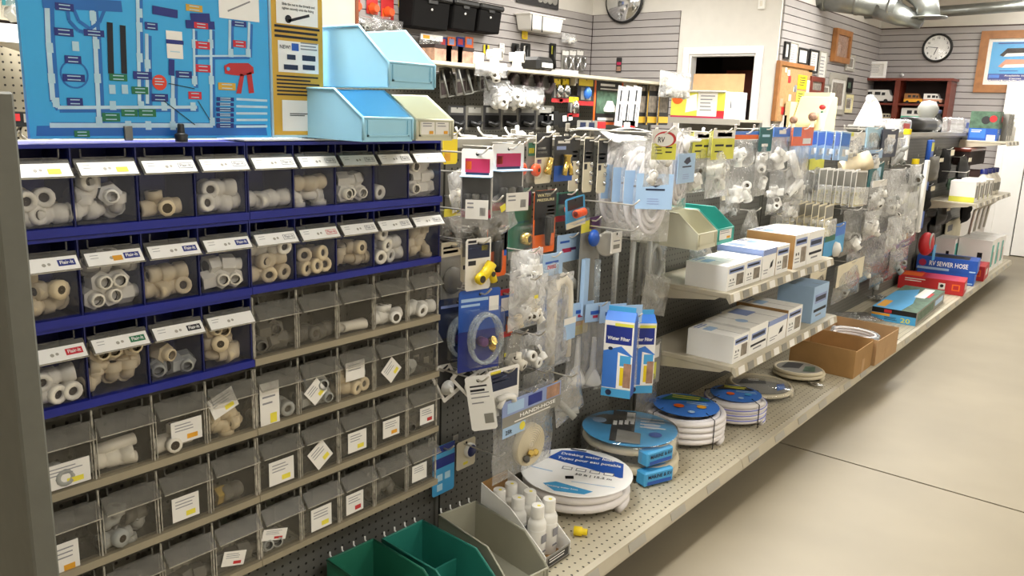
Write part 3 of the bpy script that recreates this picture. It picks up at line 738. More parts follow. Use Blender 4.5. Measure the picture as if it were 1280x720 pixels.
for p0, p1 in (((0.099, 0.843, 1.508), (0.099, 0.908, 1.461)), ((0.099, 0.917, 1.51), (0.099, 0.942, 1.471)), ((0.099, 0.855, 1.542), (0.099, 0.911, 1.534))): pline([p0, p1], .0015, 'ink', .002)
pr.build('printed_diagram', ps)
MB().box(0.0995, 0.105, (0.1, 0.767, 1.439)[1] - .008, (0.1, 0.767, 1.439)[1] + .008, TOPZ + .002, TOPZ + .03, 'galv').build('clip', ps, bevel=.001)

iy = thing('instruction_board', 'mustard yellow instruction panel on pale blue backing beside the blue chart', 'poster')
MB().box(0.086, 0.104, 1.094, 1.238, TOPZ + 0.006, 1.79, 'pale_blue').build('backing', iy, bevel=.002)
F = Frame((0.104, 0, 0), (0, 1, 0), (0, 0, 1)); pr = MB()
def prect(a, b, m, l): (u0, v1), (u1, v0) = uv(a), uv(b); pr.rect(F, u0, v0, u1, v1, m, l)
pr.rect(F, (0.104, 1.097, 1.56)[1], TOPZ + .012, (0.104, 1.235, 1.567)[1], 1.785, 'mustard', .0006)
prect((0.104, 1.11, 1.747), (0.104, 1.222, 1.683), 'white', .0012); prect((0.104, 1.112, 1.647), (0.104, 1.222, 1.579), 'white', .0012); prect((0.104, 1.119, 1.518), (0.104, 1.212, 1.449), 'white', .0012)
pr.text(F, 'NEW!', *uv((0.104, 1.116, 1.63)), .011, 'ink', .0018)
prect((0.104, 1.148, 1.643), (0.104, 1.167, 1.627), 'blue', .0018)
for a, b in (((0.104, 1.135, 1.618), (0.104, 1.158, 1.607)), ((0.104, 1.176, 1.619), (0.104, 1.213, 1.607)), ((0.104, 1.126, 1.596), (0.104, 1.164, 1.585)), ((0.104, 1.177, 1.598), (0.104, 1.211, 1.587))): prect(a, b, 'navy', .0018)
pr.lines(F, *uv((0.104, 1.172, 1.627)), *uv((0.104, 1.221, 1.647)), 3, 'ink_grey', .4, l=.0018)
pr.text(F, 'Slide the nut to the threads and', *uv((0.104, 1.125, 1.723)), .0075, 'ink', .0018, width=.088)
pr.text(F, 'tighten securely onto the fitting', *uv((0.104, 1.125, 1.714)), .0075, 'ink', .0018, width=.085)
pr.line(F, *uv((0.104, 1.141, 1.69)), *uv((0.104, 1.198, 1.707)), .006, 'ink', .0018); pr.disc(F, *uv((0.104, 1.141, 1.694)), .009, 'ink', .0018, 10)
pr.lines(F, *uv((0.104, 1.104, 1.648)), *uv((0.104, 1.229, 1.68)), 3, 'ink', .5, .08, l=.0018)
pr.lines(F, *uv((0.104, 1.106, 1.524)), *uv((0.104, 1.231, 1.572)), 6, 'ink', .45, .3, l=.0018)
pr.lines(F, *uv((0.104, 1.139, 1.481)), *uv((0.104, 1.19, 1.489)), 2, 'ink', .5, .2, l=.0018)
pr.build('printed_sheet', iy)
MB().box(0.02, 0.128, 1.005, 1.26, TOPZ + .0005, TOPZ + .0035, 'white').build('cardboard_strip')
tag(bpy.data.objects['cardboard_strip'], 'flat white card strip on the blue bins under the yellow panel', 'card')
sp = thing('hose_spout', 'small black plastic spout standing on the bins before the chart', 'spout', (0.118, (0.118, 0.867, 1.436)[1], TOPZ))
MB().lathe([(.012, 0), (.013, .014), (.008, .017)], 'black', 12).build('collar', sp)
MB().lathe([(.0075, .017), (.0065, .034), (.004, .036)], 'black', 12).build('nozzle', sp)

def hopper(name, label, mat, loc, w, d, h, rz=0, hf=0.46, dk=0.70, slot=True, cards=0, prongs=False, inner=None):
    t = thing(name, label, 'bin', loc, (0, 0, rz)); k = .004
    prof = [(0, 0), (d, 0), (d, h * hf), (d * dk, h), (0, h)]
    mb = MB()
    mb.prism(prof, 0, k, 'y', mat).prism(prof, w - k, w, 'y', mat)
    mb.box(0, k, k, w - k, 0, h, mat).box(k, d - k, k, w - k, 0, k, mat).box(d - k, d, k, w - k, 0, h * hf, mat)
    mb.build('tub', t)
    rim = MB()
    for y in (0.0, w):
        rim.tube([(0, y, h), (d * dk, y, h), (d + .001, y, h * hf), (d + .001, y, 0.004)], .0032, mat, 6)
    rim.tube([(d, 0, h * hf), (d, w, h * hf)], .0034, mat, 6).tube([(0, 0, h), (0, w, h)], .0034, mat, 6)
    rim.build('rim', t)
    if slot:
        s = MB(); z0, z1 = h * .10, h * hf * .92
        s.box(d, d + .003, w * .08, w * .92, z0, z0 + .004, mat).box(d, d + .003, w * .08, w * .08 + .004, z0, z1, mat).box(d, d + .003, w * .92 - .004, w * .92, z0, z1, mat)
        s.build('label_slot', t)
    for i in range(cards):
        cw = w * .80 / cards; y0 = w * .10 + i * cw
        c = MB().box(d + .0005, d + .0015, y0 + .002, y0 + cw - .002, h * .10 + .004, h * hf * .92, 'paper'); Fc = FX(d + .0015, y0, h * .10)
        c.lines(Fc, .008, h * .18, cw * .8, h * .30, 2, 'ink_grey', .3).rect(Fc, cw * .6, h * .05, cw * .88, h * .12, 'sticker_orange', .0006)
        c.build('label_card', t)
    if prongs:
        for i in range(4):
            y = w * (.12 + .25 * i); MB().tube([(.0, y, h - .004), (-.012, y, h + .001), (-.013, y, h + .012)], .0025, 'white', 6).build('hang_prong', t)
    if inner: MB().prism([(d * .45, k), (d * .45, h * .55), (d * .47, h * .55), (d * .47, k)], k, w - k, 'y', mat).build('divider', t)
    return t
hopper('hopper_bin', 'light blue open bin, lower of the two stacked on the bins', 'bin_blue', (-0.02, 1.188, TOPZ + 0.006), 0.148, 0.32, 0.112)
hopper('hopper_bin', 'light blue open bin stacked on top of the other light blue bin', 'bin_blue', (-0.03, 1.262, TOPZ + 0.126), 0.145, 0.33, 0.135, hf=.40)
hopper('hopper_bin', 'cream open bin with two paper labels beside the stacked light blue bins', 'bin_cream', (-0.02, 1.368, TOPZ + 0.006), 0.125, 0.30, 0.105, cards=2, inner=True)
hopper('hopper_bin', 'dark green open bin on the base deck, closest to the camera', 'bin_green', (0.075, 1.245, DECK + .001), 0.158, 0.31, 0.13, rz=-.06, prongs=True, inner=True)
hopper('hopper_bin', 'teal green open bin on the base deck between green and grey bins', 'bin_green2', (0.11, 1.412, DECK + .001), 0.155, 0.32, 0.135, rz=-.04, prongs=True, inner=True)
hopper('hopper_bin', 'grey open bin on the base deck beside the bottle carton', 'bin_grey', (0.13, 1.622, DECK + .001), 0.145, 0.33, 0.135, rz=-.16, prongs=True)
hopper('hopper_bin', 'cream open bin hung on the pegboard above the white boxes', 'bin_cream', (0.004, (0.2, 2.903, 0.996)[1] - .05, 1.005), 0.165, 0.30, 0.135, cards=0)
hopper('hopper_bin', 'teal open bin hung on the pegboard beside the cream bin', 'bin_teal', (0.004, (0.2, 2.903, 0.996)[1] + .122, 1.008), 0.15, 0.30, 0.135, slot=True, cards=1)

# ================================================================ BOXES ON THE TWO SHELVES
def carton(label, x0, x1, y0, y1, z0, z1, base='white', side=None, name='carton', cat='box', prints=None, rz=0, group=None, lid=True):
    """closed printed carton; side = colour of the end that faces the camera"""
    cx, cy = (x0 + x1) / 2, (y0 + y1) / 2
    a, b, h = (x1 - x0) / 2, (y1 - y0) / 2, z1 - z0
    t = thing(name, label, cat, (cx, cy, z0), (0, 0, rz), group)
    mb = MB().box(-a, a, -b, b, 0, h, base)
    if side: mb.rect(FY(-b, -a, 0), 0, 0, 2 * a, h, side, .0004)
    fx, fy, fz = FX(a, -b, 0), FY(-b, -a, 0), FZ(h, a, -b)
    if prints: prints(mb, fx, fy, fz, 2 * a, 2 * b, h)
    mb.build('body', t, bevel=0)
    if lid:
        l = MB().box(-a * .99, a * .99, -.0012, .0012, h - .0003, h + .0004, 'ink_grey')
        l.build('lid_seam', t)
    return t
def pr_dark(mb, fx, fy, fz, w, d, h, side_m='ink_grey', pic='photo_tone'):
    mb.rect(fx, d * .08, h * .68, d * .92, h * .88, 'lavender'); mb.rect(fx, d * .12, h * .74, d * .85, h * .82, 'ink', .0009)
    mb.rect(fx, d * .52, h * .14, d * .92, h * .60, pic); mb.disc(fx, d * .18, h * .42, min(d, h) * .05, 'ink', .0008, 8); mb.disc(fx, d * .34, h * .42, min(d, h) * .05, 'ink', .0008, 8)
    mb.lines(fx, d * .1, h * .1, d * .45, h * .3, 2, 'ink_grey', .3)
    mb.rect(fz, d * .15, w * .55, d * .6, w * .75, 'ltblue'); mb.lines(fz, d * .15, w * .8, d * .8, w * .95, 2, 'lavender', .5)
def pr_line(mb, fx, fy, fz, w, d, h):
    mb.rect(fx, d * .12, h * .52, d * .9, h * .76, 'lavender'); mb.rect(fx, d * .16, h * .58, d * .84, h * .70, 'navy', .0009)
    mb.rect(fx, d * .1, h * .28, d * .92, h * .36, 'ink', .0009); mb.lines(fx, d * .25, h * .1, d * .7, h * .2, 1, 'ink_grey', .5)
    mb.disc(fz, d * .5, w * .4, min(d, w) * .14, 'ltblue', .0006)
def pr_blue(mb, fx, fy, fz, w, d, h):
    mb.rect(fx, 0, h * .80, d, h, 'lavender'); mb.rect(fy, 0, h * .78, w, h, 'lavender', .0008)
    mb.poly(fx, [(d * .55, h * .3), (d * .75, h * .36), (d * .8, h * .6), (d * .62, h * .5)], 'ink'); mb.rect(fz, d * .1, w * .5, d * .6, w * .9, 'lavender')
    mb.lines(fx, d * .1, h * .1, d * .5, h * .3, 2, 'ink_grey', .3)
carton('nearest white box on the upper shelf, blank white end', .195, .378, 2.992, 3.163, SH1, .934, prints=pr_dark)
carton('second white box on the upper shelf, behind the nearest white one', .195, .378, 3.167, 3.330, SH1, .936, prints=pr_dark)
carton('white box with a periwinkle blue lid band on the upper shelf', .165, .380, 3.340, 3.485, SH1, .962, prints=pr_blue)
carton('white box with brown end between the blue-lid box and the tall box', .165, .380, 3.492, 3.640, SH1, .960, side='brown_board_lt', prints=pr_dark)
carton('tall white box with an orange-brown end on the upper shelf', .150, .385, 3.690, 3.862, SH1, .992, side='brown_board', prints=pr_dark)
carton('last tall white box at the far end of the upper shelf', .150, .385, 3.870, 4.085, SH1, .990, prints=pr_line)
carton('nearest white box on the lower shelf, blank white end', .225, .428, 3.000, 3.150, SH2, .652, prints=pr_dark)
carton('second white box on the lower shelf with a navy wordmark band', .225, .428, 3.155, 3.350, SH2, .660, prints=pr_line)
carton('third white box on the lower shelf, beside the brown one', .200, .430, 3.357, 3.570, SH2, .652, prints=pr_blue)
carton('brown-ended box on the lower shelf before the light blue one', .180, .430, 3.577, 3.757, SH2, .664, side='brown_board', prints=pr_dark)
carton('tall light blue box standing at the far end of the lower shelf', .250, .428, 3.905, 4.120, SH2, .722, base='ltblue', side='ltblue', prints=pr_line)
cc = thing('tubing_coil', 'small coil of clear tubing at the far tip of the lower shelf', 'coil', (.36, 4.155, SH2))
MB().tube([(.05 * math.cos(a * .5), .028 * math.sin(a * .5), .006 + .0022 * a) for a in range(38)], .005, 'tubing', 6).build('tube', cc)

# ================================================================ ON THE BASE DECK
def helix(R, r, turns, n=28, cx=0, cy=0, z0=0, squash=1.0, jit=.0):
    pts = []
    for i in range(int(turns * n) + 1):
        a = 2 * PI * i / n; q = 1 + jit * math.sin(a * 1.7)
        pts.append((cx + R * q * math.cos(a), cy + R * squash * q * math.sin(a), z0 + r + 2.02 * r * i / n))
    return pts
U1, V1 = (.92, .39, 0), (-.39, .92, 0)
# hose 1: white drinking water hose with a big printed disc
h1 = thing('water_hose', 'white drinking water hose coil under a big round printed card', 'hose', (.215, 2.235, DECK))
MB().tube(helix(.178, .0155, 2.0), .0155, 'hose_white', 10).tube(helix(.146, .0155, 2.0), .0155, 'hose_white', 10).build('hose', h1)
cd = MB().lathe([(.0005, .097), (.196, .0955), (.199, .097), (.196, .0985), (.0005, .0985)], 'white', 40, smooth=False).build('card_disc', h1)
Fd = Frame((0, 0, .0970), U1, V1)
pb = MB()
pb.poly(Fd, [(-.125, .075), (-.09, .155), (-.03, .17), (.0, .168), (.15, .115), (.165, .0), (.155, -.005), (.03, .035), (-.06, .055)], 'blue', .0022)
pb.poly(Fd, [(-.09, -.135), (-.04, -.178), (.06, -.17), (.085, -.14), (-.05, -.108)], 'sky', .0022)
pb.text(Fd, 'Drinking water hose', -.085, .118, .030, 'white', .0034, width=.20)
pb.text(Fd, 'Tuyau pour eau potable', -.09, .078, .030, 'white', .0034, width=.235)
pb.rect(Fd, -.06, .172, .0, .182, 'navy', .003)
for k in range(4): pb.rect(Fd, -.055 + .05 * k, -.002, -.018 + .05 * k, .022, 'ink_grey', .0024).rect(Fd, -.051 + .05 * k, .002, -.022 + .05 * k, .018, 'white', .0027)
pb.text(Fd, '50 ft | 15.2 m', .0, -.036, .022, 'ink', .003, width=.13)
pb.poly(Fd, [(-.03, -.055), (-.002, -.045), (.004, -.068), (-.024, -.077)], 'black', .0026)
pb.line(Fd, -.17, -.02, -.08, -.035, .006, 'ltblue', .0024).line(Fd, .0, -.09, .15, -.085, .004, 'ltblue', .0024)
pb.text(Fd, 'Drinking water hose', -.075, -.152, .015, 'white', .0034, width=.11)
pb.build('printed_label', h1)
# hose 2: two packs of marine hose with blue wraps
for k, (z0, lab) in enumerate(((DECK, 'cream marine hose pack, lower of the two stacked beside the white hose'), (DECK + .074, 'cream marine hose pack in clear wrap lying on top of its twin'))):
    ox, oy = (.222, 2.608) if k == 0 else (.205, 2.605)
    t = thing('water_hose', lab, 'hose', (ox, oy, z0), (0, 0, .1 * k))
    MB().tube(helix(.168, .0165, 1.15, squash=.92), .0165, 'hose_cream', 10).tube(helix(.135, .0165, 1.15, squash=.92), .0165, 'hose_cream', 10).build('hose', t)
    MB().box(.140, .192, -.095, .045, .006, .062, 'sky').build('label_wrap', t, rot=(0, 0, -.35), bevel=.006)
    l = MB(); Fl = Frame((.1925, -.092, .006), (0, 1, 0), (0, 0, 1)); l.text(Fl, 'MARINE & RV', .012, .030, .020, 'navy', .0015, width=.115).rect(Fl, .01, .006, .125, .02, 'blue', .001)
    l.build('lettering', t, rot=(0, 0, -.35))
    if k == 1:
        MB().lathe([(.062, .074), (.182, .074), (.184, .077), (.062, .080)], 'sky', 36, smooth=False).build('card_disc', t)
        pc = MB(); Fp = Frame((0, 0, .0805), U1, V1)
        pc.rect(Fp, -.07, -.155, .02, .16, 'card_dark').poly(Fp, [(-.045, -.165), (.045, -.165), (.045, -.06), (-.045, -.04)], 'card_grey', .001)
        for q in range(4): pc.rect(Fp, -.065 + .022 * q, .0 + .008 * q, -.05 + .022 * q, .045 + .008 * q, 'white', .0016)
        pc.rect(Fp, -.015, .055, .018, .15, 'white', .0014).disc(Fp, .085, .02, .03, 'ltblue', .0012).disc(Fp, -.12, .04, .028, 'ltblue', .0012).disc(Fp, .1, -.06, .025, 'blue', .0012)
        pc.lines(Fp, .04, -.02, .14, .1, 4, 'white', .3, l=.0014).build('printed_label', t)
        MB().lathe([(.188, .0), (.192, .05), (.188, .082), (.0005, .087)], 'blister_clear', 30, TR(0, 0, 0), True).build('plastic_wrap', t)
        MB().lathe([(.055, .0806), (.0005, .0812)], 'black', 20).build('centre_hole', t, (-.10, .02, 0))
yf = thing('hose_fitting', 'small yellow hose fitting on the deck beside the bottle carton', 'fitting', (.385, 2.02, DECK + .016), (0, 0, .5))
MB().lathe([(.009, -.022), (.016, -.022), (.016, .004), (.011, .006), (.011, .022), (.006, .022)], 'yellow', 8, TR(0, 0, 0, 0, PI / 2, 0)).build('barb', yf)
MB().lathe([(.0095, .0222), (.0005, .0215)], 'bore', 10, TR(0, 0, 0, 0, PI / 2, 0)).build('bore', yf)
# hose 3, 4: white coils with round blue labels
def ringhose(label, x, y, R, turns, r, stripe, lab_m, seal):
    t = thing('water_hose', label, 'hose', (x, y, DECK))
    MB().tube(helix(R, r, turns, squash=.97, jit=.01), r, 'hose_white', 10).tube(helix(R - 2 * r, r, turns), r, 'hose_white', 8).build('hose', t)
    H = 2.02 * r * turns + 2.1 * r
    if stripe:
        MB().tube([(p[0] * 1.0 + p[0] / R * r * .75, p[1] + p[1] / R * r * .75, p[2] + r * .55) for p in helix(R, r, turns - .3)], r * .22, stripe, 5).build('stripe', t)
    MB().lathe([(.0005, H), (R * .86, H), (R * .88, H + .003), (.0005, H + .008)], lab_m, 30, smooth=False).build('card_disc', t)
    p = MB(); Fp = Frame((0, 0, H + .0075), U1, V1); q = R / .17
    p.poly(Fp, [(-.12 * q, .02 * q), (-.07 * q, .11 * q), (.05 * q, .12 * q), (.11 * q, .07 * q), (.02 * q, .045 * q)], 'green_card' if seal == 'lime' else 'card_dark', .0014)
    p.lines(Fp, -.07 * q, .05 * q, .06 * q, .1 * q, 2, 'lime', .5, .1, .0022)
    p.disc(Fp, -.03 * q, -.04 * q, .024 * q, 'orange', .0016, 14).disc(Fp, .07 * q, -.02 * q, .022 * q, 'sticker_orange' if seal == 'lime' else 'sky', .0016, 14).disc(Fp, .03 * q, -.10 * q, .016 * q, 'ltblue', .0016)
    p.lines(Fp, .0, -.01 * q, .12 * q, .03 * q, 2, 'pale_blue', .35, l=.0018)
    p.build('printed_label', t)
    for a in (-.35, 1.2, 3.3, -2.0):
        c, s = math.cos(a), math.sin(a)
        MB().tube([((R - 3 * r) * c, (R - 3 * r) * s, H + .006), ((R + r) * c, (R + r) * s, H - r * .6), ((R + r * 1.12) * c, (R + r * 1.12) * s, r), ((R + r) * c, (R + r) * s, .003)], .0022, 'black', 5).build('cable_tie', t)
    return t
ringhose('white hose coil with a round blue and green label, in the middle of the deck', .235, 3.02, .158, 4.4, .0125, None, 'blue_mid', 'lime')
ringhose('white hose coil with lilac stripes and a round blue label', .305, 3.37, .130, 4.0, .0115, 'hose_lilac', 'blue_mid', 'red')
t = thing('hose_pack', 'flat bagged hose with a dark label behind the striped coil', 'hose', (.25, 3.80, DECK), (0, 0, .2))
MB().tube(helix(.150, .011, 1.7), .011, 'hose_cream', 8).build('hose', t)
MB().lathe([(.0005, .040), (.14, .038), (.14, .042), (.0005, .045)], 'card_grey', 28, smooth=False).build('card_disc', t)
p = MB(); Fp = Frame((0, 0, .0452), U1, V1); p.poly(Fp, [(-.11, -.01), (-.05, .11), (.04, .10), (.03, .0)], 'card_dark').poly(Fp, [(.06, -.1), (.11, -.06), (.12, .02), (.08, .0)], 'blue_mid').lines(Fp, -.05, .03, .01, .07, 2, 'white', .4, l=.0012)
p.build('printed_label', t)
MB().lathe([(.168, .0), (.172, .03), (.16, .046), (.0005, .050)], 'blister_clear', 24).build('plastic_wrap', t)
t = thing('hose_pack', 'grey bagged hose pack lying before the open cardboard boxes', 'hose', (.30, 4.20, DECK), (0, 0, -.1))
MB().tube(helix(.125, .010, 2.0), .010, 'hose_cream', 8).build('hose', t)
MB().lathe([(.0005, .045), (.12, .040), (.12, .044), (.0005, .049)], 'card_grey', 24, smooth=False).build('card_disc', t)
p = MB(); Fp = Frame((0, 0, .0485), U1, V1); p.poly(Fp, [(-.09, -.03), (-.06, .08), (.02, .08), (.0, -.02)], 'card_dark').poly(Fp, [(.02, -.06), (.08, -.04), (.08, .05), (.03, .04)], 'photo_green'); p.build('printed_label', t)
MB().tube([(.10, -.09, .01), (.15, -.10, .012), (.175, -.085, .012)], .009, 'chrome', 8).build('hose_end', t)

# display carton with six white bottles
bc = thing('display_carton', 'white display carton with a cut-away front holding bottles', 'box', (0, 0, DECK + .001))
X0, X1, Y0, Y1 = .165, .425, 1.775, 1.905
for y in (Y0, Y1 - .003):
    MB().prism([(X0, 0), (X1, 0), (X1, .045), (X0 + .12, .155), (X0, .20)], y, y + .003, 'y', 'white').build('side_panel', bc)
MB().box(X0, X0 + .003, Y0 + .003, Y1 - .003, 0, .20, 'brown_board').build('rear_panel', bc)
MB().box(X0 + .003, X1, Y0 + .003, Y1 - .003, 0, .003, 'brown_board').build('base', bc)
fp = MB().box(X1 - .003, X1, Y0 + .003, Y1 - .003, 0, .04, 'card_grey'); fp.rect(FX(X1, Y0, 0), .012, .008, .118, .034, 'card_dark').lines(FX(X1, Y0, 0), .02, .012, .1, .03, 2, 'white', .4, l=.001); fp.build('front_panel', bc)
bot = None; pos = ['back row, left', 'back row, right', 'middle row, left', 'middle row, right', 'front row, left', 'front row, right']
for i in range(6):
    xx = X0 + .045 + .076 * (i // 2); yy = Y0 + .036 + .058 * (i % 2)
    lab = 'small white lotion-type bottle in the display carton, ' + pos[i]
    if bot is None:
        bot = thing('white_bottle', lab, 'bottle', group='white bottles in the display carton')
        MB().lathe([(.026, 0), (.0285, .004), (.0285, .118), (.024, .130), (.0175, .136), (.0175, .140)], 'white_plastic', 18).build('bottle_body', bot)
        MB().lathe([(.0205, .139), (.0205, .172), (.019, .176)], 'white_plastic', 18).build('cap', bot)
        MB().lathe([(.0287, .1), (.0287, .104)], 'white', 18, TR(0, 0, 0, 0, 0, 0)).build('label_band', bot)
        lb = MB()
        for q in range(5): lb.box(.0283, .0291, -.012 + .0045 * q, -.0085 + .0045 * q, .03, .036, 'ink_grey')
        lb.box(.0280, .0293, -.012, .012, .062, .088, 'ink_grey').build('lettering', bot)
        MB().lathe([(.006, .1761), (.0005, .1763)], 'sticker', 8, TR(.004, 0, 0)).build('sticker_dot', bot)
        o = bot
    else:
        o = copy_tree(bot)
        o['label'] = lab
    o.location = (xx, yy, DECK + .0045)

# open cardboard boxes
def open_box(label, x0, x1, y0, y1, h, rz=0, lip=.0, mat='brown_board'):
    a, b = (x1 - x0) / 2, (y1 - y0) / 2; k = .004
    t = thing('cardboard_box', label, 'box', ((x0 + x1) / 2, (y0 + y1) / 2, DECK + .001), (0, 0, rz))
    MB().box(-a, a, -b, -b + k, 0, h, mat).build('side', t); MB().box(-a, a, b - k, b, 0, h * 1.02, mat).build('side', t)
    MB().box(a - k, a, -b + k, b - k, 0, h * .96, mat).build('side', t); MB().box(-a, -a + k, -b + k, b - k, 0, h, mat).build('side', t)
    MB().box(-a + k, a - k, -b + k, b - k, 0, k, 'brown_board_lt').build('bottom', t)
    MB().box(a - .001, a + .0008, -b * .15, b * .15, 0, h * .5, 'brown_board_lt').build('tape', t)
    return t
open_box('nearer open brown cardboard box jutting over the deck edge', .185, .535, 4.36, 4.68, .155, .0)
open_box('second open brown cardboard box holding clear tubing', .19, .558, 4.70, 5.10, .150, -.03, mat='brown_board_lt')
tcl = thing('tubing_coil', 'coil of clear blue-white tubing inside the second cardboard box', 'coil', (.37, 4.90, DECK + .012))
MB().tube(helix(.135, .008, 6.5, squash=.8), .008, 'tubing', 7).tube(helix(.115, .008, 6.5, squash=.8), .008, 'hose_white', 6).build('tube', tcl)
# sewer hose kit boxes further along the deck
def pr20(mb, fx, fy, fz, w, d, h):
    mb.rect(fy, 0, 0, w, h * .62, 'sky', .0006); mb.rect(fy, 0, h * .62, w, h, 'black', .0006)
    mb.text(fy, '20', w * .66, h * .10, h * .50, 'lime', .0016, width=w * .22); mb.rect(fy, w * .0, h * .42, w * .42, h * .60, 'sticker_orange', .001)
    mb.rect(fy, w * .28, h * .68, w * .45, h * .92, 'red', .001); mb.lines(fy, w * .3, h * .1, w * .6, h * .38, 3, 'ink', .4, l=.0012)
    mb.rect(fx, 0, 0, d, h, 'card_grey', .0005); mb.rect(fx, d * .05, h * .2, d * .6, h * .85, 'photo_green', .0009); mb.rect(fx, d * .65, h * .3, d * .95, h * .75, 'ltblue', .0009)
    mb.rect(fz, 0, 0, d, w, 'photo_green', .0005); mb.poly(fz, [(0, w * .35), (d * .3, w * .3), (d * .9, w * .55), (d * .7, w), (0, w)], 'sky', .0009); mb.rect(fz, d * .05, w * .75, d * .3, w * .95, 'sticker_orange', .0013)
    mb.rect(fz, d * .55, w * .2, d * .95, w * .45, 'paper', .0013); mb.rect(fz, d * .6, w * .12, d * .8, w * .2, 'red', .0016)
carton('green and blue hose kit box marked 20 on the deck', .19, .475, 5.86, 6.85, DECK + .001, .262, 'card_grey', name='hose_box', prints=pr20, rz=.03, lid=False)
def pr_red(mb, fx, fy, fz, w, d, h):
    mb.rect(fy, 0, 0, w, h, 'red', .0006); mb.rect(fx, 0, 0, d, h, 'red', .0006)
    mb.lines(fy, w * .1, h * .55, w * .45, h * .85, 2, 'paper', .4, l=.0012); mb.rect(fy, w * .62, h * .3, w * .72, h * .75, 'paper', .0012).disc(fy, w * .67, h * .55, h * .12, 'black', .0018, 10)
    mb.rect(fy, w * .82, h * .3, w * .94, h * .75, 'orange', .0012); mb.rect(fy, w * .84, h * .38, w * .92, h * .67, 'red', .0018)
    mb.rect(fz, 0, w * .1, d, w * .6, 'magenta', .0005); mb.rect(fz, d * .1, w * .65, d * .8, w * .95, 'orange', .0008)
    mb.rect(fx, d * .3, h * .3, d * .7, h * .75, 'paper', .0012)
carton('long red hose kit box lying across the deck behind the 20 box', .03, .515, 7.20, 7.46, DECK + .001, .285, 'red', name='hose_box', prints=pr_red, rz=.10, lid=False)
carton('second red box under the blue sewer hose box', .05, .52, 8.06, 8.40, DECK + .001, .300, 'red', name='hose_box', prints=pr_red, rz=.06, lid=False)
def pr_sew(mb, fx, fy, fz, w, d, h):
    mb.rect(fy, 0, 0, w, h, 'blue', .0006); mb.rect(fy, w * .02, h * .02, w * .55, h * .2, 'ltblue', .0009)
    mb.text(fy, 'RV SEWER HOSE', w * .21, h * .34, h * .50, 'white', .0018, width=w * .64)
    mb.disc(fy, w * .1, h * .5, h * .26, 'magenta', .0012, 16); mb.rect(fy, w * .88, h * .1, w * .98, h * .2, 'ltblue', .0012)
    mb.rect(fz, d * .1, w * .15, d * .8, w * .9, 'card_dark', .0006); mb.rect(fx, 0, 0, d, h, 'blue_mid', .0005)
carton('blue carton lettered RV SEWER HOSE, upper of the two', .035, .505, 7.74, 8.00, DECK + .101, .385, 'blue', name='hose_box', prints=pr_sew, rz=.10, lid=False)
carton('blue sewer hose carton lying under the lettered one', .05, .495, 7.74, 7.98, DECK + .001, .270, 'blue', name='hose_box', prints=pr_sew, rz=.10, lid=False)
# white boxes at the far end of the deck
def pr_med(mb, fx, fy, fz, w, d, h):
    mb.rect(fx, d * .1, h * .15, d * .5, h * .85, 'bin_teal', .0006); mb.rect(fx, d * .55, h * .2, d * .65, h * .6, 'red', .0006); mb.rect(fy, w * .6, h * .4, w * .75, h * .6, 'black', .0006)
for k, (x0, x1, y0, y1, z1) in enumerate(((.20, .48, 8.60, 8.85, .47), (.20, .48, 8.87, 9.12, .47), (.20, .48, 9.14, 9.38, .46), (.02, .19, 8.5, 8.8, .46))):
    carton(['first white and teal box on the far end of the deck', 'second white and teal box on the far end of the deck', 'third white and teal box on the far end of the deck', 'white box against the pegboard at the far end'][k], x0, x1, y0, y1, DECK + .001, z1, 'white', prints=pr_med)
# crumpled bagged goods on the deck between the boxes

# ================================================================ STOCK HANGING ON THE PEGBOARD
def hook(y, z, L, up=True, label='bare steel wire peg hook in the grey pegboard', r=.0028):
    pts = [(0.002, 0, 0), (L - .012, 0, .002), (L, 0, .010), (L + .012, 0, .022)] if up else [(0.002, 0, 0), (L, 0, 0)]
    t = thing('peg_hook', label, 'hook', (0, y, z), group='wire peg hooks on the pegboard')
    MB().tube(pts, r, 'wire', 6).build('wire_arm', t)
    MB().box(0.0005, .004, -.012, .012, -.008, .020, 'wire').build('back_clip', t, bevel=.001)
    return t
def HK(label): return 'hook of the ' + ' '.join(label.split()[:13])
def pillow(w, h, d, seed, mat, nx=9, nz=12, top=.35, pinch=1.0):
    rn = random.Random(seed); off = Vector((rn.uniform(0, 50), rn.uniform(0, 50), rn.uniform(0, 50)))
    vs, fs = [], []
    for sgn in (1, -1):
        for j in range(nz + 1):
            v = j / nz
            for i in range(nx + 1):
                u = i / nx; e = (1 - abs(2 * u - 1) ** 2.6)
                prof = (v * PI) ; g = math.sin(min(PI, prof)) ** .6 if 0 < v < 1 else 0
                g *= top + (1 - top) * v
                q = noise.noise(Vector((u * 3.1, v * 3.7, sgn * 2.0)) + off)
                x = sgn * (d * e * g * (1 + .5 * q)) + .10 * d * q * (1 if 0 < v < 1 else .5)
                ww = w * (pinch + (1 - pinch) * min(1, v * 2.2)) * (1 + .05 * noise.noise(Vector((v * 5, 3.3, 0)) + off))
                vs.append((x, (u - .5) * ww, -h * v + .012 * q * h))
    m = (nx + 1) * (nz + 1)
    for s in range(2):
        for j in range(nz):
            for i in range(nx):
                a = s * m + j * (nx + 1) + i; f = (a, a + 1, a + nx + 2, a + nx + 1)
                fs.append(f[::-1] if s == 0 else f)
    return MB().add(vs, fs, mat, None, True)
def yz(w, h, u, v): return ((u - .5) * w, (v - 1) * h)
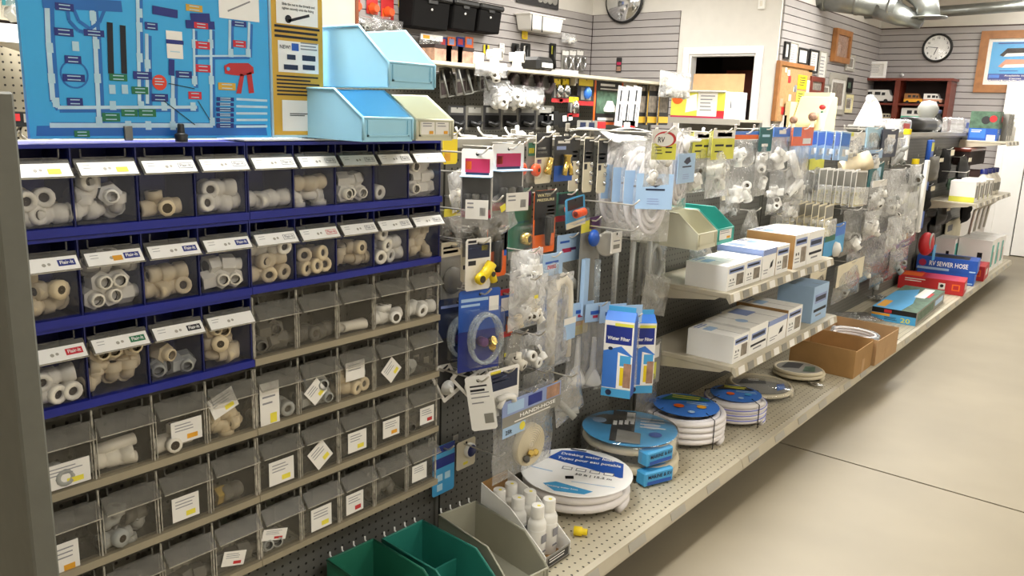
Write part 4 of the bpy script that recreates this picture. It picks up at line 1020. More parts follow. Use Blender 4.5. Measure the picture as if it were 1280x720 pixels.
def bag(label, R, x, depth=.02, film='film', header=None, contents=(), yaw=0, roll=0, tilt=0, seed=1, name='bagged_part', cat='bag', group=None, hooked=True, pinch=1.0, sticker=None, extra=None, top=.35):
    yc, zt, w, h = R
    t = thing(name, label, cat, (x, yc, zt), (roll, tilt, yaw), group)
    pillow(w, h, depth, seed, film, top=top, pinch=pinch).build('plastic_bag', t)
    if header:
        m, fr, regs = header
        mb = MB().box(-.0012, .0012, -w * .49, w * .49, -h * fr, .004, m); Fh = FX(.0012, -w * .49, -h * fr); W_, H_ = w * .98, h * fr + .004
        for u0, v0, u1, v1, mm in regs: mb.rect(Fh, u0 * W_, v0 * H_, u1 * W_, v1 * H_, mm, .0006)
        o = mb.build('header_card', t)
        o.location = (depth * .25 + .003, 0, 0)
    rn = random.Random(seed + 7)
    for kind, mat, n, sc in contents:
        for i in range(n):
            me = cached('%s_%s' % (FNAME[kind], mat), lambda: FIT[kind](mat))
            o = mesh_obj(FNAME[kind], me, t, (rn.uniform(-.1, .3) * depth, rn.uniform(-.26, .26) * w, -h * (rn.uniform(.50, .86) if not header else rn.uniform(max(header[1] + .14, .45), .86))), (rn.uniform(0, 6), rn.uniform(0, 6), rn.uniform(0, 6)))
            o.scale = (sc, sc, sc)
    if sticker:
        u, v, sw, sh, m = sticker
        y, z = yz(w, h, u, v)
        MB().box(0, .001, y - sw / 2, y + sw / 2, z - sh / 2, z + sh / 2, m).build('sticker', t, (depth * 1.05 + .002, 0, 0))
    if extra: extra(t, w, h)
    if hooked: hook(yc, zt - .008, x + .035, label=HK(label))
    return t
def rcard(w, h, t, c=.006):
    c = min(c, w * .2)
    return [(-w / 2 + c, -h), (w / 2 - c, -h), (w / 2, -h + c), (w / 2, -c), (w / 2 - c, 0), (-w / 2 + c, 0), (-w / 2, -c), (-w / 2, -h + c)]
def blister(label, R, x, base, regs=(), dome=None, prod=None, yaw=0, roll=0, tilt=0, name='blister_card', cat='carded part', group=None, txt=(), hooked=True, rnd=.006):
    yc, zt, w, h = R
    t = thing(name, label, cat, (x, yc, zt), (roll, tilt, yaw), group)
    mb = MB().prism(rcard(w, h, .002, rnd), -.0018, 0, 'x', base); Fc = FX(0, -w / 2, -h)
    mb.disc(Fc, w / 2, h - min(.014, h * .1), min(.005, w * .12), 'dark', .0009, 8)
    for u0, v0, u1, v1, m in regs: mb.rect(Fc, u0 * w, v0 * h, u1 * w, v1 * h, m, .0006)
    for s, u, v, sz, m, wd in txt: mb.text(Fc, s, u * w, v * h, sz * h, m, .0014, width=wd * w)
    mb.build('card', t)
    if dome:
        u0, v0, u1, v1, dp = dome; (a, b), (c, d) = yz(w, h, u0, v0), yz(w, h, u1, v1)
        MB().box(.0008, dp, a, c, b, d, 'blister_clear', None, ('-x',)).build('blister', t, bevel=min(.008, dp * .4))
    if prod: prod(t, w, h)
    if hooked: hook(yc, zt - min(.014, h * .1), x + .03, label=HK(label))
    return t
def ptube(name, pts, r, m, n=10):
    def f(t, w, h): MB().tube([(x,) + yz(w, h, u, v) for x, u, v in pts], r, m, n).build(name, t)
    return f
def plathe(name, c, prof, m, axis='x', n=14, bore=None):
    def f(t, w, h):
        y, z = yz(w, h, c[1], c[2]); T = {'x': TR(c[0], y, z, 0, PI / 2, 0), 'y': TR(c[0], y, z, -PI / 2, 0, 0), 'z': TR(c[0], y, z)}[axis]
        mb = MB().lathe(prof, m, n, T)
        if bore: mb.lathe([(bore, prof[-1][1] + .0006), (.0004, prof[-1][1] + .0005)], 'bore', 12, T)
        mb.build(name, t)
    return f
def many(*fs):
    def f(t, w, h):
        for q in fs: q(t, w, h)
    return f
def pring(name, c, R, r, m, turns=1, sq=1.0, step=None):
    def f(t, w, h):
        y, z = yz(w, h, c[1], c[2])
        MB().tube([(c[0] + (step or r) * a / 24, y + R * math.cos(2 * PI * a / 24), z + R * sq * math.sin(2 * PI * a / 24)) for a in range(int(24 * turns) + 1)], r, m, 8).build(name, t)
    return f

# ---- next to the bins, upper row
blister('narrow yellow and white packet right beside the blue bins', (1.719, 1.445, 0.06, 0.091), .06, 'yellow', [(.05, .78, .95, .98, 'paper'), (.1, .1, .5, .35, 'sticker_orange')])
bag('folded white plastic bag hanging beside the second row of blue bins', (1.718, 1.34, 0.102, 0.116), .09, .022, 'film_white', None, [('elbow', 'ivory_fit', 2, .9)], yaw=.15, roll=.25, seed=3, hooked=True)
def clam(label, R, x, yaw):
    def pr(t, w, h):
        MB().box(.002, .034, -w * .47, w * .47, -h * .97, -h * .38, 'blister_clear', None, ('-x',)).build('clamshell', t, bevel=.006)
        MB().box(.0, .042, -w * .50, w * .50, -h * .40, -h * .375, 'ltblue').build('ledge', t, bevel=.002)
        for k in range(3):
            MB().lathe([(.010, 0), (.012, .004), (.012, .03), (.008, .034)], ('black', 'dkgrey_fit', 'black')[k], 12, TR(.018, (k - 1) * w * .26, -h * .82)).build('fitting', t)
        lb = MB().box(.035, .036, -w * .30, w * .42, -h * 1.0, -h * .72, 'paper'); Fl = FX(.036, -w * .3, -h)
        lb.lines(Fl, w * .06, h * .12, w * .3, h * .24, 2, 'ink_grey', .35, l=.0005)
        for q in range(6): lb.rect(Fl, w * (.46 + .03 * q), h * .05, w * (.475 + .03 * q), h * .17, 'ink', .0005)
        lb.build('price_label', t)
    return blister(label, R, x, 'paper', [(.03, .12, .97, .60, 'card_dark'), (.12, .66, .9, .86, 'magenta'), (.14, .60, .88, .66, 'navy'), (.14, .70, .32, .82, 'orange'), (.03, .0, .97, .12, 'magenta')], prod=pr, yaw=yaw, name='clamshell_pack', rnd=.004)
clam('left of the two red-labelled clear clamshell packs', ((0.19, 1.691, 1.41)[1], (0.19, 1.691, 1.405)[2], .088, .19), .19, -.95)
clam('right of the two red-labelled clear clamshell packs', ((0.19, 1.826, 1.408)[1], (0.19, 1.825, 1.417)[2], .125, .19), .19, -.12)
for k, (RR, lab) in enumerate((((1.96, 1.422, 0.063, 0.122), 'red knob card half behind the right clamshell pack'), ((2.031, 1.426, 0.07, 0.135), 'red knob card between the clamshell and the brass valve card'))):
    blister(lab, RR, .12, 'card_grey', [(.1, .62, .9, .92, 'green_card'), (.15, .68, .6, .8, 'sticker')], dome=(.08, .08, .92, .5, .024), prod=many(plathe('knob', (.004, .5, .30), [(.017, 0), (.020, .006), (.020, .016), (.015, .020), (.008, .021)], 'fluor', 'x', 10, .006)), yaw=.1)
blister('brass valve on a black and white card', (2.075, 1.446, 0.097, 0.159), .13, 'paper_cream', [(.0, .52, 1, 1, 'card_dark'), (.1, .60, .7, .64, 'paper'), (.1, .68, .6, .72, 'paper'), (.1, .40, .35, .48, 'purple')],
        prod=many(ptube('valve_body', [(.014, .60, .18), (.014, .64, .36), (.014, .74, .50)], .0095, 'brass'), ptube('valve_branch', [(.014, .64, .36), (.014, .45, .22)], .008, 'brass')), yaw=.1)
blister('brass Y valve on a blue and black card', (2.17, 1.436, 0.103, 0.145), .14, 'card_dark', [(0, 0, 1, .35, 'blue'), (.1, .70, .6, .78, 'lavender'), (.15, .84, .8, .9, 'paper')],
        prod=many(plathe('inlet', (.016, .50, .46), [(.011, -.012), (.011, .012), (.014, .014), (.014, .02)], 'brass', 'z', 12, .009), ptube('left_leg', [(.016, .50, .45), (.016, .40, .28), (.016, .36, .14)], .009, 'brass'), ptube('right_leg', [(.016, .50, .45), (.016, .68, .28), (.016, .72, .14)], .009, 'brass')))
for k in range(3):
    blister(['first', 'second', 'third'][k] + ' of three black-topped cards with round seals', (((0.1, 2.318, 1.353), (0.1, 2.372, 1.352), (0.1, 2.427, 1.35), (0.1, 2.485, 1.349), (0.1, 2.544, 1.347), (0.1, 2.605, 1.346))[k][1], (0.1, 2.311, 1.434)[2] - .004 * k, .058, .19), .08 + .022 * k, 'paper_cream', [(0, .55, 1, .97, 'card_dark'), (.15, .62, .7, .66, 'lavender'), (.15, .70, .8, .73, 'paper'), (.08, .42, .38, .52, 'ink')],
            prod=many(*[plathe('chrome_button', (.001, .80, .18 + .16 * q), [(.009, 0), (.009, .004), (.004, .008)], 'chrome', 'x', 12) for q in range(3)]))
# ---- white hose bags
def hosebag(label, R, x, seed, yaw=0, band=('ltblue', .30, .66), film='film'):
    def ex(t, w, h):
        mb = MB(); rx, rz = w * .36, h * .42
        for k in range(3):
            q = 1 - .16 * k
            mb.tube([(-.006 + .008 * k, rx * q * math.cos(a * PI / 14), -h * .5 + rz * q * math.sin(a * PI / 14)) for a in range(28)], .0085, 'hose_white', 8, True)
        mb.build('hose', t)
        MB().lathe([(.022, -.004), (.026, .004), (.020, .012), (.010, .016)], 'white_plastic', 16, TR(.016, 0, -h * .20, 0, PI / 2, 0)).build('hose_connector', t)
        z1, z0 = -h * band[1], -h * band[2]
        bd = MB().box(.026, .0275, -w * .48, w * .48, z0, z1, band[0]); Fb = FX(.0275, -w * .48, z0); H_ = z1 - z0
        bd.poly(Fb, [(w * .3, H_ * .72), (w * .45, H_ * .85), (w * .62, H_ * .88), (w * .7, H_ * .72), (w * .5, H_ * .62)], 'navy', .0006).lines(Fb, w * .25, H_ * .48, w * .75, H_ * .58, 1, 'navy', .5, 0, .0006).lines(Fb, w * .3, H_ * .1, w * .7, H_ * .3, 3, 'lavender', .35, l=.0006)
        bd.build('label_band', t)
    return bag(label, R, x, .024, film, None, (), seed=seed, extra=ex, yaw=yaw, name='bagged_hose', cat='hose', top=.8, hooked=False)
for k in range(4):
    yk = (0.16, 2.543, 1.28)[1] - .012 * k
    hosebag(['rearmost', 'third', 'second', 'front'][k] + ' bagged white hose with a pale blue band on the long hook', (yk, 1.435 - .006 * k, .135, .34), .10 + .062 * k, 20 + k, yaw=-.45 - .12 * k, film='film')
hook((0.16, 2.543, 1.28)[1] - .01, 1.43, .33, label='long steel hook carrying the four bagged white hoses')
hook((0.1, 2.378, 1.338)[1], 1.21, .30, label='long empty steel hook under the brass valve cards')
hook((0.2, 2.421, 1.129)[1], 1.115, .28, label='steel hook crossing below the bagged white hoses')
hosebag('bagged white hose with a blue band under the red oval header', (2.752, 1.43, 0.173, 0.274), .16, 31, .1, film='film')
def rvheader(t, w, h):
    mb = MB().box(0, .0015, -.052, .052, -.095, .0, 'paper'); Fh = FX(.0015, -.052, -.095)
    mb.rect(Fh, 0, 0, .104, .052, 'lime', .0006).disc(Fh, .055, .066, .046, 'red', .0009, 24, .025).disc(Fh, .050, .064, .040, 'paper', .0013, 24, .021)
    mb.text(Fh, 'RV', .022, .056, .024, 'ink', .002).lines(Fh, .015, .012, .05, .042, 3, 'ink', .3, l=.0013).lines(Fh, .058, .012, .095, .042, 2, 'ink', .3, l=.0013)
    mb.build('header_card', t, (.018, 0, .004), (0, 0, -.35))
bag('clear bag under a yellow header with a red oval and RV', (2.378, 1.462, 0.17, 0.177), .37, .016, 'film', None, [('elbow', 'white_plastic', 2, 1.0)], seed=33, extra=rvheader, top=.5)
hosebag('bagged white hose with a blue band left of the yellow-header bags', (2.821, 1.468, 0.181, 0.311), .22, 34, .1)
# ---- yellow-header bags
YH = ('lime', .42, [(0, .72, 1, 1, 'paper'), (.2, .78, .85, .92, 'magenta'), (.3, .80, .75, .90, 'paper'), (.12, .45, .5, .52, 'ink'), (.6, .42, .9, .5, 'ink'), (.12, .25, .45, .3, 'ink')])
bag('clear bag with yellow header left of the bulky white one', (3.014, 1.449, 0.162, 0.237), .20, .026, 'film', YH, [('nut', 'white_plastic', 3, 1.2), ('elbow', 'dkgrey_fit', 1, .8)], seed=41)
bag('bulky milky bag with yellow header above the teal bin', (3.161, 1.457, 0.213, 0.271), .22, .040, 'film_white', YH, [('tee', 'white_plastic', 3, 1.3)], seed=42)
# ---- bags of white fittings
BO = ('paper', .24, [(0, .1, 1, .6, 'orange'), (.0, .6, 1, 1, 'blue_mid')])
OB = ('orange', .24, [(0, .5, .4, 1, 'blue_mid'), (.5, .1, .9, .4, 'paper')])
TE = ('teal', .34, [(.2, .2, .7, .32, 'paper'), (.2, .6, .8, .7, 'pale_blue')])
GR = ('ltblue', .22, [(.1, .2, .8, .4, 'navy')])
ww = ['white_plastic', 'ivory_fit']
bag('clear bag of white fittings with blue and orange header, upper of a pair', (3.564, 1.45, 0.299, 0.148), .14, .03, 'film', BO, [('tee', 'white_plastic', 3, 1.25)], seed=51)
bag('clear bag of white fittings, hanging under the blue and orange header', (3.639, 1.299, 0.328, 0.174), .12, .03, 'film', None, [('coupling', 'white_plastic', 5, 1.4)], seed=52)
bag('slim clear bag with teal header beside the pegboard upright', (3.782, 1.469, 0.155, 0.32), .15, .02, 'film', TE, [('coupling', 'white_plastic', 2, 1.2), ('elbow', 'white_plastic', 1, 1.3)], seed=53)
bag('clear bag with blue cross header right of the upright', (4.005, 1.47, 0.231, 0.213), .14, .03, 'film', ('blue_mid', .2, [(.3, .3, .7, .7, 'paper')]), [('coupling', 'white_plastic', 3, 1.5)], seed=54)
bag('clear bag of white valves below the blue cross header', (4.105, 1.262, 0.262, 0.225), .12, .03, 'film', None, [('tee', 'white_plastic', 4, 1.3)], seed=55)
bag('clear bag with orange and blue header and long white pipe', (4.238, 1.472, 0.301, 0.375), .16, .03, 'film', OB, [('stub', 'white_plastic', 3, 1.9), ('nut', 'white_plastic', 3, 1.1)], seed=56)
bag('pale clear bag hanging below the teal-header bag', (3.792, 1.079, 0.216, 0.202), .12, .02, 'film_grey', None, [('elbow', 'grey_fit', 2, 1.0)], seed=57, pinch=.35)
bag('clear bag with a beige card behind the teal bin', (3.63, 1.177, 0.234, 0.116), .08, .02, 'film_grey', ('paper_cream', .35, [(.3, .1, .9, .8, 'photo_warm')]), [('elbow', 'grey_fit', 2, 1.1)], seed=58)
bag('small milky bag hanging over the white boxes near the upright', (4.24, 1.117, 0.257, 0.112), .15, .03, 'film_white', None, [('nut', 'white_plastic', 3, 1.2)], seed=59)
bag('small clear bag of chrome parts under the cream bin', (3.193, 0.974, 0.217, 0.057), .16, .02, 'film', None, [('nut', 'chrome', 2, 1.1)], seed=60, hooked=False)
bag('grey bag beneath the white valves bag', (4.275, 1.014, 0.255, 0.143), .08, .02, 'film_grey', None, [('coupling', 'grey_fit', 3, 1.3)], seed=61)

# ---- second row beside the bins
bag('left of two foil bags with yellow stickers and black parts', (1.669, 1.241, 0.126, 0.1), .17, .022, 'film', None, [('nut', 'dkgrey_fit', 2, 1.0), ('coupling', 'dkgrey_fit', 1, .9)], yaw=-.2, roll=.42, seed=71, sticker=(.62, .80, .022, .018, 'sticker'))
bag('right of two foil bags with yellow stickers and black parts', (1.752, 1.263, 0.141, 0.118), .19, .022, 'film', None, [('coupling', 'dkgrey_fit', 2, .9)], yaw=-.1, roll=.42, seed=72, sticker=(.60, .72, .022, .018, 'sticker'))
bag('dark bagged part with a yellow label tucked beside the bins', (1.722, 1.223, 0.089, 0.09), .07, .022, 'film_grey', ('sticker', .2, []), [('nut', 'dkgrey_fit', 3, 1.0)], seed=73)
blister('green card with a large brass hex nut', (2.018, 1.27, 0.132, 0.223), .09, 'green_card', [(.1, .80, .5, .87, 'sticker'), (.55, .74, .95, .95, 'purple'), (.05, .5, .9, .53, 'teal'), (0, 0, 1, .12, 'card_grey')], dome=(.18, .12, .95, .48, .034),
        prod=many(plathe('hex_nut', (.006, .58, .28), [(.020, 0), (.020, .026), (.012, .026)], 'brass', 'x', 6, .011)), yaw=.1)
blister('tall orange and black card lettered WATER with a black nozzle', (2.108, 1.263, 0.118, 0.206), .12, 'orange', [(0, .55, 1, 1, 'card_dark'), (.05, .3, .95, .56, 'card_dark'), (.55, .60, .92, .63, 'sticker_orange'), (.6, .66, .92, .69, 'sticker_orange'), (.6, .72, .92, .75, 'sticker_orange')], dome=(.3, .12, .75, .62, .026),
        prod=many(plathe('nozzle', (.014, .52, .42), [(.008, -.06), (.011, -.02), (.011, .03), (.008, .034)], 'black', 'z', 12), plathe('brass_tip', (.014, .52, .17), [(.005, -.006), (.007, .010)], 'brass', 'z', 10)), txt=[('WATER', .12, .90, .07, 'pale_yellow', .6), ('PRESSURE', .1, .83, .06, 'pale_yellow', .8)])
blister('bright orange pipe coupler on a card near the WATER card', (2.287, 1.244, 0.129, 0.1), .08, 'green_card', [(.1, .6, .9, .95, 'card_dark'), (0, 0, .5, .2, 'red')], dome=(.1, .15, .95, .6, .03),
        prod=many(plathe('coupler', (.018, .55, .42), [(.010, -.03), (.013, -.03), (.013, -.004), (.010, 0), (.013, .004), (.013, .03), (.010, .03)], 'fluor', 'y', 12, .009)))
blister('second orange coupler card turned outward on the same hook', (2.262, 1.233, 0.115, 0.104), .13, 'sky', [(.0, .0, 1, .2, 'paper_cream'), (.1, .6, .9, .95, 'card_dark')], dome=(.1, .15, .95, .6, .03),
        prod=many(plathe('coupler', (.018, .5, .48), [(.010, -.026), (.014, -.026), (.014, -.004), (.011, 0), (.014, .004), (.014, .026), (.010, .026)], 'fluor', 'y', 12, .009)), roll=.12, hooked=False)
blister('grey sanding-type disc in a clear pack close to the clear bins', (1.69, 1.135, 0.088, 0.196), .10, 'card_grey', [(0, .78, 1, 1, 'paper_cream'), (.1, .83, .8, .87, 'ink'), (.1, .90, .9, .93, 'ink')], dome=(.02, .03, .98, .76, .02),
        prod=many(plathe('grey_disc', (.004, .5, .42), [(.040, 0), (.040, .007), (.002, .008)], 'dkgrey_fit', 'x', 22)), )
blister('white card holding a bright yellow valve under a navy header', (1.683, 1.159, 0.092, 0.148), .21, 'paper', [(.08, .62, .94, .90, 'navy'), (.62, .76, .88, .86, 'sticker'), (.12, .80, .5, .83, 'lavender'), (.1, .49, .4, .58, 'ink'), (.08, .92, .4, .97, 'ink')],
        prod=many(ptube('valve_body', [(.020, .35, .22), (.020, .62, .34), (.020, .86, .52)], .0155, 'yellow', 12), plathe('valve_mouth', (.020, .35, .26), [(.0155, 0), (.017, .012), (.012, .018)], 'yellow', 'x', 14, .0105), ptube('valve_lever', [(.022, .80, .40), (.022, .95, .16)], .011, 'yellow', 8), plathe('handle_recess', (.036, .80, .33), [(.008, 0), (.006, .002)], 'bore', 'x', 10)), yaw=-.15)
blister('white card behind the yellow valve card', (1.688, 1.148, 0.041, 0.122), .16, 'paper_cream', [(.1, .6, .9, .88, 'card_grey'), (.2, .3, .7, .4, 'ink')], yaw=-.1)
blister('orange and blue card with a black nozzle beside the yellow valve', (1.823, 1.173, 0.089, 0.151), .16, 'orange', [(0, .52, 1, 1, 'card_dark'), (.86, .4, 1, 1, 'blue'), (.45, .62, .82, .66, 'pale_yellow'), (.45, .72, .82, .76, 'pale_yellow'), (.45, .82, .82, .86, 'pale_yellow')], dome=(.15, .2, .6, .8, .024),
        prod=many(plathe('nozzle', (.014, .38, .52), [(.009, -.06), (.012, -.05), (.012, .03), (.008, .034)], 'black', 'z', 12), plathe('brass_tip', (.014, .38, .20), [(.005, -.006), (.007, .010)], 'brass', 'z', 10)))
# ---- middle of the board
bag('light blue header bag with grey hose, left of the blue ball pack', (2.328, 1.088, 0.144, 0.314), .06, .02, 'film_grey', ('ltblue', .30, [(.1, .7, .5, .78, 'blue'), (.2, .35, .6, .5, 'magenta'), (.55, .4, .8, .5, 'purple')]), [('stub', 'grey_fit', 3, 1.4)], seed=81)
def utrap(t, w, h):
    MB().tube([(.0, -w * .12, -h * .95), (0, -w * .12, -h * .25), (.0, -w * .02, -h * .09), (0, w * .16, -h * .05), (0, w * .32, -h * .12), (0, w * .36, -h * .3), (0, w * .36, -h * .92)], .020, 'white_warm', 12).build('bent_pipe', t)
    MB().box(.020, .0215, w * .12, w * .48, -h * .72, -h * .48, 'ltblue').rect(FX(.0215, w * .12, -h * .72), 0, h * .17, w * .36, h * .24, 'paper').build('label_band', t)
bag('large bag with a white U-shaped pipe and pale blue band', (2.178, 0.976, 0.197, 0.327), .13, .028, 'film_white', None, (), seed=82, extra=utrap, top=.8)
bag('light blue header bag of white lumps above the U-shaped pipe', (2.076, 1.063, 0.122, 0.091), .17, .025, 'film', ('ltblue', .75, [(.2, .55, .8, .65, 'blue'), (.3, .3, .7, .48, 'magenta'), (.55, .35, .7, .45, 'purple')]), (), seed=83)
bag('crinkled bag of white caps hanging left of the pale blue header', (1.946, 1.094, 0.162, 0.117), .18, .036, 'film_white', None, [('nut', 'white_plastic', 4, 1.3), ('coupling', 'white_plastic', 2, 1.2)], seed=84)
bag('crinkled bag of small white and tan parts in front of the bent pipe', (1.909, 1.02, 0.193, 0.158), .22, .036, 'film_white', None, [('nut', 'ivory_fit', 4, .9), ('coupling', 'cream_fit', 3, .8), ('elbow', 'white_plastic', 4, .9)], seed=85, sticker=(.42, .66, .018, .010, 'sticker'))
bag('small rumpled bag hanging under the tan parts bag', (1.904, 0.841, 0.097, 0.138), .18, .026, 'film_grey', None, [('elbow', 'ivory_fit', 2, 1.1)], seed=86, pinch=.5)
bag('clear bag with white and black fittings right of the rumpled bag', (2.021, 0.809, 0.138, 0.116), .16, .026, 'film', None, [('coupling', 'white_plastic', 3, 1.1), ('nut', 'dkgrey_fit', 2, .8)], seed=87)
bag('plain grey bag with a yellow sticker beside the red tool card', (1.926, 0.816, 0.121, 0.136), .10, .010, 'film_grey', None, (), seed=88, sticker=(.6, .45, .014, .012, 'sticker'))
def ballpack(t, w, h):
    MB().ball((.03, -w * .22, -h * .19), .028, 'blue', 16, None, (.7, 1, 1.1)).build('blue_ball', t)
    MB().lathe([(.020, -.012), (.044, 0), (.046, .008), (.042, .012), (.038, .011), (.002, .013)], 'rail_grey', 24, TR(.05, w * .16, -h * .26, 0, PI / 2, -.7)).build('shower_head', t)
    MB().tube([(.03, w * .05, -h * .42), (.03, w * .08, -h * .95)], .012, 'tubing', 10).build('handle', t)
    MB().box(.002, .018, -w * .42, -w * .2, -h * .97, -h * .40, 'ltblue').build('leaflet', t)
blister('shower head pack with a blue ball and round silver face', (2.431, 1.146, 0.169, 0.361), .09, 'card_grey', [(0, .86, .5, .98, 'sticker'), (.4, .88, 1, 1, 'purple')], prod=ballpack, yaw=.15)
blister('hanging white bar-code tag below the bagged white hoses', (2.48, 1.098, 0.071, 0.077), .17, 'paper', [(.2, .2, .8, .4, 'card_grey'), (.2, .55, .8, .6, 'ink_grey')], hooked=False, rnd=.002, name='price_tag', cat='tag')
for k in range(3):
    t = bag(['left', 'middle', 'right'][k] + ' long clear sleeve of grey tube with a yellow end cap', (((0.12, 2.598, 0.896), (0.12, 2.669, 0.886), (0.12, 2.743, 0.875), (0.12, 2.819, 0.864), (0.12, 2.899, 0.853), (0.12, 2.981, 0.841))[k][1], (0.12, 2.58, 1.051)[2], .045, .36), .10 + .03 * k, .012, 'film_grey', None, (), seed=90 + k, hooked=(k == 1),
            extra=lambda t, w, h: (MB().tube([(0, 0, -h * .04), (0, 0, -h * .9)], .009, 'grey_fit', 10).build('tube', t), MB().lathe([(.013, 0), (.013, .03), (.008, .034)], 'yellow', 12, TR(0, 0, -h * .99)).build('end_cap', t)))
bag('grey bag of looped hose below the white hose bags', (2.826, 1.062, 0.221, 0.245), .13, .024, 'film_grey', None, (), seed=94, extra=many(pring('hose_loop', (.0, .5, .5), .045, .009, 'grey_fit', 2.0, 1.5)))
bag('crumpled film bag draped at the near corner of the upper shelf', (2.763, 0.903, 0.207, 0.155), .20, .022, 'film_grey', None, [('elbow', 'grey_fit', 1, 1.2)], seed=95, roll=-.25, hooked=False)
blister('yellow card showing behind the bagged white funnels', (2.446, 0.816, 0.118, 0.12), .05, 'yellow', [(.1, .3, .9, .7, 'sticker_orange')])
# ---- third row
def coilpack(t, w, h):
    y, z = yz(w, h, .52, .42)
    MB().tube([(.014 + .012 * a / 24, y + w * .36 * math.cos(2 * PI * a / 24), z + h * .30 * math.sin(2 * PI * a / 24)) for a in range(62)], .0055, 'tubing', 8).build('clear_tube', t)
    MB().lathe([(.012, -.012), (.014, -.012), (.014, .014), (.009, .016)], 'purple', 12, TR(.022, y - .006, z - .01, 0, PI / 2, 0)).build('purple_cap', t)
    MB().lathe([(.010, -.016), (.010, .0), (.014, .001), (.014, .014)], 'brass', 8, TR(.024, y + .022, z - .014, 0, PI / 3, .4)).build('brass_fitting', t)
    MB().lathe([(.008, -.012), (.011, .012)], 'brass', 8, TR(.026, y + .028, z - .034, .5, PI / 4, 0)).build('brass_nut', t)
blister('blue card with a clear hose coil and brass fittings, in front', (1.706, 1.008, 0.144, 0.242), .20, 'blue', [(0, 0, 1, .5, 'poster_navy'), (.05, .86, .7, .90, 'ltblue'), (.05, .80, .5, .83, 'ltblue'), (.72, .72, .96, .9, 'paper')], dome=(.1, .08, .96, .78, .04), prod=coilpack, yaw=-.25)
blister('dark blue card with a clear hose coil, behind its twin by the clear bins', (1.698, 0.971, 0.132, 0.197), .12, 'navy', [(.05, .86, .7, .90, 'lavender'), (0, 0, .4, .4, 'card_dark')], dome=(.1, .08, .96, .78, .036), prod=coilpack, yaw=-.2)
blister('red and blue tool card with an orange and copper part', (1.848, 0.981, 0.096, 0.153), .17, 'blue', [(0, 0, 1, .12, 'red'), (0, .88, 1, 1, 'red'), (.4, .55, .95, .82, 'paper'), (.08, .6, .35, .8, 'red')], dome=(.4, .1, .95, .52, .024),
        prod=many(ptube('tool_bit', [(.012, .68, .14), (.012, .66, .44)], .0085, 'copper', 8), ptube('tool_grip', [(.012, .68, .12), (.012, .67, .28)], .0105, 'orange', 8)), yaw=-.05)
# funnels in long bags and boxed water filters
for k in range(4):
    def fun(t, w, h):
        MB().lathe([(.006, -h * .96), (.032, -h * .96), (.034, -h * .93), (.030, -h * .88), (.012, -h * .76), (.008, -h * .40)], 'white_plastic', 16).build('funnel', t)
    bag(['first', 'second', 'third', 'fourth'][k] + ' long bag with a white funnel-shaped part and pale blue header', (((0.14, 2.374, 0.663), (0.14, 2.423, 0.652), (0.14, 2.472, 0.642), (0.14, 2.523, 0.631), (0.14, 2.575, 0.62), (0.14, 2.629, 0.608))[k][1], ((0.16, 2.333, 0.841), (0.16, 2.333, 0.836), (0.16, 2.334, 0.83), (0.16, 2.334, 0.824), (0.16, 2.335, 0.818), (0.16, 2.335, 0.812))[k][2], .115, .32), .10 + .036 * k, .030, 'film', ('ltblue', .20, [(.2, .4, .7, .6, 'blue'), (.3, .2, .5, .35, 'magenta')]), (), yaw=-.2 - .12 * k, seed=101 + k, extra=fun, hooked=(k == 1), top=.25)
def filterbox(label, R, x, yaw, d=.07):
    yc, zt, w, h = R
    t = thing('filter_box', label, 'box', (x, yc, zt), (0, 0, yaw))
    mb = MB().box(-d, 0, -w / 2, w / 2, -h, -h * .14, 'blue'); F1 = FX(0, -w / 2, -h); H = h * .86
    mb.rect(F1, 0, 0, w, H, 'paper', .0004).rect(F1, w * .06, H * .82, w * .94, H * .94, 'poster_navy', .0008).rect(F1, w * .35, H * .935, w * .98, H * .975, 'lime', .0010).poly(F1, [(0, H * .60), (w * .6, H * .68), (w, H * .56), (w, H * .12), (0, H * .12)], 'blue_mid', .0007)
    mb.rect(F1, w * .06, H * .70, w * .94, H * .84, 'poster_navy', .0009).poly(F1, [(w * .5, H * .12), (w, H * .12), (w, H * .55), (w * .5, H * .60)], 'white', .0010).rect(F1, w * .72, H * .14, w * .98, H * .46, 'photo_warm', .0013).rect(F1, w * .60, H * .16, w * .72, H * .40, 'yellow', .0013).rect(F1, w * .58, H * .42, w * .95, H * .56, 'sky', .0012)
    mb.rect(F1, 0, 0, w, H * .11, 'sky', .0012).disc(F1, w * .25, H * .055, H * .04, 'navy', .0016, 12).disc(F1, w * .24, H * .64, H * .03, 'navy', .0016, 12, H * .022)
    mb.text(F1, 'Water Filter', w * .12, H * .755, H * .065, 'white', .0018, width=w * .76)
    F2 = FY(-w / 2, -d, -h); mb.rect(F2, 0, 0, d, H, 'blue_mid', .0004).rect(F2, 0, H * .62, d, H * .95, 'paper', .0008).rect(F2, d * .1, H * .72, d * .9, H * .85, 'navy', .0012).rect(F2, 0, 0, d, H * .1, 'ltblue', .0008)
    mb.build('carton_body', t)
    MB().prism([(-d, -h * .14), (0, -h * .14), (-d * .45, -h * .055), (-d * .55, -h * .055)], -w / 2, w / 2, 'y', 'blue_mid').build('gable_top', t)
    MB().box(-d * .54, -d * .46, -w * .46, w * .46, -h * .06, 0, 'sky').build('hang_tab', t)
    return t
filterbox('blue boxed water filter hanging in front, turned to the camera', ((0.27, 2.373, 0.843)[1], (0.27, 2.373, 0.849)[2], .105, .325), .27, -1.22)
filterbox('second blue boxed water filter hanging behind the front one', ((0.24, 2.598, 0.787)[1], (0.24, 2.597, 0.793)[2], .10, .32), .24, -.75)
hook((0.2, 2.505, 0.783)[1], (0.2, 2.504, 0.789)[2], .27, label='steel hook carrying the boxed water filters')
